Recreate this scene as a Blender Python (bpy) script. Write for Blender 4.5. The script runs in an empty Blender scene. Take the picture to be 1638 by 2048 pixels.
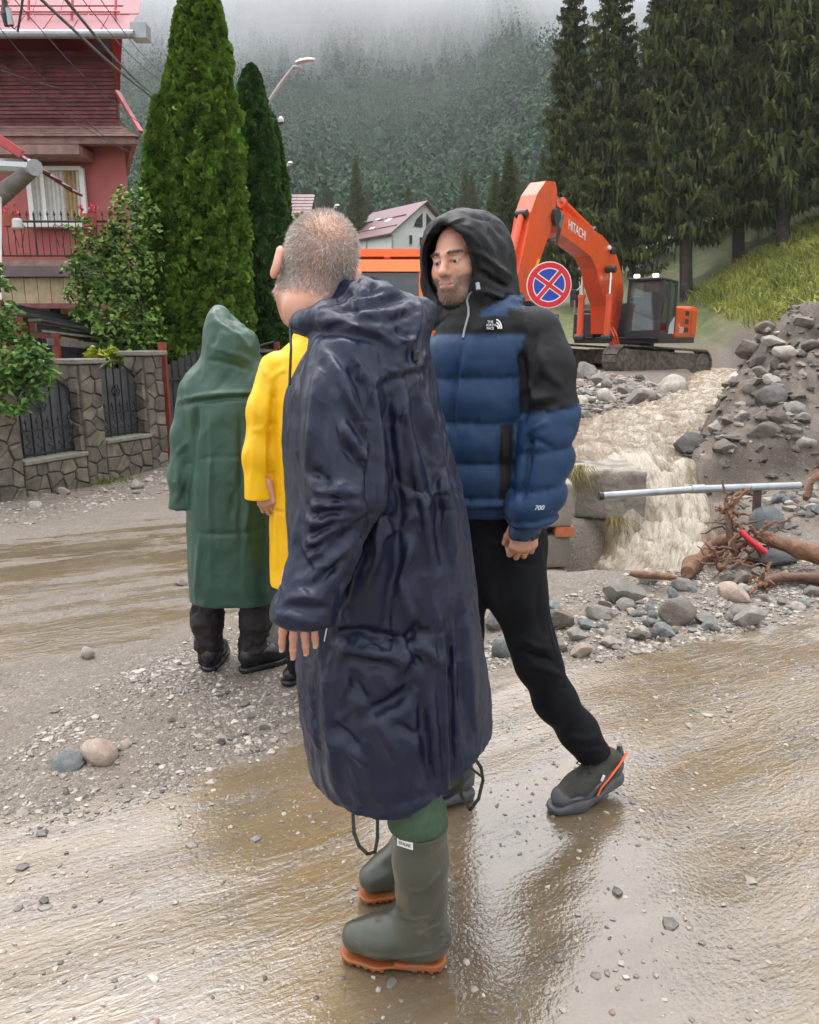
import bpy, bmesh, math, random
import numpy as np
from mathutils import Vector, Matrix

# ------------------------------------------------------------------ camera, sky, sun, exposure
SC = bpy.context.scene
COL = SC.collection
FPX, PITCH, CAMH = 1515.0, math.radians(12.8), 1.48
cam_data = bpy.data.cameras.new("camera")
cam = bpy.data.objects.new("camera", cam_data)
COL.objects.link(cam)
cam.location = (0, 0, CAMH)
cam.rotation_euler = (math.radians(90) - PITCH, 0, 0)
cam_data.sensor_fit = 'HORIZONTAL'
cam_data.sensor_width = 36.0
cam_data.lens = 36.0 * FPX / 1638.0
cam_data.clip_start, cam_data.clip_end = 0.05, 5000
SC.camera = cam

SUN_ELEV, SUN_AZ = math.radians(76), math.radians(-25)     # azimuth clockwise from +Y
world = bpy.data.worlds.new("World")
SC.world = world
world.use_nodes = True
wn, wl = world.node_tree.nodes, world.node_tree.links
wn.clear()
w_out = wn.new('ShaderNodeOutputWorld')
w_bg = wn.new('ShaderNodeBackground')
w_hs = wn.new('ShaderNodeHueSaturation')
w_sky = wn.new('ShaderNodeTexSky')
w_sky.sky_type = 'NISHITA'
w_sky.sun_disc = False
w_sky.sun_elevation = SUN_ELEV
w_sky.sun_rotation = SUN_AZ
w_sky.altitude = 800
w_sky.air_density, w_sky.dust_density, w_sky.ozone_density = 1.0, 6.0, 1.0
w_hs.inputs['Value'].default_value = 1.8                  # thick bright cloud deck
w_hs.inputs['Saturation'].default_value = 0.22            # overcast: the blue is gone from the sky
wl.new(w_sky.outputs[0], w_hs.inputs['Color'])
wl.new(w_hs.outputs[0], w_bg.inputs['Color'])
w_bg.inputs['Strength'].default_value = 0.15
wl.new(w_bg.outputs[0], w_out.inputs['Surface'])

sun_data = bpy.data.lights.new("sun", 'SUN')
sun = bpy.data.objects.new("sun", sun_data)
COL.objects.link(sun)
sun_data.energy = 0.7
sun_data.angle = math.radians(110)   # overcast: the light comes from most of the upper sky
sun_data.color = (1.0, 0.97, 0.93)
_sd = Vector((math.sin(SUN_AZ) * math.cos(SUN_ELEV), math.cos(SUN_AZ) * math.cos(SUN_ELEV), math.sin(SUN_ELEV)))
sun.rotation_euler = _sd.to_track_quat('Z', 'Y').to_euler()
sun.location = _sd * 30

SC.view_settings.view_transform = 'Standard'
SC.view_settings.look = 'None'
SC.view_settings.exposure = 0.9
SC.view_settings.gamma = 1.0
SC.render.engine = 'CYCLES'
SC.cycles.use_denoising = True
SC.cycles.use_adaptive_sampling = True
SC.cycles.adaptive_threshold = 0.03
SC.cycles.max_bounces = 6
SC.cycles.diffuse_bounces = 3
SC.cycles.glossy_bounces = 3
SC.cycles.transmission_bounces = 4
SC.cycles.transparent_max_bounces = 6
SC.cycles.volume_bounces = 2
SC.cycles.caustics_reflective = False
SC.cycles.caustics_refractive = False
SC.cycles.sample_clamp_indirect = 6.0

# ------------------------------------------------------------------ pixel <-> place helpers (photo pixels, 1638 x 2048)
CP, SP = math.cos(PITCH), math.sin(PITCH)
def ray(px, py):
    cx, cy = (px - 819.0) / FPX, (1024.0 - py) / FPX
    return cx, CP + cy * SP, -SP + cy * CP
def P(px, py, Y):
    a, b, c = ray(px, py)
    return Vector((a / b * Y, Y, CAMH + c / b * Y))
def PZ(px, py, z=0.0):
    a, b, c = ray(px, py)
    t = (z - CAMH) / c
    return Vector((a * t, b * t, z))
def proj(V):
    V = np.asarray(V, dtype=np.float64)
    x, y, z = V[:, 0], V[:, 1], V[:, 2] - CAMH
    d = y * CP - z * SP
    u = y * SP + z * CP
    d = np.where(np.abs(d) < 1e-4, 1e-4, d)
    return 819 + FPX * x / d, 1024 - FPX * u / d
def ppm(px, py, Y):
    """photo pixels per metre at a place"""
    b = ray(px, py)[1]
    return FPX * b / Y

# ------------------------------------------------------------------ numpy noise
_rng = np.random.RandomState(7)
_perm = _rng.permutation(256)
_perm = np.concatenate([_perm, _perm, _perm])
_g3 = _rng.normal(size=(256, 3)); _g3 /= np.linalg.norm(_g3, axis=1)[:, None]
def pn(p, seed=0):
    p = np.asarray(p, dtype=np.float64) + seed * 17.31
    i = np.floor(p).astype(np.int64); f = p - i
    i &= 255
    u = f * f * f * (f * (f * 6 - 15) + 10)
    out = 0
    for dx in (0, 1):
        for dy in (0, 1):
            for dz in (0, 1):
                h = _perm[_perm[_perm[(i[:, 0] + dx) & 255] + ((i[:, 1] + dy) & 255)] + ((i[:, 2] + dz) & 255)]
                g = _g3[h]
                d = g[:, 0] * (f[:, 0] - dx) + g[:, 1] * (f[:, 1] - dy) + g[:, 2] * (f[:, 2] - dz)
                w = (u[:, 0] if dx else 1 - u[:, 0]) * (u[:, 1] if dy else 1 - u[:, 1]) * (u[:, 2] if dz else 1 - u[:, 2])
                out = out + w * d
    return out * 1.5
def fbm(p, oct=4, seed=0, gain=.5):
    p = np.asarray(p, dtype=np.float64); a = 1.0; s = 0; n = 0
    for k in range(oct):
        s = s + a * pn(p * (2.03 ** k), seed + k * 3); n += a; a *= gain
    return s / n
def ridged(p, oct=3, seed=0):
    p = np.asarray(p, dtype=np.float64); a = 1.0; s = 0; n = 0
    for k in range(oct):
        s = s + a * (1 - np.minimum(1, np.abs(pn(p * (2.1 ** k), seed + k * 5)) * 2.2)); n += a; a *= .5
    return s / n
def sstep(a, b, x):
    t = np.clip((x - a) / (b - a), 0, 1)
    return t * t * (3 - 2 * t)

# ------------------------------------------------------------------ mesh building
def link_mesh(name, V, F, mats, parent=None, smooth=False, mi=None, attrs=None, local=False):
    """V (n,3), F list/array of faces (all one size, or a list of arrays of mixed size)"""
    me = bpy.data.meshes.new(name)
    V = np.asarray(V, dtype=np.float32).reshape(-1, 3)
    if parent is not None and not local:
        V = V - np.array(origin_of(parent), dtype=np.float32)
    groups = F if isinstance(F, list) and len(F) and isinstance(F[0], np.ndarray) and F[0].ndim == 2 else None
    if groups is None:
        if isinstance(F, np.ndarray):
            groups = [F]
        else:
            flat = np.fromiter((i for f in F for i in f), dtype=np.int32)
            cnt = np.fromiter((len(f) for f in F), dtype=np.int32)
    if groups is not None:
        flat = np.concatenate([g.astype(np.int32).ravel() for g in groups]) if groups else np.zeros(0, np.int32)
        cnt = np.concatenate([np.full(len(g), g.shape[1], np.int32) for g in groups]) if groups else np.zeros(0, np.int32)
    me.vertices.add(len(V)); me.vertices.foreach_set('co', V.ravel())
    me.loops.add(len(flat)); me.loops.foreach_set('vertex_index', flat)
    me.polygons.add(len(cnt))
    st = np.zeros(len(cnt), np.int32); st[1:] = np.cumsum(cnt)[:-1]
    me.polygons.foreach_set('loop_start', st)
    try:
        me.polygons.foreach_set('loop_total', cnt)
    except Exception:
        pass
    me.polygons.foreach_set('use_smooth', np.full(len(cnt), bool(smooth)))
    if mi is not None:
        me.polygons.foreach_set('material_index', np.asarray(mi, dtype=np.int32))
    me.update(calc_edges=True)
    for k, a in (attrs or {}).items():
        a = np.asarray(a, dtype=np.float32)
        if a.ndim == 1:
            at = me.attributes.new(k, 'FLOAT', 'POINT'); at.data.foreach_set('value', a)
        else:
            at = me.attributes.new(k, 'FLOAT_COLOR', 'POINT')
            c = np.ones((len(a), 4), np.float32); c[:, :3] = a
            at.data.foreach_set('color', c.ravel())
    for m in (mats if isinstance(mats, (list, tuple)) else [mats]):
        me.materials.append(m)
    o = bpy.data.objects.new(name, me)
    COL.objects.link(o)
    if parent is not None:
        o.parent = parent
    return o
def origin_of(o):
    v = Vector(o.location)
    while o.parent is not None:
        o = o.parent
        v = v + Vector(o.location)
    return v
def tag(o, label=None, cat=None, group=None, kind=None):
    if label: o['label'] = label
    if cat: o['category'] = cat
    if group: o['group'] = group
    if kind: o['kind'] = kind
    return o
def thing(name, loc, label=None, cat=None, group=None):
    o = bpy.data.objects.new(name, None)
    COL.objects.link(o)
    o.location = loc
    o.empty_display_size = .2
    return tag(o, label, cat, group)
def copy_tree(o, parent=None):
    c = o.copy(); COL.objects.link(c); c.parent = parent
    for ch in list(o.children):
        copy_tree(ch, c)
    return c

class MB:
    """collects shapes; build() links them as one mesh"""
    def __init__(self): self.v = []; self.f = []
    def add(self, V, F):
        n = len(self.v)
        self.v.extend([tuple(map(float, p)) for p in V]); self.f.extend([tuple(i + n for i in f) for f in F]); return self
    def box(self, c, s, R=None, bev=0):
        c = Vector(c); h = [x / 2 for x in s]
        if bev <= 0:
            V = [Vector((x * h[0], y * h[1], z * h[2])) for x in (-1, 1) for y in (-1, 1) for z in (-1, 1)]
            F = [(0, 1, 3, 2), (4, 6, 7, 5), (0, 4, 5, 1), (2, 3, 7, 6), (0, 2, 6, 4), (1, 5, 7, 3)]
        else:
            b = min(bev, min(h) * .95)
            bm = bmesh.new(); bmesh.ops.create_cube(bm, size=1.0)
            for v in bm.verts: v.co = Vector((v.co.x * s[0], v.co.y * s[1], v.co.z * s[2]))
            bmesh.ops.bevel(bm, geom=bm.edges[:], offset=b, segments=2, affect='EDGES', profile=.5)
            bm.verts.index_update()
            V = [v.co.copy() for v in bm.verts]; F = [tuple(v.index for v in f.verts) for f in bm.faces]; bm.free()
        if R is not None: V = [R @ p for p in V]
        return self.add([p + c for p in V], F)
    def hexa(self, pts):
        """8 corners: bottom 4 ccw, top 4 ccw"""
        return self.add(pts, [(3, 2, 1, 0), (4, 5, 6, 7), (0, 1, 5, 4), (1, 2, 6, 5), (2, 3, 7, 6), (3, 0, 4, 7)])
    def bar(self, a, b, w, h, up=(0, 0, 1), bev=0):
        a, b = Vector(a), Vector(b); d = b - a; L = d.length
        z = d.normalized(); x = Vector(up).cross(z)
        if x.length < 1e-4: x = Vector((1, 0, 0)).cross(z)
        x.normalize(); y = z.cross(x)
        R = Matrix((x, y, z)).transposed()
        return self.box((a + b) / 2, (w, h, L), R, bev)
    def tube(self, pts, r, n=8, cap=True):
        pts = [Vector(p) for p in pts]
        rs = r if isinstance(r, (list, tuple)) else [r] * len(pts)
        V = []; F = []
        t0 = (pts[1] - pts[0]).normalized()
        x = t0.orthogonal().normalized()
        for i, p in enumerate(pts):
            t = (pts[min(i + 1, len(pts) - 1)] - pts[max(i - 1, 0)]).normalized()
            x = (x - t * x.dot(t))
            x = x.normalized() if x.length > 1e-6 else t.orthogonal().normalized()
            y = t.cross(x)
            for k in range(n):
                a = 2 * math.pi * k / n
                V.append(p + (x * math.cos(a) + y * math.sin(a)) * rs[i])
        for i in range(len(pts) - 1):
            for k in range(n):
                k2 = (k + 1) % n
                F.append((i * n + k, i * n + k2, (i + 1) * n + k2, (i + 1) * n + k))
        if cap:
            F.append(tuple(range(n - 1, -1, -1))); F.append(tuple((len(pts) - 1) * n + k for k in range(n)))
        return self.add(V, F)
    def prism(self, poly, d):
        """planar polygon of 3D points extruded by vector d"""
        poly = [Vector(p) for p in poly]; d = Vector(d); n = len(poly)
        V = poly + [p + d for p in poly]
        F = [tuple(range(n - 1, -1, -1)), tuple(range(n, 2 * n))] + [(i, (i + 1) % n, n + (i + 1) % n, n + i) for i in range(n)]
        return self.add(V, F)
    def disc(self, c, axis, r, th, n=32):
        c = Vector(c); a = Vector(axis).normalized()
        return self.tube([c - a * th / 2, c + a * th / 2], r, n)
    def ring(self, c, axis, r0, r1, th, n=40):
        c = Vector(c); a = Vector(axis).normalized(); x = a.orthogonal().normalized(); y = a.cross(x)
        V = []; F = []
        for k in range(n):
            d = x * math.cos(2 * math.pi * k / n) + y * math.sin(2 * math.pi * k / n)
            V += [c + d * r0 - a * th / 2, c + d * r1 - a * th / 2, c + d * r1 + a * th / 2, c + d * r0 + a * th / 2]
        for k in range(n):
            i, j = 4 * k, 4 * ((k + 1) % n)
            for m in range(4):
                F.append((i + m, i + (m + 1) % 4, j + (m + 1) % 4, j + m))
        return self.add(V, F)
    def build(self, name, mat, parent=None, smooth=False, local=False):
        o = link_mesh(name, self.v, self.f, mat, parent, smooth, local=local)
        bm = bmesh.new(); bm.from_mesh(o.data); bmesh.ops.recalc_face_normals(bm, faces=bm.faces[:]); bm.to_mesh(o.data); bm.free()
        if smooth:
            try:
                o.data.set_sharp_from_angle(angle=math.radians(40))
            except Exception:
                pass
        return o

# ------------------------------------------------------------------ SDF sculpting
def surf_nets(F, o, h):
    S = F < 0
    c = np.zeros(tuple(n - 1 for n in F.shape), np.int8)
    for a in (0, 1):
        for b in (0, 1):
            for d in (0, 1):
                c += S[a:F.shape[0] - 1 + a, b:F.shape[1] - 1 + b, d:F.shape[2] - 1 + d]
    act = (c > 0) & (c < 8)
    ids = np.argwhere(act)
    idx = np.full(act.shape, -1, np.int64); idx[act] = np.arange(len(ids))
    i, j, k = ids.T
    pos = np.zeros((len(ids), 3)); w = np.zeros(len(ids))
    E = []
    for a in (0, 1):
        for b in (0, 1):
            E += [((0, a, b), (1, a, b)), ((a, 0, b), (a, 1, b)), ((a, b, 0), (a, b, 1))]
    for A, B in E:
        fa = F[i + A[0], j + A[1], k + A[2]]; fb = F[i + B[0], j + B[1], k + B[2]]
        m = (fa < 0) != (fb < 0)
        t = (fa[m] / (fa[m] - fb[m]))[:, None]
        pos[m] += np.array(A) + (np.array(B) - np.array(A)) * t
        w[m] += 1
    V = np.asarray(o) + (pos / w[:, None] + ids) * h
    Q = []
    def quads(flip, a, b, c_, d):
        q = np.stack([a, b, c_, d], 1)
        q = np.where(flip[:, None], q, q[:, ::-1]); Q.append(q[(q >= 0).all(1)])
    e = np.argwhere(S[:-1, 1:-1, 1:-1] != S[1:, 1:-1, 1:-1]); I, J, K = e[:, 0], e[:, 1] + 1, e[:, 2] + 1
    quads(S[I, J, K], idx[I, J - 1, K - 1], idx[I, J, K - 1], idx[I, J, K], idx[I, J - 1, K])
    e = np.argwhere(S[1:-1, :-1, 1:-1] != S[1:-1, 1:, 1:-1]); I, J, K = e[:, 0] + 1, e[:, 1], e[:, 2] + 1
    quads(S[I, J, K], idx[I - 1, J, K - 1], idx[I - 1, J, K], idx[I, J, K], idx[I, J, K - 1])
    e = np.argwhere(S[1:-1, 1:-1, :-1] != S[1:-1, 1:-1, 1:]); I, J, K = e[:, 0] + 1, e[:, 1] + 1, e[:, 2]
    quads(S[I, J, K], idx[I - 1, J - 1, K], idx[I, J - 1, K], idx[I, J, K], idx[I - 1, J, K])
    return V, np.concatenate(Q)
def smin(a, b, k):
    if k <= 0: return np.minimum(a, b)
    h = np.maximum(k - np.abs(a - b), 0) / k
    return np.minimum(a, b) - h * h * k * .25
def smax(a, b, k): return -smin(-a, -b, k)
def s_ell(p, c, r, R=None):
    q = [p[i] - c[i] for i in range(3)]
    if R is not None:
        q = [R[0][i] * q[0] + R[1][i] * q[1] + R[2][i] * q[2] for i in range(3)]
    k0 = np.sqrt((q[0] / r[0]) ** 2 + (q[1] / r[1]) ** 2 + (q[2] / r[2]) ** 2)
    k1 = np.sqrt((q[0] / r[0] ** 2) ** 2 + (q[1] / r[1] ** 2) ** 2 + (q[2] / r[2] ** 2) ** 2) + 1e-9
    return k0 * (k0 - 1) / k1
def s_cap(p, a, b, ra, rb):
    a = np.asarray(a, float); b = np.asarray(b, float); d = b - a; L2 = d.dot(d) + 1e-12
    t = np.clip(((p[0] - a[0]) * d[0] + (p[1] - a[1]) * d[1] + (p[2] - a[2]) * d[2]) / L2, 0, 1)
    return np.sqrt((p[0] - a[0] - t * d[0]) ** 2 + (p[1] - a[1] - t * d[1]) ** 2 + (p[2] - a[2] - t * d[2]) ** 2) - (ra + (rb - ra) * t)
def s_chain(p, pts, k=.02):
    """pts: list of (x,y,z,r)"""
    d = None
    for A, B in zip(pts[:-1], pts[1:]):
        c = s_cap(p, A[:3], B[:3], A[3], B[3])
        d = c if d is None else smin(d, c, k)
    return d
def s_stack(p, rows, e=2.0):
    """rows of (z, cx, cy, a, b, rot) : a stack of (super)ellipses"""
    rows = sorted(rows); R = np.array(rows, float); z = p[2]
    g = [np.interp(z, R[:, 0], R[:, i]) for i in range(1, 6)]
    x = p[0] - g[0]; y = p[1] - g[1]; cr, sr = np.cos(g[4]), np.sin(g[4])
    u = np.abs((cr * x + sr * y) / g[2]); v = np.abs((-sr * x + cr * y) / g[3])
    d = ((u ** e + v ** e) ** (1 / e) - 1) * np.minimum(g[2], g[3])
    return np.maximum(d, np.maximum(R[0, 0] - z, z - R[-1, 0]))
def sdf_mesh(lo, hi, h, fn):
    lo = np.asarray(lo, float); hi = np.asarray(hi, float)
    ax = [np.arange(lo[i], hi[i] + h, h, dtype=np.float32) for i in range(3)]
    p = np.meshgrid(*ax, indexing='ij', sparse=True)
    F = fn(p)
    F = np.broadcast_to(F, tuple(len(a) for a in ax)).astype(np.float32)
    return surf_nets(F, lo, h)
def normals(V, Q):
    N = np.zeros_like(V)
    n = np.cross(V[Q[:, 2]] - V[Q[:, 0]], V[Q[:, 3]] - V[Q[:, 1]]) if Q.shape[1] == 4 else np.cross(V[Q[:, 1]] - V[Q[:, 0]], V[Q[:, 2]] - V[Q[:, 0]])
    for c in range(Q.shape[1]):
        for a in range(3):
            N[:, a] += np.bincount(Q[:, c], n[:, a], len(V))
    return N / (np.linalg.norm(N, axis=1)[:, None] + 1e-12)
def relax(V, Q, it=2, f=.5):
    E = np.concatenate([Q[:, [i, (i + 1) % Q.shape[1]]] for i in range(Q.shape[1])])
    cnt = np.bincount(E[:, 0], minlength=len(V)) + np.bincount(E[:, 1], minlength=len(V)) + 1e-9
    for _ in range(it):
        A = np.stack([np.bincount(E[:, 0], V[E[:, 1], a], len(V)) + np.bincount(E[:, 1], V[E[:, 0], a], len(V)) for a in range(3)], 1) / cnt[:, None]
        V = V + (A - V) * f
    return V
def seg_dist(px, py, pts):
    """distance of pixels to a polyline and the position along it 0..1"""
    best = np.full(len(px), 1e9); par = np.zeros(len(px))
    L = [math.dist(a, b) for a, b in zip(pts[:-1], pts[1:])]; T = sum(L) + 1e-9; acc = 0
    for (a, b), l in zip(zip(pts[:-1], pts[1:]), L):
        dx, dy = b[0] - a[0], b[1] - a[1]
        t = np.clip(((px - a[0]) * dx + (py - a[1]) * dy) / (l * l + 1e-9), 0, 1)
        d = np.hypot(px - a[0] - t * dx, py - a[1] - t * dy)
        m = d < best
        best[m] = d[m]; par[m] = (acc + t[m] * l) / T; acc += l
    return best, par
def folds(V, Q, strokes):
    """strokes: (pts, width px, height m): ridges (+) or valleys (-) pressed into the camera-facing side along its normals"""
    N = normals(V, Q)
    px, py = proj(V)
    view = np.array([0, 0, CAMH]) - V; view /= np.linalg.norm(view, axis=1)[:, None]
    fc = sstep(.0, .3, (N * view).sum(1))
    D = np.zeros(len(V))
    for pts, wd, ht in strokes:
        xs = [q[0] for q in pts]; ys = [q[1] for q in pts]; m = wd * 3
        sel = np.where((px > min(xs) - m) & (px < max(xs) + m) & (py > min(ys) - m) & (py < max(ys) + m))[0]
        if not len(sel): continue
        d, t = seg_dist(px[sel], py[sel], pts)
        taper = np.clip(np.minimum(t, 1 - t) * 5, 0.15, 1)
        D[sel] += ht * taper * np.exp(-(d / wd) ** 2)
    return V + N * (D * fc)[:, None]

# ------------------------------------------------------------------ materials
class NT:
    def __init__(self, name):
        self.m = bpy.data.materials.new(name); self.m.use_nodes = True
        self.t = self.m.node_tree; self.t.nodes.clear()
        self.out = self.n('ShaderNodeOutputMaterial')
        self.b = self.n('ShaderNodeBsdfPrincipled')
        self.t.links.new(self.b.outputs[0], self.out.inputs['Surface'])
        self._tc = None
    def n(self, typ, **kw):
        x = self.t.nodes.new(typ)
        for k, v in kw.items():
            if k in ('inputs',): continue
            setattr(x, k, v)
        return x
    def link(self, a, b): self.t.links.new(a, b)
    def put(self, sock, v):
        if hasattr(v, 'is_output') or hasattr(v, 'links'): self.link(v, sock)
        else: sock.default_value = v
    def tc(self, kind='Object', scale=None, rot=None):
        if self._tc is None: self._tc = self.n('ShaderNodeTexCoord')
        o = self._tc.outputs[kind]
        if scale is not None or rot is not None:
            mp = self.n('ShaderNodeMapping')
            if scale is not None: mp.inputs['Scale'].default_value = scale
            if rot is not None: mp.inputs['Rotation'].default_value = rot
            self.link(o, mp.inputs['Vector']); o = mp.outputs[0]
        return o
    def noise(self, scale, detail=4, rough=.55, vec=None, dist=0.0, out=0):
        x = self.n('ShaderNodeTexNoise')
        x.inputs['Scale'].default_value = scale; x.inputs['Detail'].default_value = detail
        x.inputs['Roughness'].default_value = rough; x.inputs['Distortion'].default_value = dist
        self.link(vec if vec is not None else self.tc(), x.inputs['Vector'])
        return x.outputs[out]
    def voro(self, scale, feature='F1', vec=None, out='Distance', rand=1.0):
        x = self.n('ShaderNodeTexVoronoi'); x.feature = feature
        x.inputs['Scale'].default_value = scale; x.inputs['Randomness'].default_value = rand
        self.link(vec if vec is not None else self.tc(), x.inputs['Vector'])
        return x.outputs[out]
    def ramp(self, fac, stops, interp='LINEAR'):
        x = self.n('ShaderNodeValToRGB'); cr = x.color_ramp; cr.interpolation = interp
        while len(cr.elements) < len(stops): cr.elements.new(.5)
        for e, (pos, c) in zip(cr.elements, stops):
            e.position = pos; e.color = (c[0], c[1], c[2], 1) if isinstance(c, (tuple, list)) else (c, c, c, 1)
        self.put(x.inputs['Fac'], fac)
        return x.outputs['Color']
    def mix(self, fac, a, b, mode='MIX'):
        x = self.n('ShaderNodeMix'); x.data_type = 'RGBA'; x.blend_type = mode
        self.put(x.inputs['Factor'], fac)
        self.put(x.inputs[6], (*a, 1) if isinstance(a, (tuple, list)) else a)
        self.put(x.inputs[7], (*b, 1) if isinstance(b, (tuple, list)) else b)
        return x.outputs[2]
    def math(self, op, a, b=0.0, c=None):
        x = self.n('ShaderNodeMath'); x.operation = op
        self.put(x.inputs[0], a); self.put(x.inputs[1], b)
        if c is not None: self.put(x.inputs[2], c)
        return x.outputs[0]
    def attr(self, name, out='Fac'):
        x = self.n('ShaderNodeAttribute'); x.attribute_name = name
        return x.outputs[out]
    def rnd(self):
        return self.n('ShaderNodeObjectInfo').outputs['Random']
    def bump(self, h, strength=.3, dist=.01, prev=None):
        x = self.n('ShaderNodeBump'); x.inputs['Strength'].default_value = strength; x.inputs['Distance'].default_value = dist
        self.put(x.inputs['Height'], h)
        if prev is not None: self.link(prev, x.inputs['Normal'])
        return x.outputs[0]
    def set(self, **kw):
        for k, v in kw.items():
            s = self.b.inputs[{'color': 'Base Color', 'rough': 'Roughness', 'metal': 'Metallic', 'spec': 'Specular IOR Level', 'normal': 'Normal',
                               'coat': 'Coat Weight', 'coat_rough': 'Coat Roughness', 'sss': 'Subsurface Weight', 'trans': 'Transmission Weight', 'ior': 'IOR',
                               'sheen': 'Sheen Weight', 'alpha': 'Alpha', 'emit': 'Emission Color', 'emit_s': 'Emission Strength'}[k]]
            if k in ('color', 'emit') and isinstance(v, (tuple, list)): v = (*v[:3], 1)
            self.put(s, v)
        return self
def mat(name, col, rough=.6, var=.2, scale=6, bump=0.0, bscale=40, bdist=.01, metal=0.0, spec=.5, rnd=0.0, coat=0.0, hue=None):
    """plain procedural material: base colour broken up by noise, optional bump, optional per-object variation"""
    t = NT(name)
    n = t.noise(scale, 5, .6)
    lo = tuple(max(0, c * (1 - var)) for c in col); hi = tuple(min(1, c * (1 + var)) for c in (hue or col))
    c = t.mix(t.ramp(n, [(.3, 0.0), (.7, 1.0)]), lo, hi)
    if rnd:
        g = t.math('MULTIPLY_ADD', t.rnd(), 2 * rnd, 1 - rnd)
        cc = t.n('ShaderNodeCombineColor')
        for i in range(3): t.link(g, cc.inputs[i])
        c = t.mix(1.0, c, cc.outputs[0], 'MULTIPLY')
    t.set(color=c, rough=t.math('MULTIPLY_ADD', n, .2, max(0.02, rough - .1)), metal=metal, spec=spec, coat=coat)
    if bump: t.set(normal=t.bump(t.noise(bscale, 4, .6), bump, bdist))
    return t.m

RND = random.Random(11)
# ================================================================== terrain
# torrent centre line: photo pixel, depth, half width
_st = [(1440, 738, 30, .8), (1432, 752, 22, .62), (1425, 775, 16, .48), (1395, 800, 12.5, .60), (1325, 832, 10, .80), (1268, 868, 8.2, .66), (1268, 900, 7.2, .50),
       (1300, 930, 6.75, .40), (1325, 1000, 6.35, .36), (1330, 1080, 5.95, .38), (1315, 1140, 5.6, .42)]
STREAM = []
for px, py, Y, hw in _st:
    p = P(px, py, Y); STREAM.append((p.x, p.y, p.z, hw))
for px, py, z, hw in [(1265, 1175, -.33, .40), (1180, 1188, -.36, .32), (1090, 1192, -.37, .30), (960, 1196, -.38, .28), (700, 1200, -.40, .26)]:
    p = PZ(px, py, z); STREAM.append((p.x, p.y, z, hw))
STREAM = np.array(STREAM)
_ss = []
for i in range(len(STREAM) - 1):
    n = max(2, int(np.hypot(*(STREAM[i + 1, :2] - STREAM[i, :2])) / .06))
    for k in range(n): _ss.append(STREAM[i] + (STREAM[i + 1] - STREAM[i]) * k / n)
_ss = np.array(_ss + [STREAM[-1]])
def stream_near(x, y):
    """nearest stream sample: distance from centre minus half width, its z, and its y"""
    d = np.full(x.shape, 1e9); z = np.zeros(x.shape); yy = np.zeros(x.shape)
    for s in _ss:
        e = np.hypot(x - s[0], y - s[1]) - s[3]
        m = e < d
        d[m] = e[m]; z[m] = s[2]; yy[m] = s[1]
    return d, z, yy
_mb = STREAM[:8][::-1]
def gh(x, y, detail=True):
    x = np.asarray(x, float); y = np.asarray(y, float)
    shp = x.shape; x = x.ravel(); y = y.ravel()
    left = sstep(1.0, -.8, x)
    z = -.03 * np.clip(y - .5, 0, 8.5) * left + .035 * np.maximum(0, y - 9) * left
    # bank beside the road
    z = z + .26 * sstep(1.9, 3.3, x) * sstep(4.0, 6.0, y)
    bank = sstep(.2, .6, x) * sstep(3.3, 3.8, y) * sstep(9, 7, y)
    # plateau above the weir
    up = sstep(6.45, 6.62, y) * sstep(.3, .9, x)
    z = z * (1 - up) + up * (.44 + .004 * (y - 7))
    # right bank mound
    xr = np.interp(y, _mb[:, 1], _mb[:, 0] + _mb[:, 3])
    s = x - xr
    Hm = np.interp(y, [6.3, 6.9, 7.6, 8.6, 10.5, 13, 20, 30], [0, .45, .95, 1.32, 1.30, 1.0, .95, .9])
    mm = np.where(y > 6.2, .62 * sstep(-.05, .45, s) + .38 * sstep(.3, 1.1, s), 0) * Hm
    z = z + mm * (1 + .38 * fbm(np.stack([x * 1.7, y * 1.7, x * 0], 1), 3, 91))
    # grassy slope on the right, ground rising beyond the digger
    z = z + .60 * np.maximum(0, np.minimum(s, 40) - 1.0) * sstep(11, 24, y) * sstep(80, 50, x)
    f = np.where(y > 28, .17 * (np.minimum(y, 45) - 28), 0) + np.where(y > 45, .125 * (np.minimum(y, 150) - 45), 0)
    z = z + f
    lo = y < 45
    if lo.any():
        d, zs, ys = stream_near(x[lo], y[lo])
        zl = z[lo]
        cut = sstep(.28, -.05, d)
        bed = zs - .22
        zl = np.where((y[lo] > 6.0) & (d > .02) & (s[lo] > -.05), zl, zl * (1 - cut) + bed * cut)
        z[lo] = np.where(d < -.02, bed, zl)
    if detail:
        p = np.stack([x, y, np.zeros_like(x)], 1)
        rough = bank + mm * .9 + up * .6
        nz = y < 45
        dz = np.zeros_like(z)
        dz[nz] = fbm(p[nz] * 1.6, 3, 3) * .05 * np.clip(rough[nz], 0, 1) + fbm(p[nz] * 7, 3, 5) * (.035 * np.clip(rough[nz], 0, 1.2) + .12 * np.clip(mm[nz], 0, 1)) + fbm(p[nz] * .9, 2, 8) * .012
        # wheel ruts along the road
        q = p[nz].copy(); a = math.radians(27)
        u = q[:, 0] * math.cos(a) + q[:, 1] * math.sin(a); v = -q[:, 0] * math.sin(a) + q[:, 1] * math.cos(a)
        rr = np.stack([u * .5, v * 4.0, v * 0], 1)
        dz[nz] += pn(rr, 4) * .012 * (1 - np.clip(rough[nz], 0, 1)) + pn(np.stack([u * 3, v * 18, v * 0], 1), 6) * .003
        dz[~nz] = fbm(p[~nz] * .05, 3, 9) * 1.2
        z = z + dz
    return z.reshape(shp)
def gz(x, y): return float(gh(np.array([x]), np.array([y]))[0])
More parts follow.
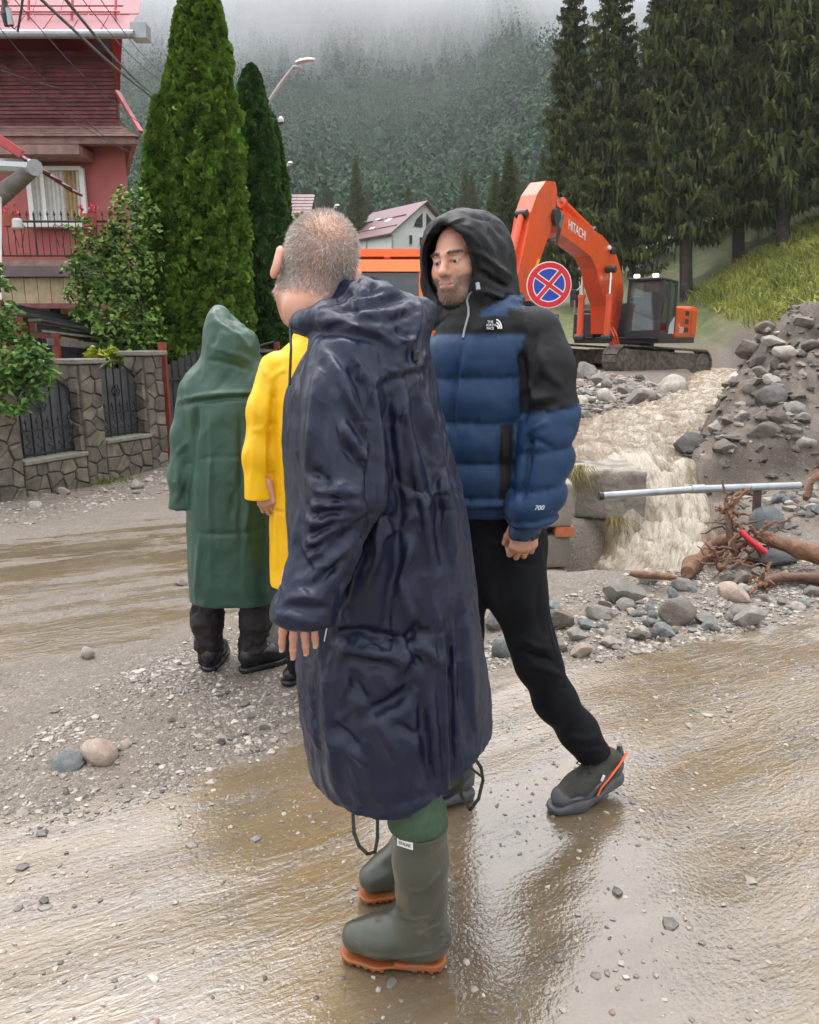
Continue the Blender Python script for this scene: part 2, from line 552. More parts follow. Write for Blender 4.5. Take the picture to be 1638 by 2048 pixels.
def hill_h(x, y):
    p = np.stack([x, y, np.zeros_like(x)], 1)
    z0 = .17 * 17 + .125 * 105
    sl = np.where(y < 150, .17 * (np.clip(y, 28, 45) - 28) + .125 * np.clip(y - 45, 0, 105), z0 + .375 * (np.minimum(y, 425) - 150) + .85 * np.maximum(0, y - 425))
    k = sstep(60, 240, y)
    return sl + k * (fbm(p * .008, 3, 21) * 22 + fbm(p * .03, 2, 22) * 5) + .60 * np.maximum(0, np.minimum(x, 52) - 12.6) * sstep(13, 26, y) * sstep(80, 50, x)

def axis(lo, hi, step, far_lo, far_hi, ratio):
    a = list(np.arange(lo, hi, step)); s = step
    while a[-1] < far_hi: s *= ratio; a.append(a[-1] + s)
    b = [lo]; s = step
    while b[-1] > far_lo: s *= ratio; b.append(b[-1] - s)
    return np.array(b[1:][::-1] + a)
_gx = axis(-4.2, 5.2, .04, -260, 260, 1.045); _gy = axis(.6, 9.5, .04, -60, 72, 1.03)
X, Yg = np.meshgrid(_gx, _gy, indexing='ij')
Z = gh(X, Yg)
GV = np.stack([X.ravel(), Yg.ravel(), Z.ravel()], 1)
ni, nj = X.shape
ii = (np.arange(ni - 1)[:, None] * nj + np.arange(nj - 1)[None, :]).ravel()
GQ = np.stack([ii, ii + nj, ii + nj + 1, ii + 1], 1)
gpx, gpy = proj(GV)
def inpoly(px, py, poly, soft=25):
    """soft mask of a photo-pixel polygon"""
    ins = np.zeros(len(px), bool); n = len(poly)
    for i in range(n):
        (x1, y1), (x2, y2) = poly[i], poly[(i + 1) % n]
        c = ((y1 > py) != (y2 > py)) & (px < (x2 - x1) * (py - y1) / ((y2 - y1) if y2 != y1 else 1e-9) + x1)
        ins ^= c
    d, _ = seg_dist(px, py, list(poly) + [poly[0]])
    return np.where(ins, .5 + .5 * np.clip(d / soft, 0, 1), .5 - .5 * np.clip(d / soft, 0, 1))
front = GV[:, 1] > .3
wet = np.ones(len(GV))
dry1 = inpoly(gpx, gpy, [(-400, 1560), (-300, 1420), (120, 1345), (300, 1270), (420, 1200), (900, 1180), (1000, 1330), (940, 1420), (640, 1450), (420, 1540), (150, 1620), (-100, 1690)], 70)
dry2 = inpoly(gpx, gpy, [(900, 1280), (1000, 1340), (1200, 1330), (1400, 1290), (1700, 1220), (2400, 1160), (2400, 500), (700, 500), (700, 1200)], 40)
dry3 = inpoly(gpx, gpy, [(-900, 1120), (-300, 1060), (150, 1050), (420, 1000), (420, 860), (-900, 860)], 50)
wv = GV * np.array([1, 1, 0]);  _a = math.radians(27)
_u = GV[:, 0] * math.cos(_a) + GV[:, 1] * math.sin(_a); _v = -GV[:, 0] * math.sin(_a) + GV[:, 1] * math.cos(_a)
streak = fbm(np.stack([_u * .7, _v * 4.5, _v * 0], 1), 3, 31)
wet = 1 - np.maximum(np.maximum(dry1, dry2), dry3)
lefttrack = inpoly(gpx, gpy, [(-900, 1500), (-900, 1000), (420, 1000), (900, 1000), (900, 1180), (420, 1200), (300, 1270), (120, 1345)], 60)
wet = wet * (1 - .42 * lefttrack)
wet = np.clip(wet + streak * .75 * (wet > .02), 0, 1)
wet[~front] = .6
pool = inpoly(gpx, gpy, [(900, 1590), (1180, 1600), (1330, 1640), (1480, 1760), (1560, 1950), (1500, 2200), (700, 2200), (840, 1850)], 130) * front
pool = np.clip(pool + .25 * streak, 0, 1)
grass = np.zeros(len(GV))
gy_ = GV[:, 1]; gx_ = GV[:, 0]
xr_ = np.interp(gy_, _mb[:, 1], _mb[:, 0] + _mb[:, 3])
grass = sstep(10.5, 12.5, gy_) * sstep(.75, 1.2, gx_ - xr_ + pn(wv * .8, 4) * .5)
grass = np.maximum(grass, sstep(31, 35, gy_ + pn(wv * .5, 4) * 2))
grass = np.maximum(grass, sstep(-5.0, -5.6, gx_ + .25 * (gy_ - 9)) * sstep(8, 9, gy_))
s_ = gx_ - xr_
earth = np.where(gy_ > 6.3, sstep(-.05, .15, s_) * (.75 + .25 * sstep(1.3, .7, s_ + pn(wv * 2.2, 12) * .6)), 0) * (1 - grass)

t = NT("ground_gravel_mud")
vec = t.tc('Object')
A_wet, A_gr, A_ea = t.attr('wet'), t.attr('grass'), t.attr('earth')
vc = t.n('ShaderNodeTexVoronoi'); vc.inputs['Scale'].default_value = 75; t.link(vec, vc.inputs['Vector'])
vc2 = t.n('ShaderNodeTexVoronoi'); vc2.inputs['Scale'].default_value = 190; t.link(vec, vc2.inputs['Vector'])
sep = t.n('ShaderNodeSeparateColor'); t.link(vc.outputs['Color'], sep.inputs[0])
sep2 = t.n('ShaderNodeSeparateColor'); t.link(vc2.outputs['Color'], sep2.inputs[0])
stone = t.ramp(sep.outputs[0], [(0, (.07, .058, .046)), (.45, (.135, .112, .09)), (.8, (.195, .165, .134)), (.97, (.28, .245, .205)), (1, (.36, .33, .29))])
fine = t.ramp(sep2.outputs[0], [(0, (.088, .072, .056)), (.6, (.15, .124, .097)), (1, (.235, .20, .163))])
big = t.noise(2.3, 6, .6)
grav = t.mix(t.ramp(t.noise(14, 5, .65), [(.42, 0.0), (.6, 1.0)]), fine, stone)
grav = t.mix(t.ramp(big, [(.35, 0.0), (.7, .55)]), grav, (.128, .102, .076))
# thin muddy water running over the road
fl = t.tc('Object', scale=(1, 1, 1), rot=(0, 0, -math.radians(27)))
mp = t.n('ShaderNodeMapping'); mp.inputs['Scale'].default_value = (1.0, 3.4, 1.0); t.link(fl, mp.inputs['Vector'])
flow = mp.outputs[0]
mud = t.ramp(t.noise(1.4, 6, .62, flow), [(.3, (.122, .086, .047)), (.5, (.172, .122, .068)), (.7, (.138, .104, .066))])
seen = t.mix(t.ramp(t.noise(3.0, 6, .7, flow), [(.46, 0.0), (.62, .85)]), mud, grav)
speck = t.ramp(sep2.outputs[1], [(.978, 0.0), (.992, 1.0)])
seen = t.mix(speck, seen, (.30, .27, .235))
A_po = t.attr('pool')
seen = t.mix(t.math('MULTIPLY', A_po, .8), seen, t.ramp(t.noise(2.2, 6, .65, flow), [(.35, (.085, .062, .037)), (.65, (.135, .103, .066))]))
wn1 = t.noise(5, 6, .6, flow)
wfac = t.ramp(t.math('ADD', A_wet, t.math('MULTIPLY_ADD', wn1, .9, -.45)), [(.36, 0.0), (.62, 1.0)])
ground_c = t.mix(wfac, grav, seen)
earth_c = t.ramp(t.noise(5, 6, .65), [(.3, (.06, .045, .033)), (.55, (.105, .08, .06)), (.75, (.15, .122, .098))])
earth_c = t.mix(t.ramp(sep.outputs[2], [(.85, 0.0), (.97, .5)]), earth_c, (.19, .165, .14))
ground_c = t.mix(A_ea, ground_c, earth_c)
grass_c = t.ramp(t.noise(1.3, 6, .65), [(.3, (.05, .075, .022)), (.55, (.11, .12, .035)), (.75, (.2, .17, .07))])
ground_c = t.mix(A_gr, ground_c, grass_c)
dryish = t.math('MAXIMUM', A_gr, A_ea)
wf = t.math('MULTIPLY', wfac, t.math('SUBTRACT', 1.0, dryish))
pud = t.ramp(t.noise(.9, 4, .5, flow), [(.40, .10), (.62, .045)])
rough_n = t.mix(wf, t.ramp(t.noise(9, 5, .6), [(.3, (.5,) * 3), (.7, (.8,) * 3)]), pud)
rip1 = t.noise(9.5, 4, .6, flow, dist=1.2)
rip2 = t.noise(34, 3, .55, flow, dist=.6)
rip = t.math('ADD', t.math('MULTIPLY', rip1, .75), t.math('MULTIPLY', rip2, .16))
calm = t.math('MULTIPLY', t.ramp(t.noise(.75, 3, .5), [(.38, .35), (.62, 1.0)]), t.math('MULTIPLY_ADD', A_po, -.80, 1.0))
hd = t.math('ADD', t.math('MULTIPLY', vc.outputs['Distance'], -1.1), t.math('MULTIPLY', t.noise(60, 4, .6), .9))
hd = t.math('ADD', hd, t.math('MULTIPLY', vc2.outputs['Distance'], -.5))
b_dry = t.bump(hd, .55, .010)
b_wet = t.n('ShaderNodeBump'); b_wet.inputs['Distance'].default_value = .03
t.link(rip, b_wet.inputs['Height']); t.link(t.math('MULTIPLY', calm, .34), b_wet.inputs['Strength'])
b_wet2 = t.bump(hd, .10, .006, b_wet.outputs[0])
nm = t.n('ShaderNodeMix'); nm.data_type = 'VECTOR'
t.link(wf, nm.inputs['Factor']); t.link(b_dry, nm.inputs[4]); t.link(b_wet2, nm.inputs[5])
t.set(color=ground_c, rough=rough_n, normal=nm.outputs[1], spec=.5, coat=wf, coat_rough=pud)
t.b.inputs['Coat IOR'].default_value = 1.65
t.link(b_wet2, t.b.inputs['Coat Normal'])
M_GROUND = t.m
ground = link_mesh("ground", GV, GQ, M_GROUND, smooth=True, attrs={'wet': wet, 'grass': grass, 'earth': earth, 'pool': pool})
tag(ground, kind='structure')

# ---- hillside and the slope that goes up into the cloud
def sheet(name, x0, x1, y0, y1, nx, ny, fn, m):
    a, b = np.meshgrid(np.linspace(x0, x1, nx), np.linspace(y0, y1, ny), indexing='ij')
    z = fn(a.ravel(), b.ravel())
    i = (np.arange(nx - 1)[:, None] * ny + np.arange(ny - 1)[None, :]).ravel()
    o = link_mesh(name, np.stack([a.ravel(), b.ravel(), z], 1), np.stack([i, i + ny, i + ny + 1, i + 1], 1), m, smooth=True)
    return tag(o, kind='structure')
M_HILL = mat("forest_floor", (.03, .045, .02), .9, .4, .05)
sheet("hillside", -300, 300, 69, 420, 70, 70, lambda x, y: hill_h(x, y) - .4, M_HILL)
sheet("mountain_slope", -420, 420, 421.5, 640, 80, 40, lambda x, y: hill_h(x, y) - .4, M_HILL)

# ---- torrent surface
def water_strip():
    S = _ss; n = len(S)
    V = []; m = 33
    tan = np.gradient(S[:, :2], axis=0); tan /= np.linalg.norm(tan, axis=1)[:, None]
    for _ in range(8): tan[1:-1] = (tan[:-2] + tan[1:-1] + tan[2:]) / 3
    tan /= np.linalg.norm(tan, axis=1)[:, None]
    nor = np.stack([-tan[:, 1], tan[:, 0]], 1)
    for i in range(n):
        for k in range(m):
            u = (k / (m - 1) * 2 - 1) * 1.25
            V.append((S[i, 0] + nor[i, 0] * u * S[i, 3], S[i, 1] + nor[i, 1] * u * S[i, 3], S[i, 2] - .05 * abs(u) ** 3))
    V = np.array(V)
    sl = np.abs(np.gradient(S[:, 2])) / (np.hypot(np.gradient(S[:, 0]), np.gradient(S[:, 1])) + 1e-6)
    turb = np.clip(.8 + 1.0 * sl, .3, 1.25); turb = np.repeat(np.convolve(turb, np.ones(9) / 9, 'same'), m)
    calm_end = np.repeat(sstep(n - 5, n - 40, np.arange(n)) * .9 + .1, m)
    V[:, 2] += (fbm(V * np.array([4.5, 4.5, 2]), 4, 41, .65) * .15 + ridged(V * 9, 2, 44) * .05) * turb * calm_end
    hgt = V[:, 2] - np.repeat(S[:, 2], m)
    foam = np.clip(turb * (.62 + 6.0 * hgt + .9 * fbm(V * 5, 3, 47)), 0, 1) * calm_end
    i = (np.arange(n - 1)[:, None] * m + np.arange(m - 1)[None, :]).ravel()
    ln = np.concatenate([[0], np.cumsum(np.linalg.norm(np.diff(S[:, :3], axis=0), axis=1))])
    uv = np.stack([np.repeat(ln, m), (np.tile(np.linspace(-1.25, 1.25, m), n) * np.repeat(S[:, 3], m)), np.zeros(n * m)], 1)
    return V, np.stack([i, i + 1, i + m + 1, i + m], 1), foam, uv
V, Q, foam, fuv = water_strip()
t = NT("torrent_water")
fo = t.attr('foam')
fm = t.n('ShaderNodeMapping'); fm.inputs['Scale'].default_value = (1.0, 3.2, 1.0); t.link(t.attr('flowuv', 'Vector'), fm.inputs['Vector'])
nz = t.noise(3.4, 7, .70, fm.outputs[0], dist=1.3)
nz2 = t.noise(11, 6, .7, fm.outputs[0], dist=1.2)
fs = t.math('ADD', t.math('MULTIPLY', nz, .7), t.math('MULTIPLY', nz2, .45))
f2 = t.ramp(t.math('ADD', t.math('MULTIPLY', fo, .55), t.math('MULTIPLY_ADD', fs, 1.5, -.72)), [(.30, 0.0), (.52, .5), (.72, 1.0)])
c = t.mix(f2, t.ramp(t.noise(5, 5, .6, dist=1.0), [(.3, (.22, .15, .085)), (.7, (.34, .25, .155))]), (.66, .575, .46))
t.set(color=c, rough=t.ramp(f2, [(0, .06), (1, .40)]), spec=.9, normal=t.bump(t.math('ADD', nz, t.math('MULTIPLY', nz2, .5)), 1.0, .09))
M_TORRENT = t.m
tag(link_mesh("torrent_water", V, Q, M_TORRENT, smooth=True, attrs={'foam': foam, 'flowuv': fuv}), kind='structure')

# ---- air: even haze round the place, low cloud on the slope behind it
def volume_box(name, lo, hi, dens, col, nseg=1, disp=None, aniso=.2):
    bm = bmesh.new(); bmesh.ops.create_cube(bm, size=1.0)
    for v in bm.verts:
        v.co = Vector([lo[i] + (v.co[i] + .5) * (hi[i] - lo[i]) for i in range(3)])
    me = bpy.data.meshes.new(name); bm.to_mesh(me); bm.free()
    m = bpy.data.materials.new(name + "_air"); m.use_nodes = True
    nt = m.node_tree; nt.nodes.clear()
    o_ = nt.nodes.new('ShaderNodeOutputMaterial'); pv = nt.nodes.new('ShaderNodeVolumePrincipled')
    pv.inputs['Color'].default_value = (*col, 1); pv.inputs['Density'].default_value = dens; pv.inputs['Anisotropy'].default_value = aniso
    nt.links.new(pv.outputs[0], o_.inputs['Volume'])
    me.materials.append(m)
    o = bpy.data.objects.new(name, me); COL.objects.link(o)
    return tag(o, kind='stuff'), m
haze, _ = volume_box("haze", (-310, -70, -6), (310, 420.6, 175), .0003, (.93, .96, 1.0))

def cloud_bank():
    """closed lumpy cloud sitting on the upper slope: one even volume, thin where its front bulges back"""
    nx, nz_ = 60, 26
    xs = np.linspace(-330, 330, nx); zs = np.linspace(0, 1, nz_)
    A, B = np.meshgrid(xs, zs, indexing='ij')
    p = np.stack([A.ravel() * .012, B.ravel() * 2.2, B.ravel() * 0], 1)
    yf = 424 + 26 * np.clip(.5 + fbm(p, 4, 51) * 1.3, 0, 1) + 20 * (1 - B.ravel()) ** 2
    zb = 96 - .07 * A.ravel() + 30 * fbm(np.stack([A.ravel() * .02, A.ravel() * 0, A.ravel() * 0], 1), 3, 53)
    z = zb + B.ravel() * (222 - zb)
    Fv = np.stack([A.ravel(), yf, z], 1)
    Bv = np.stack([A.ravel(), np.full(A.size, 600.0), z], 1)
    V = np.concatenate([Fv, Bv]); n = nx * nz_
    q = []
    for i in range(nx - 1):
        for k in range(nz_ - 1):
            a = i * nz_ + k
            q.append((a, a + nz_, a + nz_ + 1, a + 1)); q.append((n + a + 1, n + a + nz_ + 1, n + a + nz_, n + a))
        a = i * nz_; q.append((a + nz_, a, n + a, n + a + nz_))
        a = i * nz_ + nz_ - 1; q.append((a, a + nz_, n + a + nz_, n + a))
    for k in range(nz_ - 1):
        a = k; q.append((a, a + 1, n + a + 1, n + a))
        a = (nx - 1) * nz_ + k; q.append((a + 1, a, n + a, n + a + 1))
    m = bpy.data.materials.new("cloud_vapour"); m.use_nodes = True
    nt = m.node_tree; nt.nodes.clear()
    o_ = nt.nodes.new('ShaderNodeOutputMaterial'); pv = nt.nodes.new('ShaderNodeVolumePrincipled')
    pv.inputs['Color'].default_value = (.97, .98, 1, 1); pv.inputs['Density'].default_value = .03; pv.inputs['Anisotropy'].default_value = 0.0
    nt.links.new(pv.outputs[0], o_.inputs['Volume'])
    return tag(link_mesh("cloud", V, np.array(q), m), kind='stuff')
cloud_bank()
# ================================================================== vegetation
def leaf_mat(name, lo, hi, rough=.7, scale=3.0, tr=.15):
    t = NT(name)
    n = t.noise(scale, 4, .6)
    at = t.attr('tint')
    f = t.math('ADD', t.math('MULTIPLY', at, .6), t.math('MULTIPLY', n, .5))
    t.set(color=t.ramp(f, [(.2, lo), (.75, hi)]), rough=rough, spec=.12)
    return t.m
M_BARK = mat("spruce_bark", (.055, .045, .038), .9, .4, 6, .6, 20, .02)
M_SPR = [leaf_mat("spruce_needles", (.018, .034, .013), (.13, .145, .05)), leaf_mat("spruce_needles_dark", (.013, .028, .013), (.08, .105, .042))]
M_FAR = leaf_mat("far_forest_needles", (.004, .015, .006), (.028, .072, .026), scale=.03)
M_THUJA = [leaf_mat("thuja_scales", (.016, .045, .006), (.14, .245, .032), scale=2.2), leaf_mat("thuja_scales_dark", (.014, .045, .010), (.065, .14, .032), scale=2.2)]
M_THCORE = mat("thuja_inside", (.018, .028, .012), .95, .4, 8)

def tri_cloud(V0, T):  # verts list of arrays, faces
    return np.concatenate(V0), np.concatenate(T)

def spruce_mesh(seed, H=20.0, R=3.6, bare=.12, nb=150, tw=30):
    """trunk verts/faces and crown verts/faces of a drooping spruce"""
    rg = np.random.RandomState(seed)
    V = []; T = []; tint = []; n = 0
    zb = H * bare
    for b in range(nb):
        f = (b + rg.rand()) / nb
        z = zb + (H * .985 - zb) * (f ** .92)
        L = R * (1 - ((z - zb) / (H - zb)) ** 1.25) * (.65 + .55 * rg.rand()) + .25
        if f < .08: L *= .6 + .4 * rg.rand()
        az = b * 2.39996 + rg.rand() * .6
        d = np.array([math.cos(az), math.sin(az)])
        s = np.linspace(0, 1, 7)
        droop = (-.28 - .25 * rg.rand()) * L * (1 - f * .7)
        zz = z + droop * np.sin(s * 2.0) * .95 + .16 * L * s ** 3 + .12 * L * (f > .8) * s
        base = np.stack([d[0] * L * s, d[1] * L * s, zz], 1)
        side = np.array([-d[1], d[0], 0.0])
        # needle-clad branch blades, flat and hanging
        k = max(8, int(tw * (.35 + L / R)))
        u = rg.rand(k) ** .7
        c = np.stack([np.interp(u, s, base[:, i]) for i in range(3)], 1)
        sg = np.where(rg.rand(k) < .5, -1, 1)
        out = (side[None, :] * sg[:, None] * (.55 + .5 * rg.rand(k))[:, None] + np.array([d[0], d[1], 0])[None, :] * (.5 + .5 * rg.rand(k))[:, None])
        out /= np.linalg.norm(out, axis=1)[:, None]
        ln = (.30 + .5 * rg.rand(k)) * (1.1 - u * .55) * min(1.0, L / 1.6) * 1.15
        hang = -(.12 + .65 * rg.rand(k)) * ln
        tip = c + out * ln[:, None] * .75; tip[:, 2] += hang
        w = np.cross(out, np.array([0, 0, 1.0])) * (.025 + .035 * rg.rand(k))[:, None]
        midp = c * .45 + tip * .55; midp[:, 2] += .06
        up = np.zeros((k, 3)); up[:, 2] = -.05
        P4 = np.stack([c, midp + w, tip, midp - w + up * 0], 1).reshape(-1, 3)
        q = np.arange(k)[:, None] * 4 + n
        T.append(np.concatenate([q + np.array([0, 1, 2]), q + np.array([0, 2, 3])])); V.append(P4); n += len(P4)
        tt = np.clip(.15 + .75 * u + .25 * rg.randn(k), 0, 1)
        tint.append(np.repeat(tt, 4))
        # hanging twigs below
        k2 = k // 2
        c2 = np.stack([np.interp(rg.rand(k2), s, base[:, i]) for i in range(3)], 1) + rg.randn(k2, 3) * .06
        l2 = (.25 + .45 * rg.rand(k2)) * min(1.0, L / 1.8)
        ww = rg.randn(k2, 3) * .05; ww[:, 2] = 0
        tp = c2.copy(); tp[:, 2] -= l2; tp[:, :2] += rg.randn(k2, 2) * .06
        P3 = np.stack([c2 - ww, c2 + ww, tp], 1).reshape(-1, 3)
        T.append(np.arange(k2)[:, None] * 3 + n + np.array([0, 1, 2])); V.append(P3); n += len(P3)
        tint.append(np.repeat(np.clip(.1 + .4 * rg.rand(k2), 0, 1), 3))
        # limb
        w3 = side * .035
        L3 = np.concatenate([base - w3 * (1 - s)[:, None], base + w3 * (1 - s)[:, None]])
        a = np.arange(6)[:, None]
        T.append(np.concatenate([a + n + np.array([0, 1, 8]), a + n + np.array([0, 8, 7])])); V.append(L3); n += 14
        tint.append(np.zeros(14))
    tk = MB().tube([(0, 0, -.6), (0, 0, H * .25), (.04, 0, H * .6), (0, .03, H)], [.30 * H / 20, .24 * H / 20, .13 * H / 20, .015], 8)
    return np.concatenate(V), np.concatenate(T), np.concatenate(tint), tk
SPR = []
for k, (H, R, bare, nb) in enumerate([(20, 2.5, .12, 250), (22, 2.8, .15, 250), (18, 2.4, .10, 230)]):
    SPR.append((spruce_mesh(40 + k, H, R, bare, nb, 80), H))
_spr_mesh = {}
def spruce(x, y, h, var, rot, label, group, m=0, z=None, lean=0.0):
    (V, T, tint, tk), H = SPR[var]
    o = thing("spruce_tree", (x, y, gz(x, y) - .1 if z is None else z), label, 'tree', group)
    if (var, m) not in _spr_mesh:
        c = link_mesh("crown", V, T, M_SPR[m], o, attrs={'tint': tint}, local=True)
        tr = tk.build("trunk", M_BARK, o, local=True) if ('t', var) not in _spr_mesh else None
        if tr is None:
            tr = bpy.data.objects.new("trunk", _spr_mesh[('t', var)]); COL.objects.link(tr); tr.parent = o
        _spr_mesh[('t', var)] = tr.data
        _spr_mesh[(var, m)] = c.data
    else:
        for nm, me in (("crown", _spr_mesh[(var, m)]), ("trunk", _spr_mesh[('t', var)])):
            c = bpy.data.objects.new(nm, me); COL.objects.link(c); c.parent = o
    s = h / H
    o.scale = (s * RND.uniform(.92, 1.1), s * RND.uniform(.92, 1.1), s); o.rotation_euler = (Matrix.Rotation(lean, 3, 'Y') @ Matrix.Rotation(rot, 3, 'Z')).to_euler()
    return o
SPL = {1150: "tall spruce at the open edge of the stand, right behind the digger's raised arm", 1372: "tall spruce whose bare trunk stands on the grass right behind the digger cab", 1236: "tall spruce rising between the digger's boom and its cab"}
# stand of tall spruces on the bank beyond the digger: trunk pixel x, depth, height, variant, material
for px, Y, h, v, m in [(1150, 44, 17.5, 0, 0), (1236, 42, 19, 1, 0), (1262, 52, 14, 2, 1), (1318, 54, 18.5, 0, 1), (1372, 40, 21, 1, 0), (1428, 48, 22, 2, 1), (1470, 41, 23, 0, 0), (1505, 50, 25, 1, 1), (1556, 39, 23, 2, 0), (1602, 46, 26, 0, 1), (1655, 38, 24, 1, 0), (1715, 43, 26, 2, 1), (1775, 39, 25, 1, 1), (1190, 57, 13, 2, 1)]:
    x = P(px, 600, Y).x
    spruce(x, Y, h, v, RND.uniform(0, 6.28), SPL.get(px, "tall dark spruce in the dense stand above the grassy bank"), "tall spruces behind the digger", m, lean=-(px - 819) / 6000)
# single firs in front of the hillside
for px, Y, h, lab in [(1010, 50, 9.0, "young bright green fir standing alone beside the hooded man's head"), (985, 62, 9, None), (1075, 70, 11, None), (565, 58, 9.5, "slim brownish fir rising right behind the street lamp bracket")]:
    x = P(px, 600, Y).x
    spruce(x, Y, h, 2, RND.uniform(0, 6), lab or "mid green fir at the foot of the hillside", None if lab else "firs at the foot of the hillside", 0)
for k in range(60):
    Y = RND.uniform(84, 150); px = RND.uniform(420, 1140); x = P(px, 600, Y).x
    spruce(x, Y, RND.uniform(8, 13), RND.randrange(3), RND.uniform(0, 6), "mid green fir at the foot of the hillside", "firs at the foot of the hillside", RND.randrange(2), z=float(hill_h(np.array([x]), np.array([Y]))[0]) - .5)

# far forest: reads as one mass
def far_forest(name, y0, y1, step, hmin, hmax, seed):
    rg = np.random.RandomState(seed)
    pts = []
    y = y0
    while y < y1:
        w = .66 * y + 20
        xs = np.arange(-w, w, step) + rg.rand(len(np.arange(-w, w, step))) * step
        pts.append(np.stack([xs, y + rg.rand(len(xs)) * step, ], 1)); y += step * .9
    pts = np.concatenate(pts); z = hill_h(pts[:, 0], pts[:, 1]) - .8
    n = len(pts)
    h = hmin + (hmax - hmin) * rg.rand(n) ** 1.2
    dec = rg.rand(n) < .20 + .25 * pn(np.stack([pts[:, 0] * .02, pts[:, 1] * .02, z * 0], 1), 71)
    h[dec] *= .72
    r = h * (.17 + .07 * rg.rand(n)); r[dec] = h[dec] * .34
    K = 84
    def rp(v): return np.repeat(v, K)
    N_ = n * K; H, Rr, D = rp(h), rp(r), rp(dec)
    u = rg.rand(N_); u = np.where(D, u, 1 - np.sqrt(u) * .98)
    env = np.where(D, Rr * np.sqrt(np.clip(1 - (2 * u - .95) ** 2, .02, 1)), Rr * (1 - u) ** .85 + .1)
    a = rg.rand(N_) * 2 * math.pi; q = env * (.55 + .5 * rg.rand(N_))
    c = np.stack([rp(pts[:, 0]) + np.cos(a) * q, rp(pts[:, 1]) + np.sin(a) * q, rp(z) + H * (.08 + .90 * u)], 1)
    d = np.stack([np.cos(a), np.sin(a), np.where(D, rg.randn(N_) * .5, -.55 - .3 * rg.rand(N_))], 1); d /= np.linalg.norm(d, axis=1)[:, None]
    w = np.cross(d, rg.randn(N_, 3)); w /= np.linalg.norm(w, axis=1)[:, None]
    sz = (H * np.where(D, .075, .085 * (1.15 - .7 * u)) * (.7 + .6 * rg.rand(N_)))[:, None]
    tipz = (u > .93) & ~D
    V = np.stack([c - w * sz * .45, c + w * sz * .45, c + d * sz], 1)
    V[tipz, 2] = c[tipz] + np.array([0, 0, 1.0]) * sz[tipz] * 1.6
    tint = np.clip(.10 + .5 * (q / (env + 1e-6) - .5) + .3 * u + rp(.40 * rg.rand(n)) + .18 * D, 0, 1)  # crown shading put into the tint: dark inside, lighter at the tips and top
    o = link_mesh(name, V.reshape(-1, 3), np.arange(N_ * 3).reshape(-1, 3), M_FAR, attrs={'tint': np.repeat(tint, 3)})
    return tag(o, "misty conifer forest covering the " + ("hillside" if y0 < 300 else "upper slope under the cloud"), 'forest', kind='stuff')
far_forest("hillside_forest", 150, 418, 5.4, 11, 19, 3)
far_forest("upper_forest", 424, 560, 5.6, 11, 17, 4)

# ---- columnar thujas
def thuja(x, y, z, H, R, seed, m, label, lean=0.0, n=26000, taper=1.0):
    rg = np.random.RandomState(seed)
    o = thing("thuja_tree", (x, y, z), label, 'tree', "columnar thujas behind the stone fence")
    def rad(f):   # f 0..1 height
        return R * np.minimum(1, (f * 6 + .55)) * np.clip((1 - f ** (2.2 * taper)) ** .62, 0, 1)
    f = 1 - rg.rand(n) ** .8; f = rg.rand(n)
    a = rg.rand(n) * 2 * math.pi
    lump = fbm(np.stack([np.cos(a) * R * 3.6, np.sin(a) * R * 3.6, f * H * 2.4], 1), 3, seed) * .34
    hf = pn(np.stack([np.cos(a) * R * 8, np.sin(a) * R * 8, f * H * 6.5], 1), seed + 2) * .16
    rr = rad(f) * (.9 + lump + hf)
    d = np.stack([np.cos(a), np.sin(a), np.zeros(n)], 1)
    c = d * rr[:, None] + np.stack([lean * f * H, 0 * f, f * H], 1)
    # little fans of scale leaves, each turned its own way
    s = (.036 + .042 * rg.rand(n))
    outw = d * .8 + np.array([0, 0, .75]) + rg.randn(n, 3) * .45; outw /= np.linalg.norm(outw, axis=1)[:, None]
    sd = np.cross(outw, rg.randn(n, 3)); sd /= np.linalg.norm(sd, axis=1)[:, None]
    V = []; T = []; k = 0
    P = [c - outw * s[:, None] * .4]
    for ang in (-.8, -.27, .27, .8):
        P.append(c + (outw * math.cos(ang) + sd * math.sin(ang)) * (s * (.8 + .5 * rg.rand(n)))[:, None])
    V = np.stack(P, 1).reshape(-1, 3)
    b = np.arange(n)[:, None] * 5
    T = np.concatenate([b + np.array([0, 1, 2]), b + np.array([0, 2, 3]), b + np.array([0, 3, 4])])
    tint = np.repeat(np.clip(.42 + lump * 1.6 + hf * 3.6 + .16 * rg.randn(n), 0, 1), 5).reshape(n, 5); tint[:, 0] *= .5  # valleys between clumps tinted darker: shade put into the leaf colour
    link_mesh("crown", V, T, M_THUJA[m], o, attrs={'tint': tint.ravel()}, local=True)
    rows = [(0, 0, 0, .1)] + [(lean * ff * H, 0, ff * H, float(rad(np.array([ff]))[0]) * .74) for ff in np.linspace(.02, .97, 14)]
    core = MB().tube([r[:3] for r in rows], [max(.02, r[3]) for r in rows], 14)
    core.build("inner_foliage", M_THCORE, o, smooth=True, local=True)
    MB().tube([(0, 0, -.2), (0, 0, H * .5)], [.09, .03], 8).build("trunk", M_BARK, o, local=True)
    return o
def tat(px, Y): return P(px, 700, Y).x
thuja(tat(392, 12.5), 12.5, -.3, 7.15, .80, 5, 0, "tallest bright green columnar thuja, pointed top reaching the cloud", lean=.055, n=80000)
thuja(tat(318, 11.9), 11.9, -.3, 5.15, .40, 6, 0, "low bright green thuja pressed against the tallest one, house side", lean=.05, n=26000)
thuja(tat(430, 12.9), 12.9, -.3, 5.9, .58, 10, 0, "mid height bright green thuja merged with the tallest one, lamp side", lean=.045, n=34000)
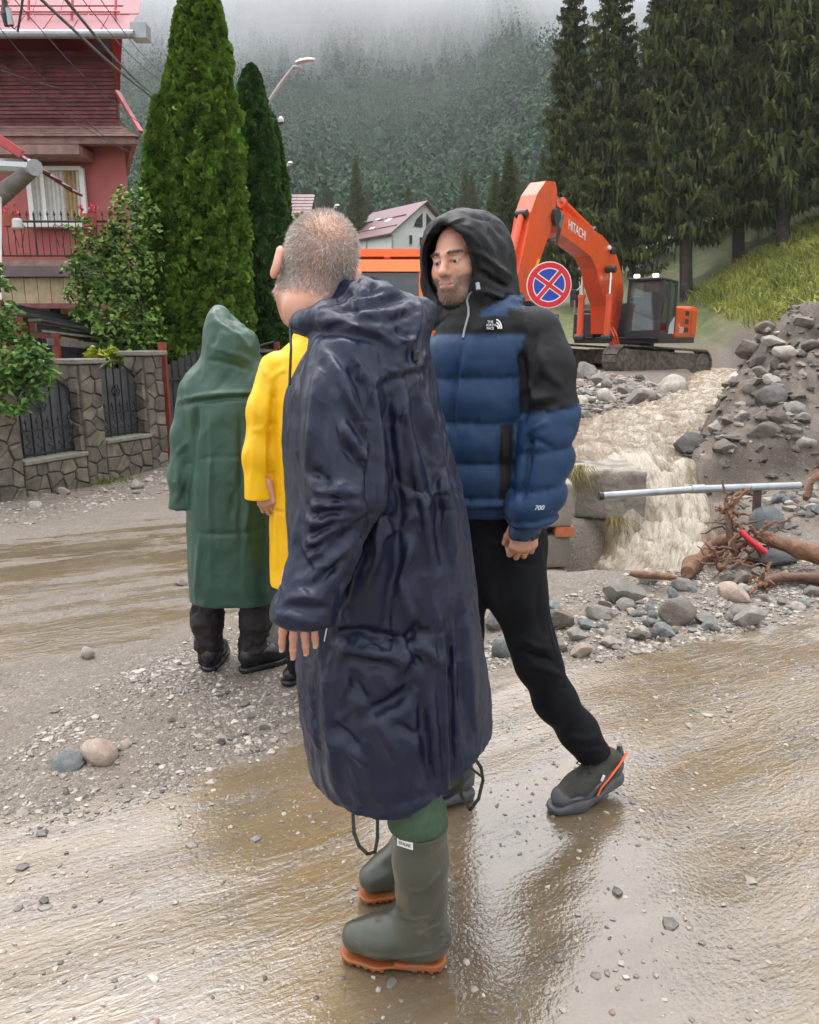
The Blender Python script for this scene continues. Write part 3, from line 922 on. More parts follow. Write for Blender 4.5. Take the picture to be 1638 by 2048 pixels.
thuja(tat(502, 14.4), 14.4, -.3, 6.35, .70, 7, 1, "dark green columnar thuja beside the street lamp, rounded top", lean=.035, n=52000)
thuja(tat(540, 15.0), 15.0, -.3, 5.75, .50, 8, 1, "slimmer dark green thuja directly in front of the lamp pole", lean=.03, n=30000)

# ---- broad-leaf tree and shrubs: leaf quads on a branch skeleton
def leafy(name, base, blobs, n, leaf, mlo, mhi, label, seed, stems, group=None):
    rg = np.random.RandomState(seed)
    o = thing(name, base, label, 'tree' if 'tree' in name else 'plant', group)
    mt = leaf_mat(name + "_leaf", mlo, mhi, .4, 4)
    tot = sum(b[3] * b[4] * b[5] for b in blobs)
    C = []
    for (x, y, z, a, b, c) in blobs:
        k = int(n * a * b * c / tot)
        d = rg.randn(k, 3); d /= np.linalg.norm(d, axis=1)[:, None]
        C.append(np.array([x, y, z]) + d * np.array([a, b, c]) * (.45 + .6 * rg.rand(k) ** .6)[:, None])
    C = np.concatenate(C); keep = pn(C * 3.0, seed) > -.28; C = C[keep]; k = len(C)
    d = rg.randn(k, 3); d[:, 2] = -np.abs(d[:, 2]) * .6; d /= np.linalg.norm(d, axis=1)[:, None]
    w = np.cross(d, rg.randn(k, 3)); w /= np.linalg.norm(w, axis=1)[:, None]
    L = leaf * (.7 + .6 * rg.rand(k))[:, None]
    nrm = np.cross(d, w) * L * .18
    V = np.stack([C, C + d * L * .45 + w * L * .34 + nrm, C + d * L, C + d * L * .45 - w * L * .34 + nrm], 1).reshape(-1, 3)
    q = np.arange(k)[:, None] * 4
    T = np.concatenate([q + np.array([0, 1, 2]), q + np.array([0, 2, 3])])
    tint = np.repeat(np.clip(.35 + .3 * rg.randn(k) + pn(C * 2.2, seed + 4) * .5, 0, 1), 4)
    link_mesh("crown" if 'tree' in name else "foliage", V, T, mt, o, attrs={'tint': tint}, local=True)
    for pts, r in stems:
        MB().tube(pts, [r * (1 - .75 * i / (len(pts) - 1)) for i in range(len(pts))], 7).build("trunk" if 'tree' in name else "stem", M_BARK, o, local=True)
    return o
_b = P(238, 700, 11.4)
leafy("broadleaf_tree", (_b.x, 11.4, -.3), [(.05, 0, 2.0, .6, .5, .6), (-.25, 0, 2.75, .42, .4, .45), (.2, .1, 2.9, .5, .45, .6), (0, 0, 1.4, .5, .45, .35), (.38, 0, 3.45, .32, .3, .5), (-.5, 0, 2.35, .22, .22, .28), (-.38, 0, 3.3, .16, .16, .28)],
      5600, .09, (.03, .075, .014), (.22, .34, .075), "leafy broad-leaved young tree in front of the red balcony", 15,
      [([(0, 0, 0), (.05, 0, 1.0), (-.05, 0, 2.0), (.1, 0, 3.4)], .06), ([(.03, 0, .9), (-.4, .05, 2.0), (-.5, 0, 3.2)], .04), ([(0, 0, 1.3), (.35, 0, 2.2), (.4, 0, 3.4)], .035)])
_b = P(35, 760, 7.9)
leafy("climbing_shrub", (_b.x, 7.9, -.2), [(-.1, 0, 1.55, .40, .25, .35), (.12, -.02, 1.35, .26, .22, .3), (-.25, 0, 1.95, .3, .2, .3), (-.05, -.05, 1.15, .2, .2, .25), (-.2, 0, 2.3, .22, .2, .2)],
      2000, .085, (.035, .085, .02), (.17, .30, .07), "bright leafy shrub spilling over the stone fence pillar", 19, [([(-.62, .3, 0), (-.5, .3, 1.2), (-.15, .05, 1.7)], .02)])
_b = P(275, 660, 11.6)
leafy("garden_plant", (_b.x, 10.4, .25), [(0, 0, 1.0, .28, .2, .16)], 160, .16, (.12, .2, .02), (.4, .42, .06), "yellow green garden plant at the foot of the thujas", 23, [([(0, 0, 0), (0, 0, .9)], .02)])
_b = P(590, 450, 30)
leafy("garden_tree", (_b.x, 32, 1.0), [(0, 0, 4.2, .9, .8, 1.2)], 700, .3, (.04, .09, .02), (.2, .2, .05), "small yellowish tree by the tiled roof next to the thuja", 29, [([(0, 0, 0), (0, 0, 4)], .08)])

# ---- grass on the bank
def blades(name, C, L, lean, m, seed, wd=.012, label=None):
    rg = np.random.RandomState(seed); k = len(C)
    d = rg.randn(k, 3) * lean; d[:, 2] = 1; d /= np.linalg.norm(d, axis=1)[:, None]
    s = np.cross(d, rg.randn(k, 3)); s /= np.linalg.norm(s, axis=1)[:, None]
    L = (L * (.5 + .8 * rg.rand(k)))[:, None]
    wv_ = s * wd * (.7 + .6 * rg.rand(k))[:, None]
    mid = C + d * L * .55; tip = C + d * L; tip[:, 2] -= L[:, 0] * .18; tip[:, :2] += d[:, :2] * L * .5
    V = np.stack([C - wv_, C + wv_, mid + wv_ * .7, tip, mid - wv_ * .7], 1).reshape(-1, 3)
    q = np.arange(k)[:, None] * 5
    T = np.concatenate([q + np.array([0, 1, 2]), q + np.array([0, 2, 4]), q + np.array([4, 2, 3])])
    tint = np.repeat(np.clip(.5 + .3 * rg.randn(k) + pn(C * np.array([.5, .5, 0]), seed) * .5, 0, 1), 5)
    return tag(link_mesh(name, V, T, m, attrs={'tint': tint}), label, 'grass', kind='stuff')
M_GRASS = leaf_mat("bank_grass", (.09, .13, .02), (.36, .36, .09), .6, .8)
rg = np.random.RandomState(77)
k = 110000
gxs = rg.uniform(4.5, 24, k); gys = 11.2 + 29 * rg.rand(k) ** 1.3
xr = np.interp(gys, _mb[:, 1], _mb[:, 0] + _mb[:, 3])
ok = (gxs - xr > .8 + rg.rand(k) * .5) & (gxs < gys * .62 + 1)
C = np.stack([gxs[ok], gys[ok], gh(gxs[ok], gys[ok]) - .02], 1)
blades("bank_grass", C, .55, .45, M_GRASS, 5, .022, "long yellow green grass covering the slope behind the digger")
# ================================================================== buildings, fence, lamps, cables
M_STONE = mat("fence_stone", (.115, .097, .076), .75, .35, 9, .5, 30, .01, rnd=.35, hue=(.14, .118, .088))
M_MORTAR = mat("mortar", (.095, .085, .073), .9, .25, 20, .4, 60)
M_CAP = mat("weathered_concrete_cap", (.19, .18, .145), .85, .3, 14, .4, 50)
M_IRON = mat("black_iron", (.018, .018, .02), .5, .3, 20)
M_DARKWOOD = mat("tarred_boards", (.028, .027, .028), .6, .4, 7, .4, 25, rnd=.3)
M_GREYBOARD = mat("grey_weathered_board", (.16, .145, .13), .75, .35, 7, .4, 25, rnd=.3)
M_RUSTPOST = mat("rust_red_paint", (.20, .035, .022), .7, .35, 8)
M_SIDING = mat("dark_red_siding", (.125, .030, .033), .6, .35, 5, .3, 30, rnd=.22, hue=(.16, .05, .05))
M_SIDEPALE = mat("faded_siding", (.26, .15, .13), .75, .35, 5, .3, 30, rnd=.15)
M_PINK = mat("pink_render", (.44, .13, .12), .85, .12, 3, .2, 60)
M_ROOFPINK = mat("wet_pink_metal_roof", (.31, .11, .125), .55, .10, 2, rnd=.07, spec=.3)
M_REDTRIM = mat("red_metal_trim", (.42, .04, .045), .35, .2, 5)
M_WHITE = mat("white_paint", (.72, .71, .68), .5, .06, 6)
M_GREYMET = mat("galvanised_grey", (.32, .33, .34), .4, .15, 8, metal=.6)
M_PURPLE = mat("mauve_sheet", (.12, .085, .095), .5, .2, 6)
M_CREAM = mat("yellowed_boards", (.42, .32, .2), .7, .2, 6, rnd=.12)
M_CURT = mat("net_curtain", (.55, .54, .5), .9, .15, 8)
M_OCHRE = mat("ochre_drape", (.36, .25, .12), .9, .3, 8)
t = NT("window_glass"); t.set(color=(.03, .035, .04), rough=.06, spec=.8); M_GLASS = t.m
t = NT("clear_window_pane"); t.set(color=(.9, .92, .92), rough=.03, trans=.85, ior=1.05); M_PANE = t.m
M_TERRA = mat("terracotta", (.40, .10, .06), .7, .15, 8)
M_FLOWER = mat("geranium_petals", (.62, .06, .12), .6, .4, 30)

def clip_cell(poly, p, q):
    """keep the part of poly nearer to p than q (2D)"""
    m = ((p[0] + q[0]) / 2, (p[1] + q[1]) / 2); d = (q[0] - p[0], q[1] - p[1])
    out = []
    for i in range(len(poly)):
        a, b = poly[i], poly[(i + 1) % len(poly)]
        sa = (a[0] - m[0]) * d[0] + (a[1] - m[1]) * d[1]; sb = (b[0] - m[0]) * d[0] + (b[1] - m[1]) * d[1]
        if sa <= 0: out.append(a)
        if (sa < 0) != (sb < 0) and sa != sb:
            k = sa / (sa - sb); out.append((a[0] + (b[0] - a[0]) * k, a[1] + (b[1] - a[1]) * k))
    return out
def stones_on(O, u, v, w, h, size, parent, rg, m=None, name="stone", th=(.02, .045), gap=.93):
    """irregular field stones on a rectangle: origin, unit axes, width, height"""
    O, u, v = Vector(O), Vector(u), Vector(v); nrm = u.cross(v).normalized()
    nu, nv = max(1, round(w / size)), max(1, round(h / (size * .85)))
    S = [((i + .5 + rg.uniform(-.38, .38)) * w / nu, (j + .5 + rg.uniform(-.38, .38)) * h / nv) for i in range(nu) for j in range(nv)]
    for p in S:
        poly = [(0, 0), (w, 0), (w, h), (0, h)]
        for q in S:
            if q is not p and math.dist(p, q) < size * 3.2: poly = clip_cell(poly, p, q)
        if len(poly) < 3: continue
        cx = sum(a[0] for a in poly) / len(poly); cy = sum(a[1] for a in poly) / len(poly)
        T = rg.uniform(*th); n = len(poly)
        V = []
        for s, z in ((gap, -.01), (gap, T * .55), (gap * .86, T)):
            for a in poly:
                V.append(O + u * (cx + (a[0] - cx) * s) + v * (cy + (a[1] - cy) * s) + nrm * (z + (rg.uniform(-.006, .006) if z == T else 0)))
        F = [(k * n + i, k * n + (i + 1) % n, (k + 1) * n + (i + 1) % n, (k + 1) * n + i) for k in (0, 1) for i in range(n)] + [tuple(2 * n + i for i in range(n))]
        link_mesh(name, V, F, m or M_STONE, parent)
rgs = random.Random(5)
FD = Vector((.426, .905, 0)).normalized(); FN = Vector((FD.y, -FD.x, 0)); UPZ = Vector((0, 0, 1))
F0 = PZ(8, 998, -.24)
def fp(s, off=0.0, z=0.0): return F0 + FD * s + FN * off + Vector((0, 0, z + .24))
_P1 = PZ(172, 962, -.24); _P2 = PZ(300, 937, -.24)
S1 = (_P1 - F0).dot(FD); S2 = (_P2 - F0).dot(FD)
PW = .31
def pillar(s, ztop, label):
    o = thing("stone_pillar", fp(s, 0, -.3), label, 'pillar', "stone pillars of the fence")
    zb = -.3
    b = MB(); c = fp(s, 0, (ztop - .24 + zb) / 2 - .0)
    R = Matrix((FD, -FN, UPZ)).transposed()
    b.box(fp(s, 0, (zb + ztop) / 2 - .24 * 0), (PW, PW, ztop - zb), R); b.build("mortar_core", M_MORTAR, o)
    A = fp(s, PW / 2 + .002, zb) - FD * PW / 2
    stones_on(A, FD, UPZ, PW, ztop - zb, .2, o, rgs)
    A = fp(s, PW / 2, zb) - FD * (PW / 2 + .002) - FN * PW
    stones_on(A, FN, UPZ, PW, ztop - zb, .2, o, rgs)
    MB().box(fp(s, 0, ztop + .03), (PW + .14, PW + .14, .06), R, .012).build("cap", M_CAP, o)
    return o
pillar(0, 1.14, "ivy-shaded stone fence pillar under the bright shrub")
pillar(S1, 1.20, "free-standing stone fence pillar between the two iron panels")
pillar(S2, 1.28, "stone fence pillar next to the rust red gate post")
pillar(-S1, 1.06, "stone fence pillar at the outer end beyond the shrub")
def plinth(s0, s1, ztop, label):
    o = thing("stone_plinth", fp((s0 + s1) / 2, 0, -.3), label, 'wall')
    R = Matrix((FD, -FN, UPZ)).transposed(); L = s1 - s0
    MB().box(fp((s0 + s1) / 2, 0, (-.3 + ztop) / 2), (L, .3, ztop + .3), R).build("mortar_core", M_MORTAR, o)
    stones_on(fp(s0, .152, -.3), FD, UPZ, L, ztop + .3, .19, o, rgs)
    MB().box(fp((s0 + s1) / 2, 0.02, ztop + .025), (L, .38, .05), R, .01).build("sill", M_CAP, o)
def iron_panel(s0, s1, z0, z1, label, flip):
    o = thing("iron_fence_panel", fp((s0 + s1) / 2, 0, z0), label, 'fence', "wrought iron fence panels")
    L = s1 - s0
    link = MB(); R = Matrix((FD, -FN, UPZ)).transposed()
    MB().box(fp((s0 + s1) / 2, -.05, (z0 + z1) / 2 - .05), (L, .01, z1 - z0 - .1), R).build("backing_sheet", M_SHEET, o)
    n = 6
    def arch(u): return z1 - .30 + .30 * math.sin(math.pi * (.12 + .76 * (u if not flip else 1 - u)))**1.5
    for k in range(n + 1):
        u = (k + .0) / n; s = s0 + .02 + (L - .04) * u
        MB().bar(fp(s, 0, z0), fp(s, 0, arch(u)), .016, .016).build("bar", M_IRON, o)
    MB().tube([fp(s0 + L * i / 12, .004, arch(i / 12)) for i in range(13)], .016, 6).build("arched_rail", M_IRON, o)
    zr = z0 + (z1 - z0) * .32
    for z in (z0 + .03, zr):
        MB().bar(fp(s0, .004, z), fp(s1, .004, z), .02, .02).build("rail", M_IRON, o)
    for k in range(n):      # scrolls below the rail, spear points above
        s = s0 + L * (k + .5) / n
        pts = [fp(s + .045 * math.sin(a * 1.0) * (1 - i / 26), .012, z0 + .06 + (zr - z0 - .1) * i / 24) for i, a in enumerate([j * .55 for j in range(25)])]
        MB().tube(pts, .008, 5).build("scroll", M_IRON, o)
        MB().tube([fp(s, .005, zr), fp(s, .005, zr + .07), fp(s, .005, zr + .09), fp(s, .005, zr + .15)], [.007, .007, .02, .002], 6).build("spear_point", M_IRON, o)
    c = (s0 + s1) / 2; zc = (zr + z1) / 2 - .05
    ro = MB()
    for k in range(6):
        a = k * math.pi / 3
        ro.ring(fp(c + .04 * math.cos(a), .015, zc + .055 * math.sin(a)), FN, .018, .03, .012, 12)
    ro.build("rosette", M_IRON, o)
M_SHEET = mat("smoky_plastic_sheet", (.10, .10, .105), .5, .2, 5)
plinth(PW / 2, S1 - PW / 2, .12, "low stone plinth under the shrub-side iron panel")
plinth(S1 + PW / 2, S2 - PW / 2, .22, "low stone plinth under the gate-side iron panel")
iron_panel(PW / 2, S1 - PW / 2, .17, 1.12, "arched iron fence panel half hidden by the bright shrub", False)
iron_panel(S1 + PW / 2, S2 - PW / 2, .27, 1.22, "arched iron fence panel beside the gate post", True)
# gate past the last pillar
o = thing("courtyard_gate", fp(S2 + 1.3, 0, -.3), "dark iron gate with rust red post beyond the last stone pillar", 'gate')
MB().bar(fp(S2 + .32, .05, -.3), fp(S2 + .32, .05, 1.45), .09, .09).build("post", M_RUSTPOST, o)
MB().bar(fp(S2 + 3.0, .05, -.3), fp(S2 + 3.0, .05, 1.45), .09, .09).build("post", M_RUSTPOST, o)
for k in range(19):
    MB().bar(fp(S2 + .45 + k * .135, 0, -.15), fp(S2 + .45 + k * .135, 0, 1.15 + .25 * math.sin(k / 18 * math.pi)), .1, .02, FN).build("slat", M_DARKWOOD, o)
for z in (.05, .95): MB().bar(fp(S2 + .38, .03, z), fp(S2 + 2.95, .03, z), .04, .03).build("rail", M_IRON, o)
MB().tube([fp(S2 + .4, .06, .2), fp(S2 + 1.6, .06, 1.25), fp(S2 + 2.9, .06, 1.45)], .015, 6).build("brace", M_IRON, o)
# board roof of the woodshed right behind the fence
o = thing("woodshed", fp(1.4, -1.1, -.3), "low woodshed with tarred board roof right behind the stone fence", 'shed')
A, B = P(70, 640, 10.4), P(330, 690, 12.6)
dirr = (B - A).normalized(); back = Vector((-.9, .42, .12)).normalized()
for k in range(4):
    a = A + back * (.28 * k) + Vector((0, 0, .05 * k)); b = B + back * (.28 * k) + Vector((0, 0, .05 * k))
    MB().bar(a, b, .27, .035, (0, 0, 1)).build("roof_board", M_DARKWOOD, o)
MB().bar(A + Vector((0, 0, -.10)), B + Vector((0, 0, -.10)), .03, .11).build("fascia", M_DARKWOOD, o)
A2, B2 = P(95, 683, 10.3), P(330, 706, 12.4)
MB().bar(A2, B2, .03, .09).build("rail_board", M_GREYBOARD, o)
MB().bar(P(85, 662, 10.3), P(300, 688, 12.3), .02, .03).build("batten", M_GREYBOARD, o)
for k in range(16):
    f = (k + .5) / 16; p = A2.lerp(B2, f) + Vector((-.25, .12, 0))
    MB().bar((p.x, p.y, -.2), (p.x, p.y, p.z + .05), .13, .02, back).build("wall_board", M_DARKWOOD, o)
for f in (.06, .97):
    p = A2.lerp(B2, f); MB().bar((p.x, p.y, -.3), (p.x, p.y, p.z + .12), .08, .08).build("post", M_RUSTPOST, o)
o = thing("board_screen", P(380, 760, 12.8), "dark plank screen between the woodshed and the thuja foot", 'fence')
A, B = P(325, 690, 12.4), P(660, 712, 14.5)
for k in range(26):
    f = (k + .5) / 26; p = A.lerp(B, f)
    MB().bar((p.x, p.y, -.2), (p.x, p.y, p.z - .03 * (k % 3)), .12, .02, (0, 1, 0)).build("plank", M_DARKWOOD, o)
MB().bar(A + Vector((0, -.04, .02)), B + Vector((0, -.04, .02)), .05, .06).build("top_rail", M_GREYBOARD, o)

# ---- red house with timber gable
HY = 17.0
def hz(py): return P(100, py, HY).z
house = thing("red_house", (-8.5, HY + 3, -.2), "dark red timber-clad house with pink metal roof and balcony", 'house')
XR, XL = -5.95, -12.0
zg, zbm, zsl = hz(104), hz(286), hz(520)
MB().box(((XL + XR) / 2, HY + 3.1, (zbm + -.2) / 2), (XR - XL, 6, zbm + .2)).build("wall", M_PINK, house)
MB().box(((XL + XR) / 2 - .1, HY + 3.0, (zg + zbm) / 2), (XR - XL - .3, 6, zg - zbm)).build("gable_core", M_SIDING, house)
npl = 22
for k in range(npl):      # horizontal boards, the lowest ones flare out into a skirt
    z0 = zbm + (zg - zbm) * k / npl; z1 = zbm + (zg - zbm) * (k + 1) / npl
    fl = max(0, 1 - k / 7) ** 2 * .55; fl1 = max(0, 1 - (k + 1) / 7) ** 2 * .55
    m = M_SIDEPALE if k < 4 else M_SIDING
    b = MB()
    y0, y1 = HY - .02 - fl, HY - .02 - fl1
    b.hexa([(XL, y0 - .05, z0 - .01), (XR + fl - .05, y0 - .05, z0 - .01), (XR + fl - .05, y0 + .02, z0 - .01), (XL, y0 + .02, z0 - .01),
            (XL, y1 - .015, z1), (XR + fl1 - .05, y1 - .015, z1), (XR + fl1 - .05, y1 + .02, z1), (XL, y1 + .02, z1)])
    b.build("siding_board", m, house)
    b = MB(); b.hexa([(XR + fl - .1, y0, z0 - .01), (XR + fl, y0, z0 - .01), (XR + fl, HY + 6 + fl, z0 - .01), (XR + fl - .1, HY + 6 + fl, z0 - .01),
                      (XR + fl1 - .1, y1, z1), (XR + fl1 - .02, y1, z1), (XR + fl1 - .02, HY + 6 + fl1, z1), (XR + fl1 - .1, HY + 6 + fl1, z1)])
    b.build("siding_board", m, house)
MB().box(((XL + XR) / 2 + .2, HY - .45, zbm - .06), (XR - XL + .5, .18, .16)).build("skirt_beam", M_SIDEPALE, house)
MB().bar((XR + .0, HY - .08, zbm + .95), (XR + .58, HY - .55, zbm + .08), .10, .05).build("red_verge_trim", M_REDTRIM, house)
# roof: sheet panels
rz0, rz1, ry0, ry1 = zg + .05, zg + 2.75, HY - .85, HY + 2.3
roof = MB().hexa([(XL, ry0, rz0 - .06), (XR + .62, ry0, rz0 - .06), (XR + .62, ry1, rz1 - .06), (XL, ry1, rz1 - .06), (XL, ry0, rz0), (XR + .62, ry0, rz0), (XR + .62, ry1, rz1), (XL, ry1, rz1)]).build("roof", M_REDTRIM, house)
for i in range(12):
    for j in range(5):
        x0 = XL + (XR + .6 - XL) * i / 12 + (.12 if j % 2 else 0); x1 = min(XR + .6, x0 + (XR + .6 - XL) / 12 - .025)
        a, b_ = j / 5, (j + 1) / 5 - .012
        pt = lambda x, f, u: (x, ry0 + (ry1 - ry0) * f, rz0 + (rz1 - rz0) * f + u)
        MB().hexa([pt(x0, a, .004), pt(x1, a, .004), pt(x1, b_, .004), pt(x0, b_, .004), pt(x0, a, .022), pt(x1, a, .022), pt(x1, b_, .012), pt(x0, b_, .012)]).build("roof_sheet", M_ROOFPINK, roof)
MB().hexa([(XL, ry1, rz1 - .06), (XR + .62, ry1, rz1 - .06), (XR + .62, ry1 + 4.2, rz0), (XL, ry1 + 4.2, rz0), (XL, ry1, rz1), (XR + .62, ry1, rz1), (XR + .62, ry1 + 4.2, rz0 + .06), (XL, ry1 + 4.2, rz0 + .06)]).build("rear_roof", M_REDTRIM, house)
MB().prism([(XR - .1, HY, zg), (XR - .1, HY + 6, zg), (XR - .1, ry1, rz1 - .1)], (.06, 0, 0)).build("gable_end", M_SIDING, house)
MB().tube([(XL, ry0 - .06, rz0 - .05), (XR + .7, ry0 - .06, rz0 - .05)], .075, 10).build("gutter", M_GREYMET, house)
MB().box((XR + .78, ry0 + .1, rz0 + .03), (.3, .3, .26)).build("gutter_end_box", M_GREYMET, house)
for f in (.13, .2):
    MB().tube([(XL, ry0 + (ry1 - ry0) * f, rz0 + (rz1 - rz0) * f + .16), (XR + .3, ry0 + (ry1 - ry0) * f, rz0 + (rz1 - rz0) * f + .16)], .018, 6).build("snow_guard_rail", M_REDTRIM, roof)
for k in range(8):
    x = XR + .2 - k * .85
    MB().bar((x, ry0 + (ry1 - ry0) * .13, rz0 + (rz1 - rz0) * .13), (x, ry0 + (ry1 - ry0) * .17, rz0 + (rz1 - rz0) * .17 + .3), .04, .03).build("snow_guard_post", M_REDTRIM, roof)
# upper window with net curtain, awning, balcony
wx0, wx1, wz0, wz1 = P(62, 380, HY).x, P(168, 380, HY).x, hz(442), hz(338)
w = MB().box(((wx0 + wx1) / 2, HY + .08, (wz0 + wz1) / 2), (wx1 - wx0, .06, wz1 - wz0)).build("window", M_CURT, house)
for i in range(13):
    x = wx0 + (wx1 - wx0) * (i + .5) / 13
    MB().tube([(x, HY + .04, wz0), (x + .02, HY + .04, wz1)], .05, 6).build("curtain_fold", M_CURT if i not in (8, 9, 10) else M_OCHRE, w)
fr = MB(); fr.bar((wx0, HY - .04, wz0), (wx0, HY - .04, wz1), .10, .1); fr.bar((wx1, HY - .04, wz0), (wx1, HY - .04, wz1), .08, .1); fr.bar((wx0, HY - .04, wz1), (wx1, HY - .04, wz1), .1, .08)
fr.bar((wx0 + .28, HY - .04, wz0), (wx0 + .28, HY - .04, wz1), .06, .07)
fr.build("window_frame", M_WHITE, w)
MB().box(((wx0 + wx1) / 2, HY - .1, wz0 - .08), (wx1 - wx0 + .3, .25, .13)).build("window_sill", M_WHITE, w)
MB().box(((wx0 + wx1) / 2 - .1, HY - .35, wz1 + .22), (wx1 - wx0 + .7, .7, .18)).build("awning_roll", M_SIDEPALE, house)
BY = HY - 1.2
def bz(py): return P(100, py, BY).z
zfl = bz(520)
MB().box(((XL + XR) / 2, (BY + HY) / 2, zfl - .06), (XR - XL + .3, HY - BY + .1, .12)).build("balcony_slab", M_SIDEPALE, house)
MB().box(((XL + XR) / 2, BY - .03, zfl - .22), (XR - XL + .3, .1, .2)).build("balcony_gutter", M_PURPLE, house)
for k in range(24):
    x = XL + (XR - XL + .3) * (k + .5) / 24
    MB().box((x, BY + .12, zfl - .58), ((XR - XL + .3) / 24 - .012, .04, .5)).build("soffit_board", M_CREAM, house)
MB().box(((XL + XR) / 2, BY + .1, zfl - .88), (XR - XL + .3, .14, .1)).build("soffit_beam", M_SIDING, house)
rail = MB(); zr1, zr0 = bz(443), zfl + .08
rail.tube([(XL, BY, zr1), (XR + .1, BY, zr1)], .022, 6); rail.tube([(XL, BY, zr0), (XR + .1, BY, zr0)], .016, 6)
rl = rail.build("balcony_railing", M_IRON, house)
for k in range(44):
    x = XR + .05 - k * .135
    th = .02 if k % 8 == 3 else .009
    MB().tube([(x, BY, zr0 - .02), (x + .012, BY - .04, zr0 + .22), (x, BY, zr0 + .4), (x, BY, zr1), (x, BY, zr1 + .1), (x, BY, zr1 + .13), (x, BY, zr1 + .2)], [th, th, th, th, th, .026, .003], 6).build("baluster", M_IRON, rl)
for k in range(6):
    x = XR - .15 - k * .8
    for s in (-1, 1):
        MB().tube([(x + s * .14 * math.sin(a) * (1 - .12 * a), BY - .01, zr0 + .55 - .16 * a + .22 * math.sin(a)) for a in [i * .22 for i in range(14)]], .008, 5).build("heart_scroll", M_IRON, rl)
# ground floor
for px, wpx in ((78, 36), (225, 16)):
    x = P(px, 610, HY).x
    MB().box((x, HY - .9, 1.1), (.25, .25, 2.4)).build("porch_post", M_RUSTPOST, house)
x0, x1 = P(95, 610, HY).x, P(212, 610, HY).x
w = MB().box(((x0 + x1) / 2, HY + .07, 1.25), (x1 - x0, .08, 1.9)).build("window", M_GLASS, house)
MB().box(((x0 + x1) / 2, HY + .0, .75), (x1 - x0, .04, .7)).build("half_curtain", M_CURT, w)
for x in (x0, (x0 * .3 + x1 * .7), x1): MB().bar((x, HY - .03, .3), (x, HY - .03, 2.25), .09, .07).build("window_frame", M_GREYBOARD, w)
MB().tube([((x0 + x1) / 2 - .05, HY - .3, 2.2), ((x0 + x1) / 2 - .05, HY - .3, 1.7), ((x0 + x1) / 2 - .03, HY - .3, .6)], [.16, .2, .34], 12).build("rolled_drape", M_OCHRE, house)
MB().box((P(275, 640, HY).x, HY - .3, 1.0), (1.3, .08, 2.2)).build("door", M_RUSTPOST, house)
# flower pots on the railing
for px, lab in ((18, "terracotta pot with pink geraniums hung on the balcony railing"), (178, "terracotta planter with red flowers by the young tree")):
    p = P(px, 440, BY - .12)
    o = thing("flower_pot", (p.x, p.y, p.z - .2), lab, 'flower pot')
    MB().tube([(p.x, p.y, p.z - .12), (p.x, p.y, p.z + .1)], [.12, .16], 14).build("pot", M_TERRA, o)
    fl = MB(); r2 = random.Random(px)
    for k in range(26):
        c = Vector((p.x + r2.uniform(-.18, .18), p.y + r2.uniform(-.12, .08), p.z + .12 + r2.uniform(0, .16)))
        fl.add([c + Vector((r2.uniform(-.05, .05), r2.uniform(-.05, .05), r2.uniform(-.05, .05))) for _ in range(4)], [(0, 1, 2), (0, 2, 3)])
    fl.build("flowers", M_FLOWER, o)
p = P(33, 447, BY - .1)
o = thing("white_pot", (p.x, p.y, p.z - .1), "small round white pot hung on the balcony railing", 'flower pot')
MB().tube([(p.x, p.y, p.z - .12), (p.x, p.y, p.z - .08), (p.x, p.y, p.z + .06), (p.x, p.y, p.z + .09)], [.06, .11, .12, .09], 14).build("pot", M_WHITE, o, smooth=True)
MB().tube([(p.x, p.y, p.z + .07), (p.x, p.y, p.z + .2)], [.05, .02], 8).build("plant", M_FLOWER, o)

# the house stands askew: its side wall runs back away from the road
for o in [house] + list(house.children_recursive):
    if o.type == 'MESH':
        org = origin_of(o)
        for v in o.data.vertices:
            yy = v.co.y + org.y - HY
            if yy > .12: v.co.x -= .47 * (yy - .12)
# ---- corner of the neighbouring porch roof
o = thing("porch_roof", P(-60, 400, 9.5), "red edged dark porch roof corner on grey log struts", 'roof')
a, b = P(-160, 180, 9.3), P(62, 326, 9.3)
for k in range(5):
    MB().bar(a + Vector((-.02 * k, .35 * k, -.02 * k)), b + Vector((-.02 * k, .35 * k, -.02 * k)), .34, .03).build("roof_board", M_SIDING, o)
MB().bar(a + Vector((0, -.19, .05)), b + Vector((0, -.19, .05)), .05, .09).build("red_edge", M_REDTRIM, o)
MB().tube([P(75, 332, 9.25), P(20, 375, 9.5), P(-60, 440, 9.6)], [.07, .10, .12], 10).build("log_strut", M_GREYBOARD, o, smooth=True)
MB().tube([P(70, 335, 9.2), P(-20, 330, 10.6)], .09, 10).build("gutter", M_GREYMET, o)
MB().tube([P(-2, 395, 9.4), P(-2, 600, 9.0)], .03, 8).build("downpipe", M_WHITE, o)
MB().bar(P(-25, 570, 9.2), P(-25, 980, 8.9), .2, .2).build("post", M_RUSTPOST, o)

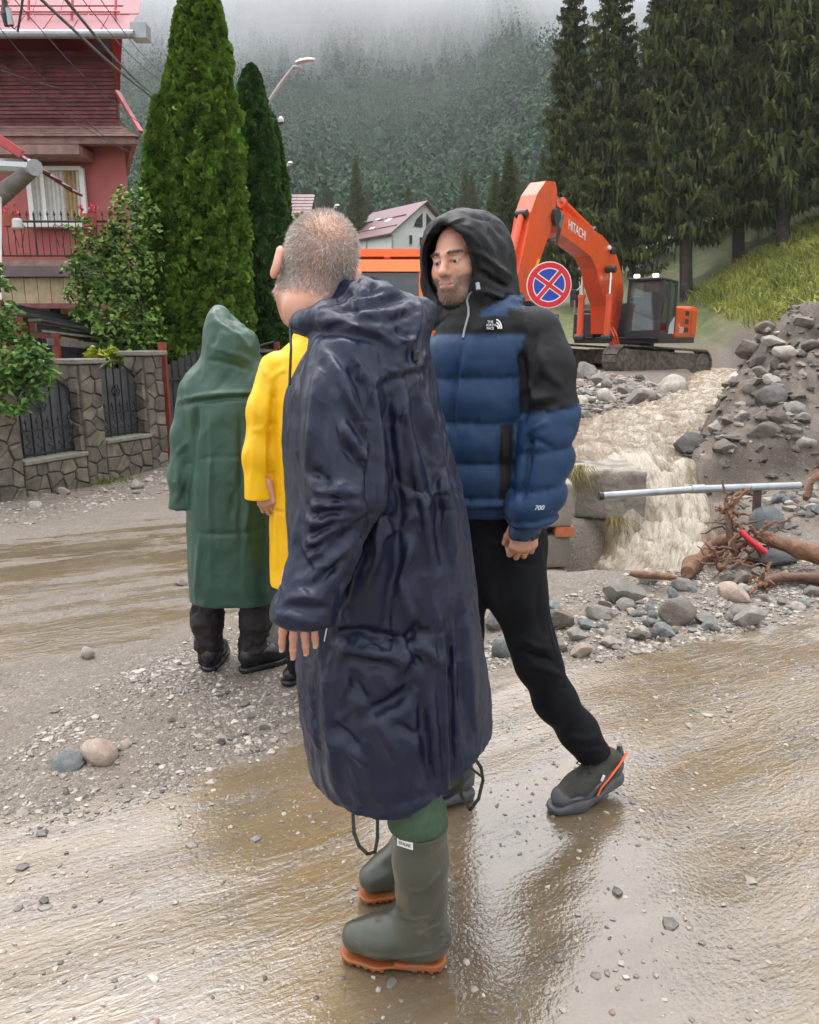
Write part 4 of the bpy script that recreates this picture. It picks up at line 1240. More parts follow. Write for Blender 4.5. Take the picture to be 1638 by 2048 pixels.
# ---- street lamps
M_LAMPGREY = mat("lamp_grey_paint", (.42, .43, .44), .4, .1, 5)
M_LAMPHEAD = mat("lamp_head", (.55, .56, .56), .35, .1, 5)
def lamp(px, top, Y, tip, label):
    """pole top pixel, tip of the arm pixel"""
    a = P(px, top, Y); b = P(tip[0], tip[1], Y - .6)
    o = thing("street_lamp", (a.x, a.y, 0), label, 'street lamp', "street lamps along the road")
    k = (b - a)
    MB().tube([(a.x, a.y, -.3), (a.x, a.y, a.z)], [.13, .085], 10).build("pole", M_LAMPGREY, o, smooth=True)
    c1 = a + k * .45 + Vector((0, 0, k.z * .22)); c2 = a + k * .68 + Vector((0, 0, k.z * .27))
    MB().tube([a - Vector((0, 0, .4)), a, a + k * .25 + Vector((0, 0, k.z * .13)), c1, c2, b - k * .12], [.05, .05, .045, .042, .04, .04], 8).build("arm", M_LAMPGREY, o, smooth=True)
    d = Vector((k.x, k.y, 0)).normalized(); L = k.length * .34
    h = MB(); s = d.cross(UPZ); e = b - d * L * .2
    rows = []
    for f, w_, t_ in ((0, .05, .05), (.25, .1, .09), (.7, .12, .08), (1, .03, .03)):
        c = e + d * L * (f - .5) + Vector((0, 0, .03)); rows.append([c + s * w_, c + Vector((0, 0, t_)), c - s * w_, c - Vector((0, 0, t_ * .5))])
    V = [p for r in rows for p in r]; F = [(i * 4 + j, i * 4 + (j + 1) % 4, i * 4 + 4 + (j + 1) % 4, i * 4 + 4 + j) for i in range(3) for j in range(4)] + [(3, 2, 1, 0), (12, 13, 14, 15)]
    h.add(V, F); h.build("lamp_head", M_LAMPHEAD, o)
    return o, a
LO, LA = lamp(530, 215, 21.5, (618, 124), "grey street lamp standing right behind the dark thuja")
br = MB().bar(LA + Vector((-.1, 0, -.45)), LA + Vector((.5, -.2, -.42)), .06, .06); br.build("bracket", M_IRON, LO)
for dx in (.1, .42):
    MB().tube([LA + Vector((dx, -.1, -.40)), LA + Vector((dx, -.1, -.30)), LA + Vector((dx, -.1, -.24))], [.06, .075, .03], 10).build("insulator", M_WHITE, LO)
lamp(558, 350, 34, (582, 328), "second street lamp, short arm showing past the dark thuja")
lamp(655, 440, 48, (676, 412), "far street lamp with curved arm above the grey-haired man's head")
# ---- overhead cables
M_CABLE = mat("cable_rubber", (.012, .012, .014), .5, .2, 10)
POLE = LA + Vector((.1, -.1, -.35))
def cable(a, b, r, label, sag=.25, g=None):
    pts = [a.lerp(b, i / 14) - Vector((0, 0, sag * math.sin(math.pi * i / 14))) for i in range(15)]
    tag(MB().tube(pts, r, 5).build("overhead_cable", M_CABLE, None), label, 'cable', g)
cable(P(100, -40, 9), P(302, 186, 19.5), .022, "thick twisted black cable passing the roof eave", .1)
cable(P(20, -60, 9), P(300, 192, 19.5), .022, "thick black cable crossing the pink roof diagonally", .05)
for k, (a, b, s) in enumerate([((-10, 45), (262, 305), .2), ((30, 0), (290, 252), .15), ((-20, 110), (250, 300), .1), ((150, -20), (320, 160), .1), ((195, -10), (330, 150), .1), ((-30, 130), (170, 190), .02)]):
    cable(P(a[0], a[1], 10), P(b[0], b[1], 15.6), .006, "thin overhead wire strung in front of the red house", s, "thin wires in front of the red house")
o = thing("cable_insulator", P(12, 60, 8.5), "black cable clamp hanging from the wires by the pink roof", 'insulator')
c = P(12, 30, 8.5)
MB().tube([c + Vector((0, 0, .4)), c + Vector((0, 0, .1)), c, c - Vector((0, 0, .1))], [.02, .03, .05, .03], 8).build("clamp", M_IRON, o)
MB().tube([c + Vector((.02, 0, -.08)), c + Vector((.1, 0, -.15)), c + Vector((.16, 0, .05)), c + Vector((.22, 0, .3))], .012, 6).build("loop", M_CABLE, o)
MB().tube([c + Vector((.04, -.02, .05)), c + Vector((.05, -.02, -.1))], .03, 8).build("porcelain", M_GREYMET, o)

# ---- white house far behind
M_WALLW = mat("white_render", (.70, .70, .68), .85, .05, 2)
M_ROOFM = mat("mauve_metal_tile", (.15, .07, .075), .5, .15, 2)
wh = thing("white_house", P(784, 560, 78), "white house with mauve metal roof and triangular attic windows", 'house')
K = P(784, 464, 78); g = Vector((.79, .613, 0)); l = Vector((-.613, .79, 0)); W, L = 8.0, 8.4
ze, zr = K.z, K.z + 3.1; zb0 = 6.2
def hp(a, b, z): return Vector((K.x, K.y, 0)) + g * a + l * b + Vector((0, 0, z))
wb = MB()
wb.hexa([hp(0, 0, zb0), hp(W, 0, zb0), hp(W, L, zb0), hp(0, L, zb0), hp(0, 0, ze), hp(W, 0, ze), hp(W, L, ze), hp(0, L, ze)])
wb.prism([hp(0, 0, ze + .002), hp(W, 0, ze + .002), hp(W / 2, 0, zr - .1)], l * L); wb.build("wall", M_WALLW, wh)
rf = MB(); ov = .55
for sg in (0, 1):
    a0 = -ov if sg == 0 else W + ov; dz = -.45
    lo0, lo1, hi0, hi1 = hp(a0, -ov, ze + dz * .7), hp(a0, L + ov, ze + dz * .7), hp(W / 2, -ov, zr), hp(W / 2, L + ov, zr)
    up = Vector((0, 0, .14))
    rf.hexa([lo0, hi0, hi1, lo1, lo0 + up, hi0 + up, hi1 + up, lo1 + up])
roofo = rf.build("roof", M_ROOFM, wh)
for (a_, b_) in ((.45, 3.0), (.55, 5.6), (.2, 4.6)):
    c = hp(W / 2 * a_, b_, ze + (zr - ze) * a_ + .2); MB().box(c, (.55, .8, .08), Matrix((g, l, UPZ)).transposed() @ Matrix.Rotation(-math.atan2(zr - ze, W / 2), 3, 'Y')).build("skylight", M_WHITE, roofo)
for a_, rr_ in ((.15, ((0, 3.2), (3.5, 8))), (.52, ((.5, 3.9), (4.3, 7.8)))):
    for b0, b1 in rr_:
        MB().tube([hp(W / 2 * a_, b0, ze + (zr - ze) * a_ + .25), hp(W / 2 * a_, b1, ze + (zr - ze) * a_ + .25)], .07, 6).build("snow_guard", M_ROOFM, roofo)
def gwin(a0, a1, z0, z1):
    w = MB().box(hp((a0 + a1) / 2, -.02, (z0 + z1) / 2), (a1 - a0, .12, z1 - z0), Matrix((g, l, UPZ)).transposed()).build("window", M_WHITE, wh)
    MB().box(hp((a0 + a1) / 2, -.06, (z0 + z1) / 2), (a1 - a0 - .16, .1, z1 - z0 - .16), Matrix((g, l, UPZ)).transposed()).build("pane", M_GLASS, w)
gwin(2.0, 2.5, ze - 1.05, ze - .05); gwin(3.3, 5.2, ze - 1.1, ze - .15); gwin(6, 7.2, ze - 1.1, ze - .15); gwin(1.5, 2.6, ze - 3.8, ze - 2.6); gwin(4, 5.2, ze - 3.8, ze - 2.6)
for s in (-1, 1):
    tri = [hp(W / 2 + s * .25, -.05, ze + .75), hp(W / 2 + s * 1.35, -.05, ze + .75), hp(W / 2 + s * 1.0, -.05, ze + 1.45), hp(W / 2 + s * .25, -.05, ze + 2.1)]
    w = MB().prism(tri, -l * .05).build("attic_window", M_GLASS, wh)
MB().tube([hp(-.05, -.1, ze - .3), hp(-.05, -.1, zb0)], .08, 8).build("downpipe", M_GREYMET, wh)
MB().tube([hp(-.05, 4.3, ze - .3), hp(-.05, 4.3, zb0)], .08, 8).build("downpipe", M_GREYMET, wh)
MB().tube([hp(-ov - .05, -ov, ze - .25), hp(-ov - .05, L + ov, ze - .25)], .09, 8).build("gutter", M_ROOFM, wh)
# ---- cream house behind the thuja
M_CREAMW = mat("cream_render", (.55, .38, .26), .85, .08, 2)
ch = thing("cream_house", P(590, 560, 55), "cream house with brown tiled roof peeping out beside the thuja", 'house')
A = P(597, 440, 55)
cb = MB().box((A.x - 3.2, 58, 5), (6.4, 6, 9)); cb.prism([(A.x, 55, 9.4), (A.x, 61, 9.4), (A.x, 58, 11.2)], (-.4, 0, 0)); cb.build("wall", M_CREAMW, ch)
pr = P(575, 386, 55)
rf = MB(); rf.hexa([(A.x - 7, 54.2, 9.2), (A.x + .7, 54.2, 9.2), (A.x + .7, 58, 11.5), (A.x - 7, 58, 11.5), (A.x - 7, 54.2, 9.35), (A.x + .7, 54.2, 9.35), (A.x + .7, 58, 11.65), (A.x - 7, 58, 11.65)])
rf.hexa([(A.x - 7, 58, 11.5), (A.x + .7, 58, 11.5), (A.x + .7, 61.8, 9.2), (A.x - 7, 61.8, 9.2), (A.x - 7, 58, 11.65), (A.x + .7, 58, 11.65), (A.x + .7, 61.8, 9.35), (A.x - 7, 61.8, 9.35)])
ro = rf.build("roof", M_ROOFM, ch)
for j in range(8):
    f = j / 8
    for i in range(5):
        x = A.x + .55 - i * .62
        MB().box((x, 54.4 + 3.7 * f, 9.47 + 2.27 * f), (.58, .42, .08), Matrix.Rotation(.55, 3, 'X')).build("roof_tile", M_ROOFM, ro)
# ================================================================== machines, sign, weir
t = NT("excavator_orange_paint")
_n = t.noise(1.6, 7, .7); _s = t.math('MULTIPLY', t.ramp(_n, [(.52, 0.0), (.68, .75)]), t.ramp(t.noise(11, 6, .75), [(.35, 0.0), (.62, 1.0)]))
t.set(color=t.mix(_s, t.mix(t.noise(3, 4), (.64, .062, .010), (.76, .085, .014)), (.16, .105, .07)), rough=t.math('MULTIPLY_ADD', _s, .4, .36), coat=.15)
M_ORANGE = t.m
M_TORANGE = mat("truck_orange_paint", (.80, .16, .008), .35, .08, 2, coat=.3)
M_BLACKP = mat("black_painted_steel", (.022, .022, .024), .45, .3, 6)
M_TRACK = mat("muddy_track_steel", (.06, .052, .045), .75, .45, 7, .4, 30, hue=(.15, .125, .10))
M_CHROME = mat("cylinder_rod", (.6, .6, .6), .2, .05, 5, metal=1.0)
M_RUBBER = mat("tyre_rubber", (.02, .02, .02), .8, .3, 10)
M_TWHITE = mat("lettering_white", (.8, .8, .78), .5, .03, 5)
t = NT("lamp_lens"); t.set(color=(.9, .88, .8), rough=.1, emit=(1, .93, .8), emit_s=2.2); M_LIT = t.m
t = NT("cab_glass"); t.set(color=(.06, .085, .085), rough=.04, spec=1.0, alpha=.6); M_CABGL = t.m
def text_mesh(txt, size, extr=.002):
    cu = bpy.data.curves.new("lettering", 'FONT'); cu.body = txt; cu.size = size; cu.extrude = extr; cu.align_x = 'CENTER'; cu.align_y = 'CENTER'
    o = bpy.data.objects.new("lettering", cu); COL.objects.link(o)
    dg = bpy.context.evaluated_depsgraph_get(); me = bpy.data.meshes.new_from_object(o.evaluated_get(dg))
    bpy.data.objects.remove(o); bpy.data.curves.remove(cu)
    return me
def lettering(txt, size, c, u, v, parent, m, name="lettering", shear=0.0, sx=1.0, extr=.002, bold=0):
    """text centred at c in the plane of u (reading direction) and v (up)"""
    me = text_mesh(txt, size, extr)
    u, v = Vector(u).normalized(), Vector(v).normalized(); n = u.cross(v)
    org = origin_of(parent)
    for vt in me.vertices:
        p = vt.co.copy(); vt.co = Vector(c) - org + u * (p.x * sx + shear * p.y) + v * p.y + n * p.z
    me.materials.clear(); me.materials.append(m)
    o = bpy.data.objects.new(name, me); COL.objects.link(o); o.parent = parent
    return o
# ------------------------------------------------ excavator
EXC = Vector((P(1262, 700, 27).x, 27.0, .30))
ex = thing("excavator", EXC, "orange crawler excavator digging beside the torrent", 'excavator')
def frame(yaw_f):
    f = Vector((yaw_f[0], yaw_f[1], 0)).normalized(); l = Vector((-f.y, f.x, 0)); return f, l
uf, ul = frame((-.56, -.83)); tf, tl = frame((-.84, -.54))
PTC = .03
def U(x, y, z): return EXC + uf * x + ul * y + Vector((0, 0, z - PTC * x * 0))
def Tk(x, y, z): return EXC + tf * x + tl * y + Vector((0, 0, z + .05 * x))
Ru = Matrix((uf, ul, UPZ)).transposed(); Rt = Matrix((tf, tl, UPZ)).transposed()
for sgn in (-1, 1):     # crawler tracks
    y0 = sgn * 1.25
    loop = []
    HL, HR = 1.95, .46
    n = 46
    prof = []
    per = 4 * HL + 2 * math.pi * HR
    for k in range(n):
        d = per * k / n
        if d < 2 * HL: q = (HL - d, HR * 2, 0)
        elif d < 2 * HL + math.pi * HR:
            a = (d - 2 * HL) / HR; q = (-HL - HR * math.sin(a), HR + HR * math.cos(a), a)
        elif d < 4 * HL + math.pi * HR: q = (-HL + (d - 2 * HL - math.pi * HR), 0, math.pi)
        else:
            a = (d - 4 * HL - math.pi * HR) / HR; q = (HL + HR * math.sin(a), HR - HR * math.cos(a), math.pi + a)
        prof.append(q)
    fr = MB().prism([Tk(HL, y0 - .2, .12), Tk(HL + .2, y0 - .2, .45), Tk(HL, y0 - .2, .80), Tk(-HL, y0 - .2, .80), Tk(-HL - .2, y0 - .2, .45), Tk(-HL, y0 - .2, .12)], tl * .4)
    trk = fr.build("crawler_track", M_TRACK, ex)
    for q in prof:
        R = Rt @ Matrix.Rotation(-q[2], 3, 'Y')
        MB().box(Tk(q[0], y0, q[1]) , (per / n * .92, .58, .05), R).build("track_shoe", M_TRACK, trk)
    for k in range(7):
        MB().disc(Tk(-HL + .35 + k * .53, y0 + .21, .2), tl, .15, .08, 16).build("track_roller", M_TRACK, trk)
    for x in (HL, -HL): MB().disc(Tk(x, y0 + .21, .46), tl, .36, .08, 24).build("sprocket", M_TRACK, trk)
MB().box(Tk(0, 0, .62), (2.2, 2.0, .5), Rt, .05).build("undercarriage", M_TRACK, ex)
MB().tube([EXC + Vector((0, 0, .85)), EXC + Vector((0, 0, 1.08))], .75, 24).build("slew_ring", M_BLACKP, ex)
MB().box(U(-.5, 0, 1.17), (4.3, 2.9, .2), Ru, .03).build("deck", M_BLACKP, ex)
MB().box(U(-2.35, 0, 1.78), (1.0, 2.95, 1.15), Ru, .16).build("counterweight", M_ORANGE, ex)
MB().box(U(-.95, .95, 1.75), (1.85, 1.05, 1.0), Ru, .06).build("engine_side_cover", M_ORANGE, ex)
for k in range(3): MB().box(U(-1.30, 1.478, 1.52 + k * .28), (.46, .02, .17), Ru, .02).build("air_grille", M_BLACKP, ex)
MB().box(U(-.9, -.35, 1.85), (1.9, 1.6, 1.2), Ru, .06).build("engine_hood", M_BLACKP, ex)
MB().box(U(-1.0, .1, 2.5), (.9, .9, .28), Ru, .05).build("exhaust_box", M_BLACKP, ex)
MB().box(U(1.0, -1.1, 1.62), (1.5, .75, .85), Ru, .05).build("tool_box", M_BLACKP, ex)
MB().box(U(.6, -1.1, 2.1), (.8, .7, .2), Ru, .05).build("tank", M_BLACKP, ex)
MB().disc(U(1.76, -1.2, 1.6), uf, .09, .04, 16).build("work_light", M_LIT, ex)
hr = MB(); hr.tube([U(1.7, -1.45, 1.9), U(1.75, -1.45, 2.75), U(1.2, -1.45, 2.95), U(.3, -1.45, 2.9)], .025, 8); hr.tube([U(1.2, -1.45, 1.9), U(1.2, -1.45, 2.9)], .02, 8); hr.build("handrail", M_GREYMET, ex)
MB().box(U(1.75, -1.5, 2.65), (.05, .2, .35), Ru, .02).build("mirror", M_BLACKP, ex)
lettering("300", .30, U(-.62, 1.487, 1.50), -uf, UPZ, ex, M_TWHITE, "model_number", shear=.2, sx=1.25)
lettering("LC", .14, U(-.30, 1.487, 1.66), -uf, UPZ, ex, M_TWHITE, "model_letters", shear=.2)
# cab
cx0, cx1, cy0, cy1, cz0, cz1 = .25, 1.95, .42, 1.46, 1.2, 3.05
cab = MB().box(U((cx0 + cx1) / 2, (cy0 + cy1) / 2, cz0 + .14), (cx1 - cx0, cy1 - cy0, .28), Ru, .03).build("cab", M_BLACKP, ex)
MB().box(U((cx0 + cx1) / 2 - .05, (cy0 + cy1) / 2, cz1), (cx1 - cx0 + .1, cy1 - cy0 + .04, .09), Ru, .04).build("cab_roof", M_BLACKP, cab)
for (x, y) in ((cx0, cy0), (cx0, cy1), (cx1, cy0), (cx1, cy1), ((cx0 + cx1) / 2 - .1, cy1)):
    top = x - (.18 if x == cx1 else 0)
    MB().bar(U(x, y, cz0 + .2), U(top, y, cz1), .085, .085).build("cab_pillar", M_BLACKP, cab)
MB().prism([U(cx1 + .0, cy0 + .04, cz0 + .28), U(cx1 + .0, cy1 - .04, cz0 + .28), U(cx1 - .17, cy1 - .04, cz1 - .05), U(cx1 - .17, cy0 + .04, cz1 - .05)], uf * .012).build("windscreen", M_CABGL, cab)
for x0, x1 in ((cx0 + .05, .97), (1.06, cx1 - .12)):
    MB().prism([U(x0, cy1, cz0 + .5), U(x1, cy1, cz0 + .5), U(x1 - .05, cy1, cz1 - .06), U(x0, cy1, cz1 - .06)], ul * .012).build("side_window", M_CABGL, cab)
MB().prism([U(cx0, cy0 + .05, cz0 + .5), U(cx0, cy1 - .05, cz0 + .5), U(cx0, cy1 - .05, cz1 - .06), U(cx0, cy0 + .05, cz1 - .06)], uf * .012).build("rear_window", M_CABGL, cab)
MB().box(U(.72, .94, 1.85), (.5, .5, .12), Ru, .04).build("seat", M_BLACKP, cab)
MB().box(U(.5, .94, 2.2), (.12, .48, .7), Ru, .05).build("seat_back", M_BLACKP, cab)
MB().prism([U(.26, 1.482, 1.38), U(1.0, 1.482, 1.38), U(.75, 1.482, 1.7), U(.26, 1.482, 1.95)], ul * .008).build("pale_swoosh", M_LAMPHEAD, ex)
for y in (.6, 1.2): MB().box(U(1.72, y, cz1 + .11), (.10, .18, .11), Ru, .03).build("roof_light", M_LIT, cab)
MB().tube([U(cx1 - .1, cy1 + .05, 2.0), U(cx1 + .25, cy1 + .2, 2.4), U(cx1 + .2, cy1 + .2, 2.95)], .015, 6).build("mirror_arm", M_BLACKP, cab)
MB().box(U(cx0 + .1, cy1 + .25, 2.75), (.06, .18, .42), Ru, .02).build("mirror", M_BLACKP, cab)
# boom and stick: side outlines in the boom's own vertical plane
BO = U(.75, -.28, 1.4)
def onboom(px, py, off=0.0):
    o_ = BO + ul * off
    a, b, c = ray(px, py); d = Vector((a, b, c))
    k = (o_ - Vector((0, 0, CAMH))).dot(ul) / d.dot(ul)
    return Vector((0, 0, CAMH)) + d * k
boom_px = [(1097, 418), (1117, 427), (1156, 453), (1187, 471), (1206, 493), (1218, 513), (1228, 548), (1232, 583), (1228, 620), (1219, 668), (1197, 668), (1197, 612), (1184, 571), (1176, 536), (1164, 513), (1129, 487), (1101, 467), (1090, 446)]
def slab(pts, w, off):
    return MB().prism([onboom(x, y, off - w / 2) for x, y in pts] if False else [onboom(x, y, 0) - ul * (w / 2) + ul * off for x, y in pts], ul * w)
bm_ = slab(boom_px, .52, 0).build("boom", M_ORANGE, ex)
stick_px = [(1076, 364), (1095, 365), (1099, 384), (1096, 420), (1085, 466), (1063, 525), (1050, 572), (1040, 616), (1012, 612), (1018, 560), (1030, 505), (1040, 460), (1046, 425), (1058, 390)]
st = slab(stick_px, .44, 0).build("stick", M_ORANGE, ex)
def cyl(a, b, r0, r1, split, par, off, nm):
    A, B = onboom(*a) + ul * off, onboom(*b) + ul * off; Mx = A.lerp(B, split)
    o = MB().tube([A, Mx], r0, 14).build(nm, M_ORANGE, par, smooth=True)
    MB().tube([Mx, B], r1, 12).build("rod", M_CHROME, o, smooth=True)
    MB().disc(Mx, (B - A), r0 * 1.25, .1, 14).build("gland", M_ORANGE, o)
    MB().disc(A, ul, r0 * 1.2, .3, 12).build("pin", M_BLACKP, o); MB().disc(B, ul, r0 * 1.1, .3, 12).build("pin", M_BLACKP, o)
cyl((1183, 463), (1098, 380), .11, .05, .72, bm_, 0, "arm_cylinder")
for s in (-.45, .45): cyl((1186, 676), (1194, 540), .10, .05, .62, ex, s, "boom_cylinder")
cyl((1042, 428), (1012, 556), .085, .045, .72, st, .02, "bucket_cylinder")
MB().disc(onboom(1093, 436), ul, .22, .66, 18).build("pivot", M_BLACKP, bm_)
lettering("HITACHI", .36, onboom(1137, 463) + ul * .265, onboom(1157, 477) - onboom(1117, 449), UPZ, bm_, M_TWHITE, "maker_lettering", sx=.95)
MB().box(onboom(1206, 503) + ul * .32, (.25, .12, .2), Ru, .03).build("boom_light", M_BLACKP, bm_)
MB().box(onboom(1200, 497) + ul * .30, (.16, .1, .12), Ru, .03).build("boom_lens", M_TWHITE, bm_)
for k in range(3):
    MB().tube([onboom(1106, 428 + k * 3) + ul * .29, onboom(1094, 450 + k * 5) + ul * (.33 + .03 * k), onboom(1090, 478 + k * 8) + ul * .33, onboom(1078, 480 + k * 3) + ul * .27], .022, 6).build("hydraulic_hose", M_BLACKP, bm_)
for k in range(4): MB().tube([onboom(1190 + 6 * k, 655) + ul * .3, onboom(1186 + 6 * k, 672) + ul * .5, onboom(1190 + 5 * k, 690) + ul * .55], .03, 6).build("hydraulic_hose", M_ORANGE, ex)
MB().prism([onboom(1060, 518) + ul * .225, onboom(1064, 520) + ul * .225, onboom(1057, 540) + ul * .225, onboom(1053, 538) + ul * .225], ul * .01).build("yellow_plate", mat("yellow_plate", (.8, .45, .02), .5, .05), st)
bk = MB(); B0 = onboom(1026, 612)
pr = [B0 + uf * .25 + UPZ * .1, B0 + uf * -.25 + UPZ * .05, B0 + uf * -.75 - UPZ * .5, B0 + uf * -.9 - UPZ * 1.0, B0 + uf * -.4 - UPZ * 1.35, B0 + uf * .2 - UPZ * 1.3, B0 + uf * -.3 - UPZ * .9]
bk.prism([p - ul * .6 for p in pr], ul * 1.2)
bo = bk.build("bucket", M_BLACKP, st)
for k in range(5):
    c = B0 + uf * .2 - UPZ * 1.3 + ul * (-.5 + .25 * k); MB().bar(c, c + uf * .3 - UPZ * .02, .1, .06).build("bucket_tooth", M_TRACK, bo)

# ------------------------------------------------ orange tipper truck seen from the front
TX, TY, TZ = -.88, 15.0, gz(-.88, 15.0)
tr = thing("tipper_truck", (TX, TY, TZ), "orange tipper truck facing the road behind the two men", 'truck')
def q(x, y, z): return Vector((TX + x, TY + y, TZ + z))
M_GAPSHADE = mat("dark_red_shadow_gap", (.12, .02, .012), .6, .2, 5)  # dark red that stands in for the shade between protector and roof
cabb = MB()
cabb.hexa([q(-1.2, 0, .75), q(1.2, 0, .75), q(1.2, 1.9, .75), q(-1.2, 1.9, .75), q(-1.2, .02, 1.72), q(1.2, .02, 1.72), q(1.2, 1.9, 1.72), q(-1.2, 1.9, 1.72)])
cabin = cabb.build("cab", M_TORANGE, tr)
up_ = MB()
for x in (-1.13, 1.13): up_.hexa([q(x - .07, .02, 1.723), q(x + .07, .02, 1.723), q(x + .07, .16, 1.723), q(x - .07, .16, 1.723), q(x - .07, .22, 2.797), q(x + .07, .22, 2.797), q(x + .07, .36, 2.797), q(x - .07, .36, 2.797)])
for x in (-1.17, 1.17): up_.hexa([q(x - .03, .9, 1.723), q(x + .03, .9, 1.723), q(x + .03, 1.9, 1.723), q(x - .03, 1.9, 1.723), q(x - .03, .9, 2.797), q(x + .03, .9, 2.797), q(x + .03, 1.9, 2.797), q(x - .03, 1.9, 2.797)])
up_.build("cab_pillars", M_TORANGE, cabin)
MB().hexa([q(-1.2, .18, 2.80), q(1.2, .18, 2.80), q(1.2, 1.9, 2.80), q(-1.2, 1.9, 2.80), q(-1.08, .3, 3.03), q(1.08, .3, 3.03), q(1.08, 1.9, 3.05), q(-1.08, 1.9, 3.05)]).build("cab_roof", M_TORANGE, cabin)
MB().hexa([q(-1.06, .05, 1.75), q(1.06, .05, 1.75), q(1.06, .07, 1.75), q(-1.06, .07, 1.75), q(-1.06, .23, 2.78), q(1.06, .23, 2.78), q(1.06, .25, 2.78), q(-1.06, .25, 2.78)]).build("windscreen", M_CABGL, cabin)
MB().box(q(0, 1.86, 2.2), (2.2, .05, .95)).build("cab_rear_panel", M_BLACKP, cabin)
for s in (-1, 1):
    MB().box(q(s * 1.19, .55, 2.25), (.012, .6, .75)).build("side_window", M_CABGL, cabin)
    MB().box(q(s * .45, .9, 1.95), (.5, .15, .8), None, .06).build("seat_back", M_BLACKP, cabin)
    MB().bar(q(s * .55, .04, 1.74), q(s * .1, .02, 1.95), .02, .02).build("wiper", M_BLACKP, cabin)
    MB().tube([q(s * 1.15, .1, 2.5), q(s * 1.4, 0, 2.45), q(s * 1.4, 0, 2.0)], .02, 6).build("mirror_arm", M_BLACKP, cabin)
    MB().box(q(s * 1.42, .0, 2.2), (.22, .1, .5), None, .03).build("mirror", M_BLACKP, cabin)
    MB().box(q(s * .95, -.14, .78), (.34, .06, .2), None, .03).build("headlight", M_WHITE, cabin)
    MB().box(q(s * .45, .35, 3.07), (.12, .1, .05), None, .015).build("marker_light", M_ORANGE, cabin)
MB().box(q(0, -.01, 1.3), (1.6, .05, .55), None, .02).build("grille", M_BLACKP, cabin)
for k in range(4): MB().box(q(0, -.045, 1.1 + .13 * k), (1.5, .03, .04)).build("grille_bar", M_BLACKP, cabin)
MB().box(q(0, -.02, .62), (2.45, .25, .42), None, .05).build("bumper", M_TORANGE, tr)
MB().box(q(0, 3.2, .75), (.9, 6.2, .25)).build("chassis", M_BLACKP, tr)
bed = MB(); bed.box(q(0, 4.6, 1.25), (2.4, 4.8, .12)); bed.box(q(0, 2.18, 2.2), (2.4, .1, 1.85)); bed.box(q(-1.2, 4.6, 1.95), (.08, 4.8, 1.3)); bed.box(q(1.2, 4.6, 1.95), (.08, 4.8, 1.3))
bo = bed.build("tipper_body", M_TORANGE, tr)
MB().box(q(0, 1.75, 3.26), (2.5, .95, .15)).build("cab_protector", M_TORANGE, bo)
MB().box(q(0, 1.75, 3.14), (2.3, .7, .09)).build("protector_gap_shade", M_GAPSHADE, bo)  # added slab: its dark colour paints the shaded gap above the cab roof
for yy in (.95, 4.4, 5.6):
    for s in (-1, 1):
        w = MB().disc(q(s * 1.0, yy, .5), (1, 0, 0), .5, .32, 28).build("wheel", M_RUBBER, tr)
        MB().disc(q(s * 1.17, yy, .5), (1, 0, 0), .28, .03, 20).build("rim", M_GREYMET, w)

# ------------------------------------------------ no-stopping sign
SGP = P(1098, 570, 10.4); sr = 45 / ppm(1098, 570, 10.4)
M_SBLUE = mat("sign_blue", (.006, .04, .36), .35, .05, 4); M_SRED = mat("sign_red", (.60, .006, .014), .35, .05, 4); M_SWHITE = mat("sign_white", (.75, .73, .72), .4, .05, 4)
gzz = gz(SGP.x, SGP.y + .05)
sg = thing("no_stopping_sign", (SGP.x, SGP.y + .06, gzz), "round red and blue no-stopping sign on a grey post behind the hooded man", 'road sign')
AX = Vector((0, -1, 0))
MB().disc(SGP, AX, sr, .012, 56).build("plate", M_SWHITE, sg)
MB().disc(SGP + AX * .008, AX, sr * .69, .004, 48).build("blue_field", M_SBLUE, sg)
MB().ring(SGP + AX * .012, AX, sr * .73, sr * .955, .008, 56).build("red_ring", M_SRED, sg)
MB().ring(SGP + AX * .011, AX, sr * .685, sr * .74, .006, 56).build("white_ring", M_SWHITE, sg)
for k, a in enumerate((math.radians(50), math.radians(-34))):
    d = Vector((math.cos(a), 0, math.sin(a)))
    w1 = MB().bar(SGP + AX * .0105 - d * sr * .71, SGP + AX * .0105 + d * sr * .71, sr * .25, .003 + .001 * k, AX); w1.build("white_edging", M_SWHITE, sg)
    w2 = MB().bar(SGP + AX * (.0135 + .001 * k) - d * sr * .74, SGP + AX * (.0135 + .001 * k) + d * sr * .74, sr * .165, .003, AX); w2.build("red_bar", M_SRED, sg)
MB().tube([(SGP.x, SGP.y + .05, gzz - .3), (SGP.x, SGP.y + .05, SGP.z + sr * .8)], .03, 10).build("post", M_GREYMET, sg)
c = P(1112, 655, 10.45)
MB().box((SGP.x + .02, SGP.y + .01, c.z), (.26, .012, .34), None, .02).build("frame", M_BLACKP, sg)
MB().box((SGP.x + .02, SGP.y + .0, c.z), (.22, .012, .30), None, .02).build("teal_plate", mat("teal_plate", (.02, .30, .36), .4, .05), sg)

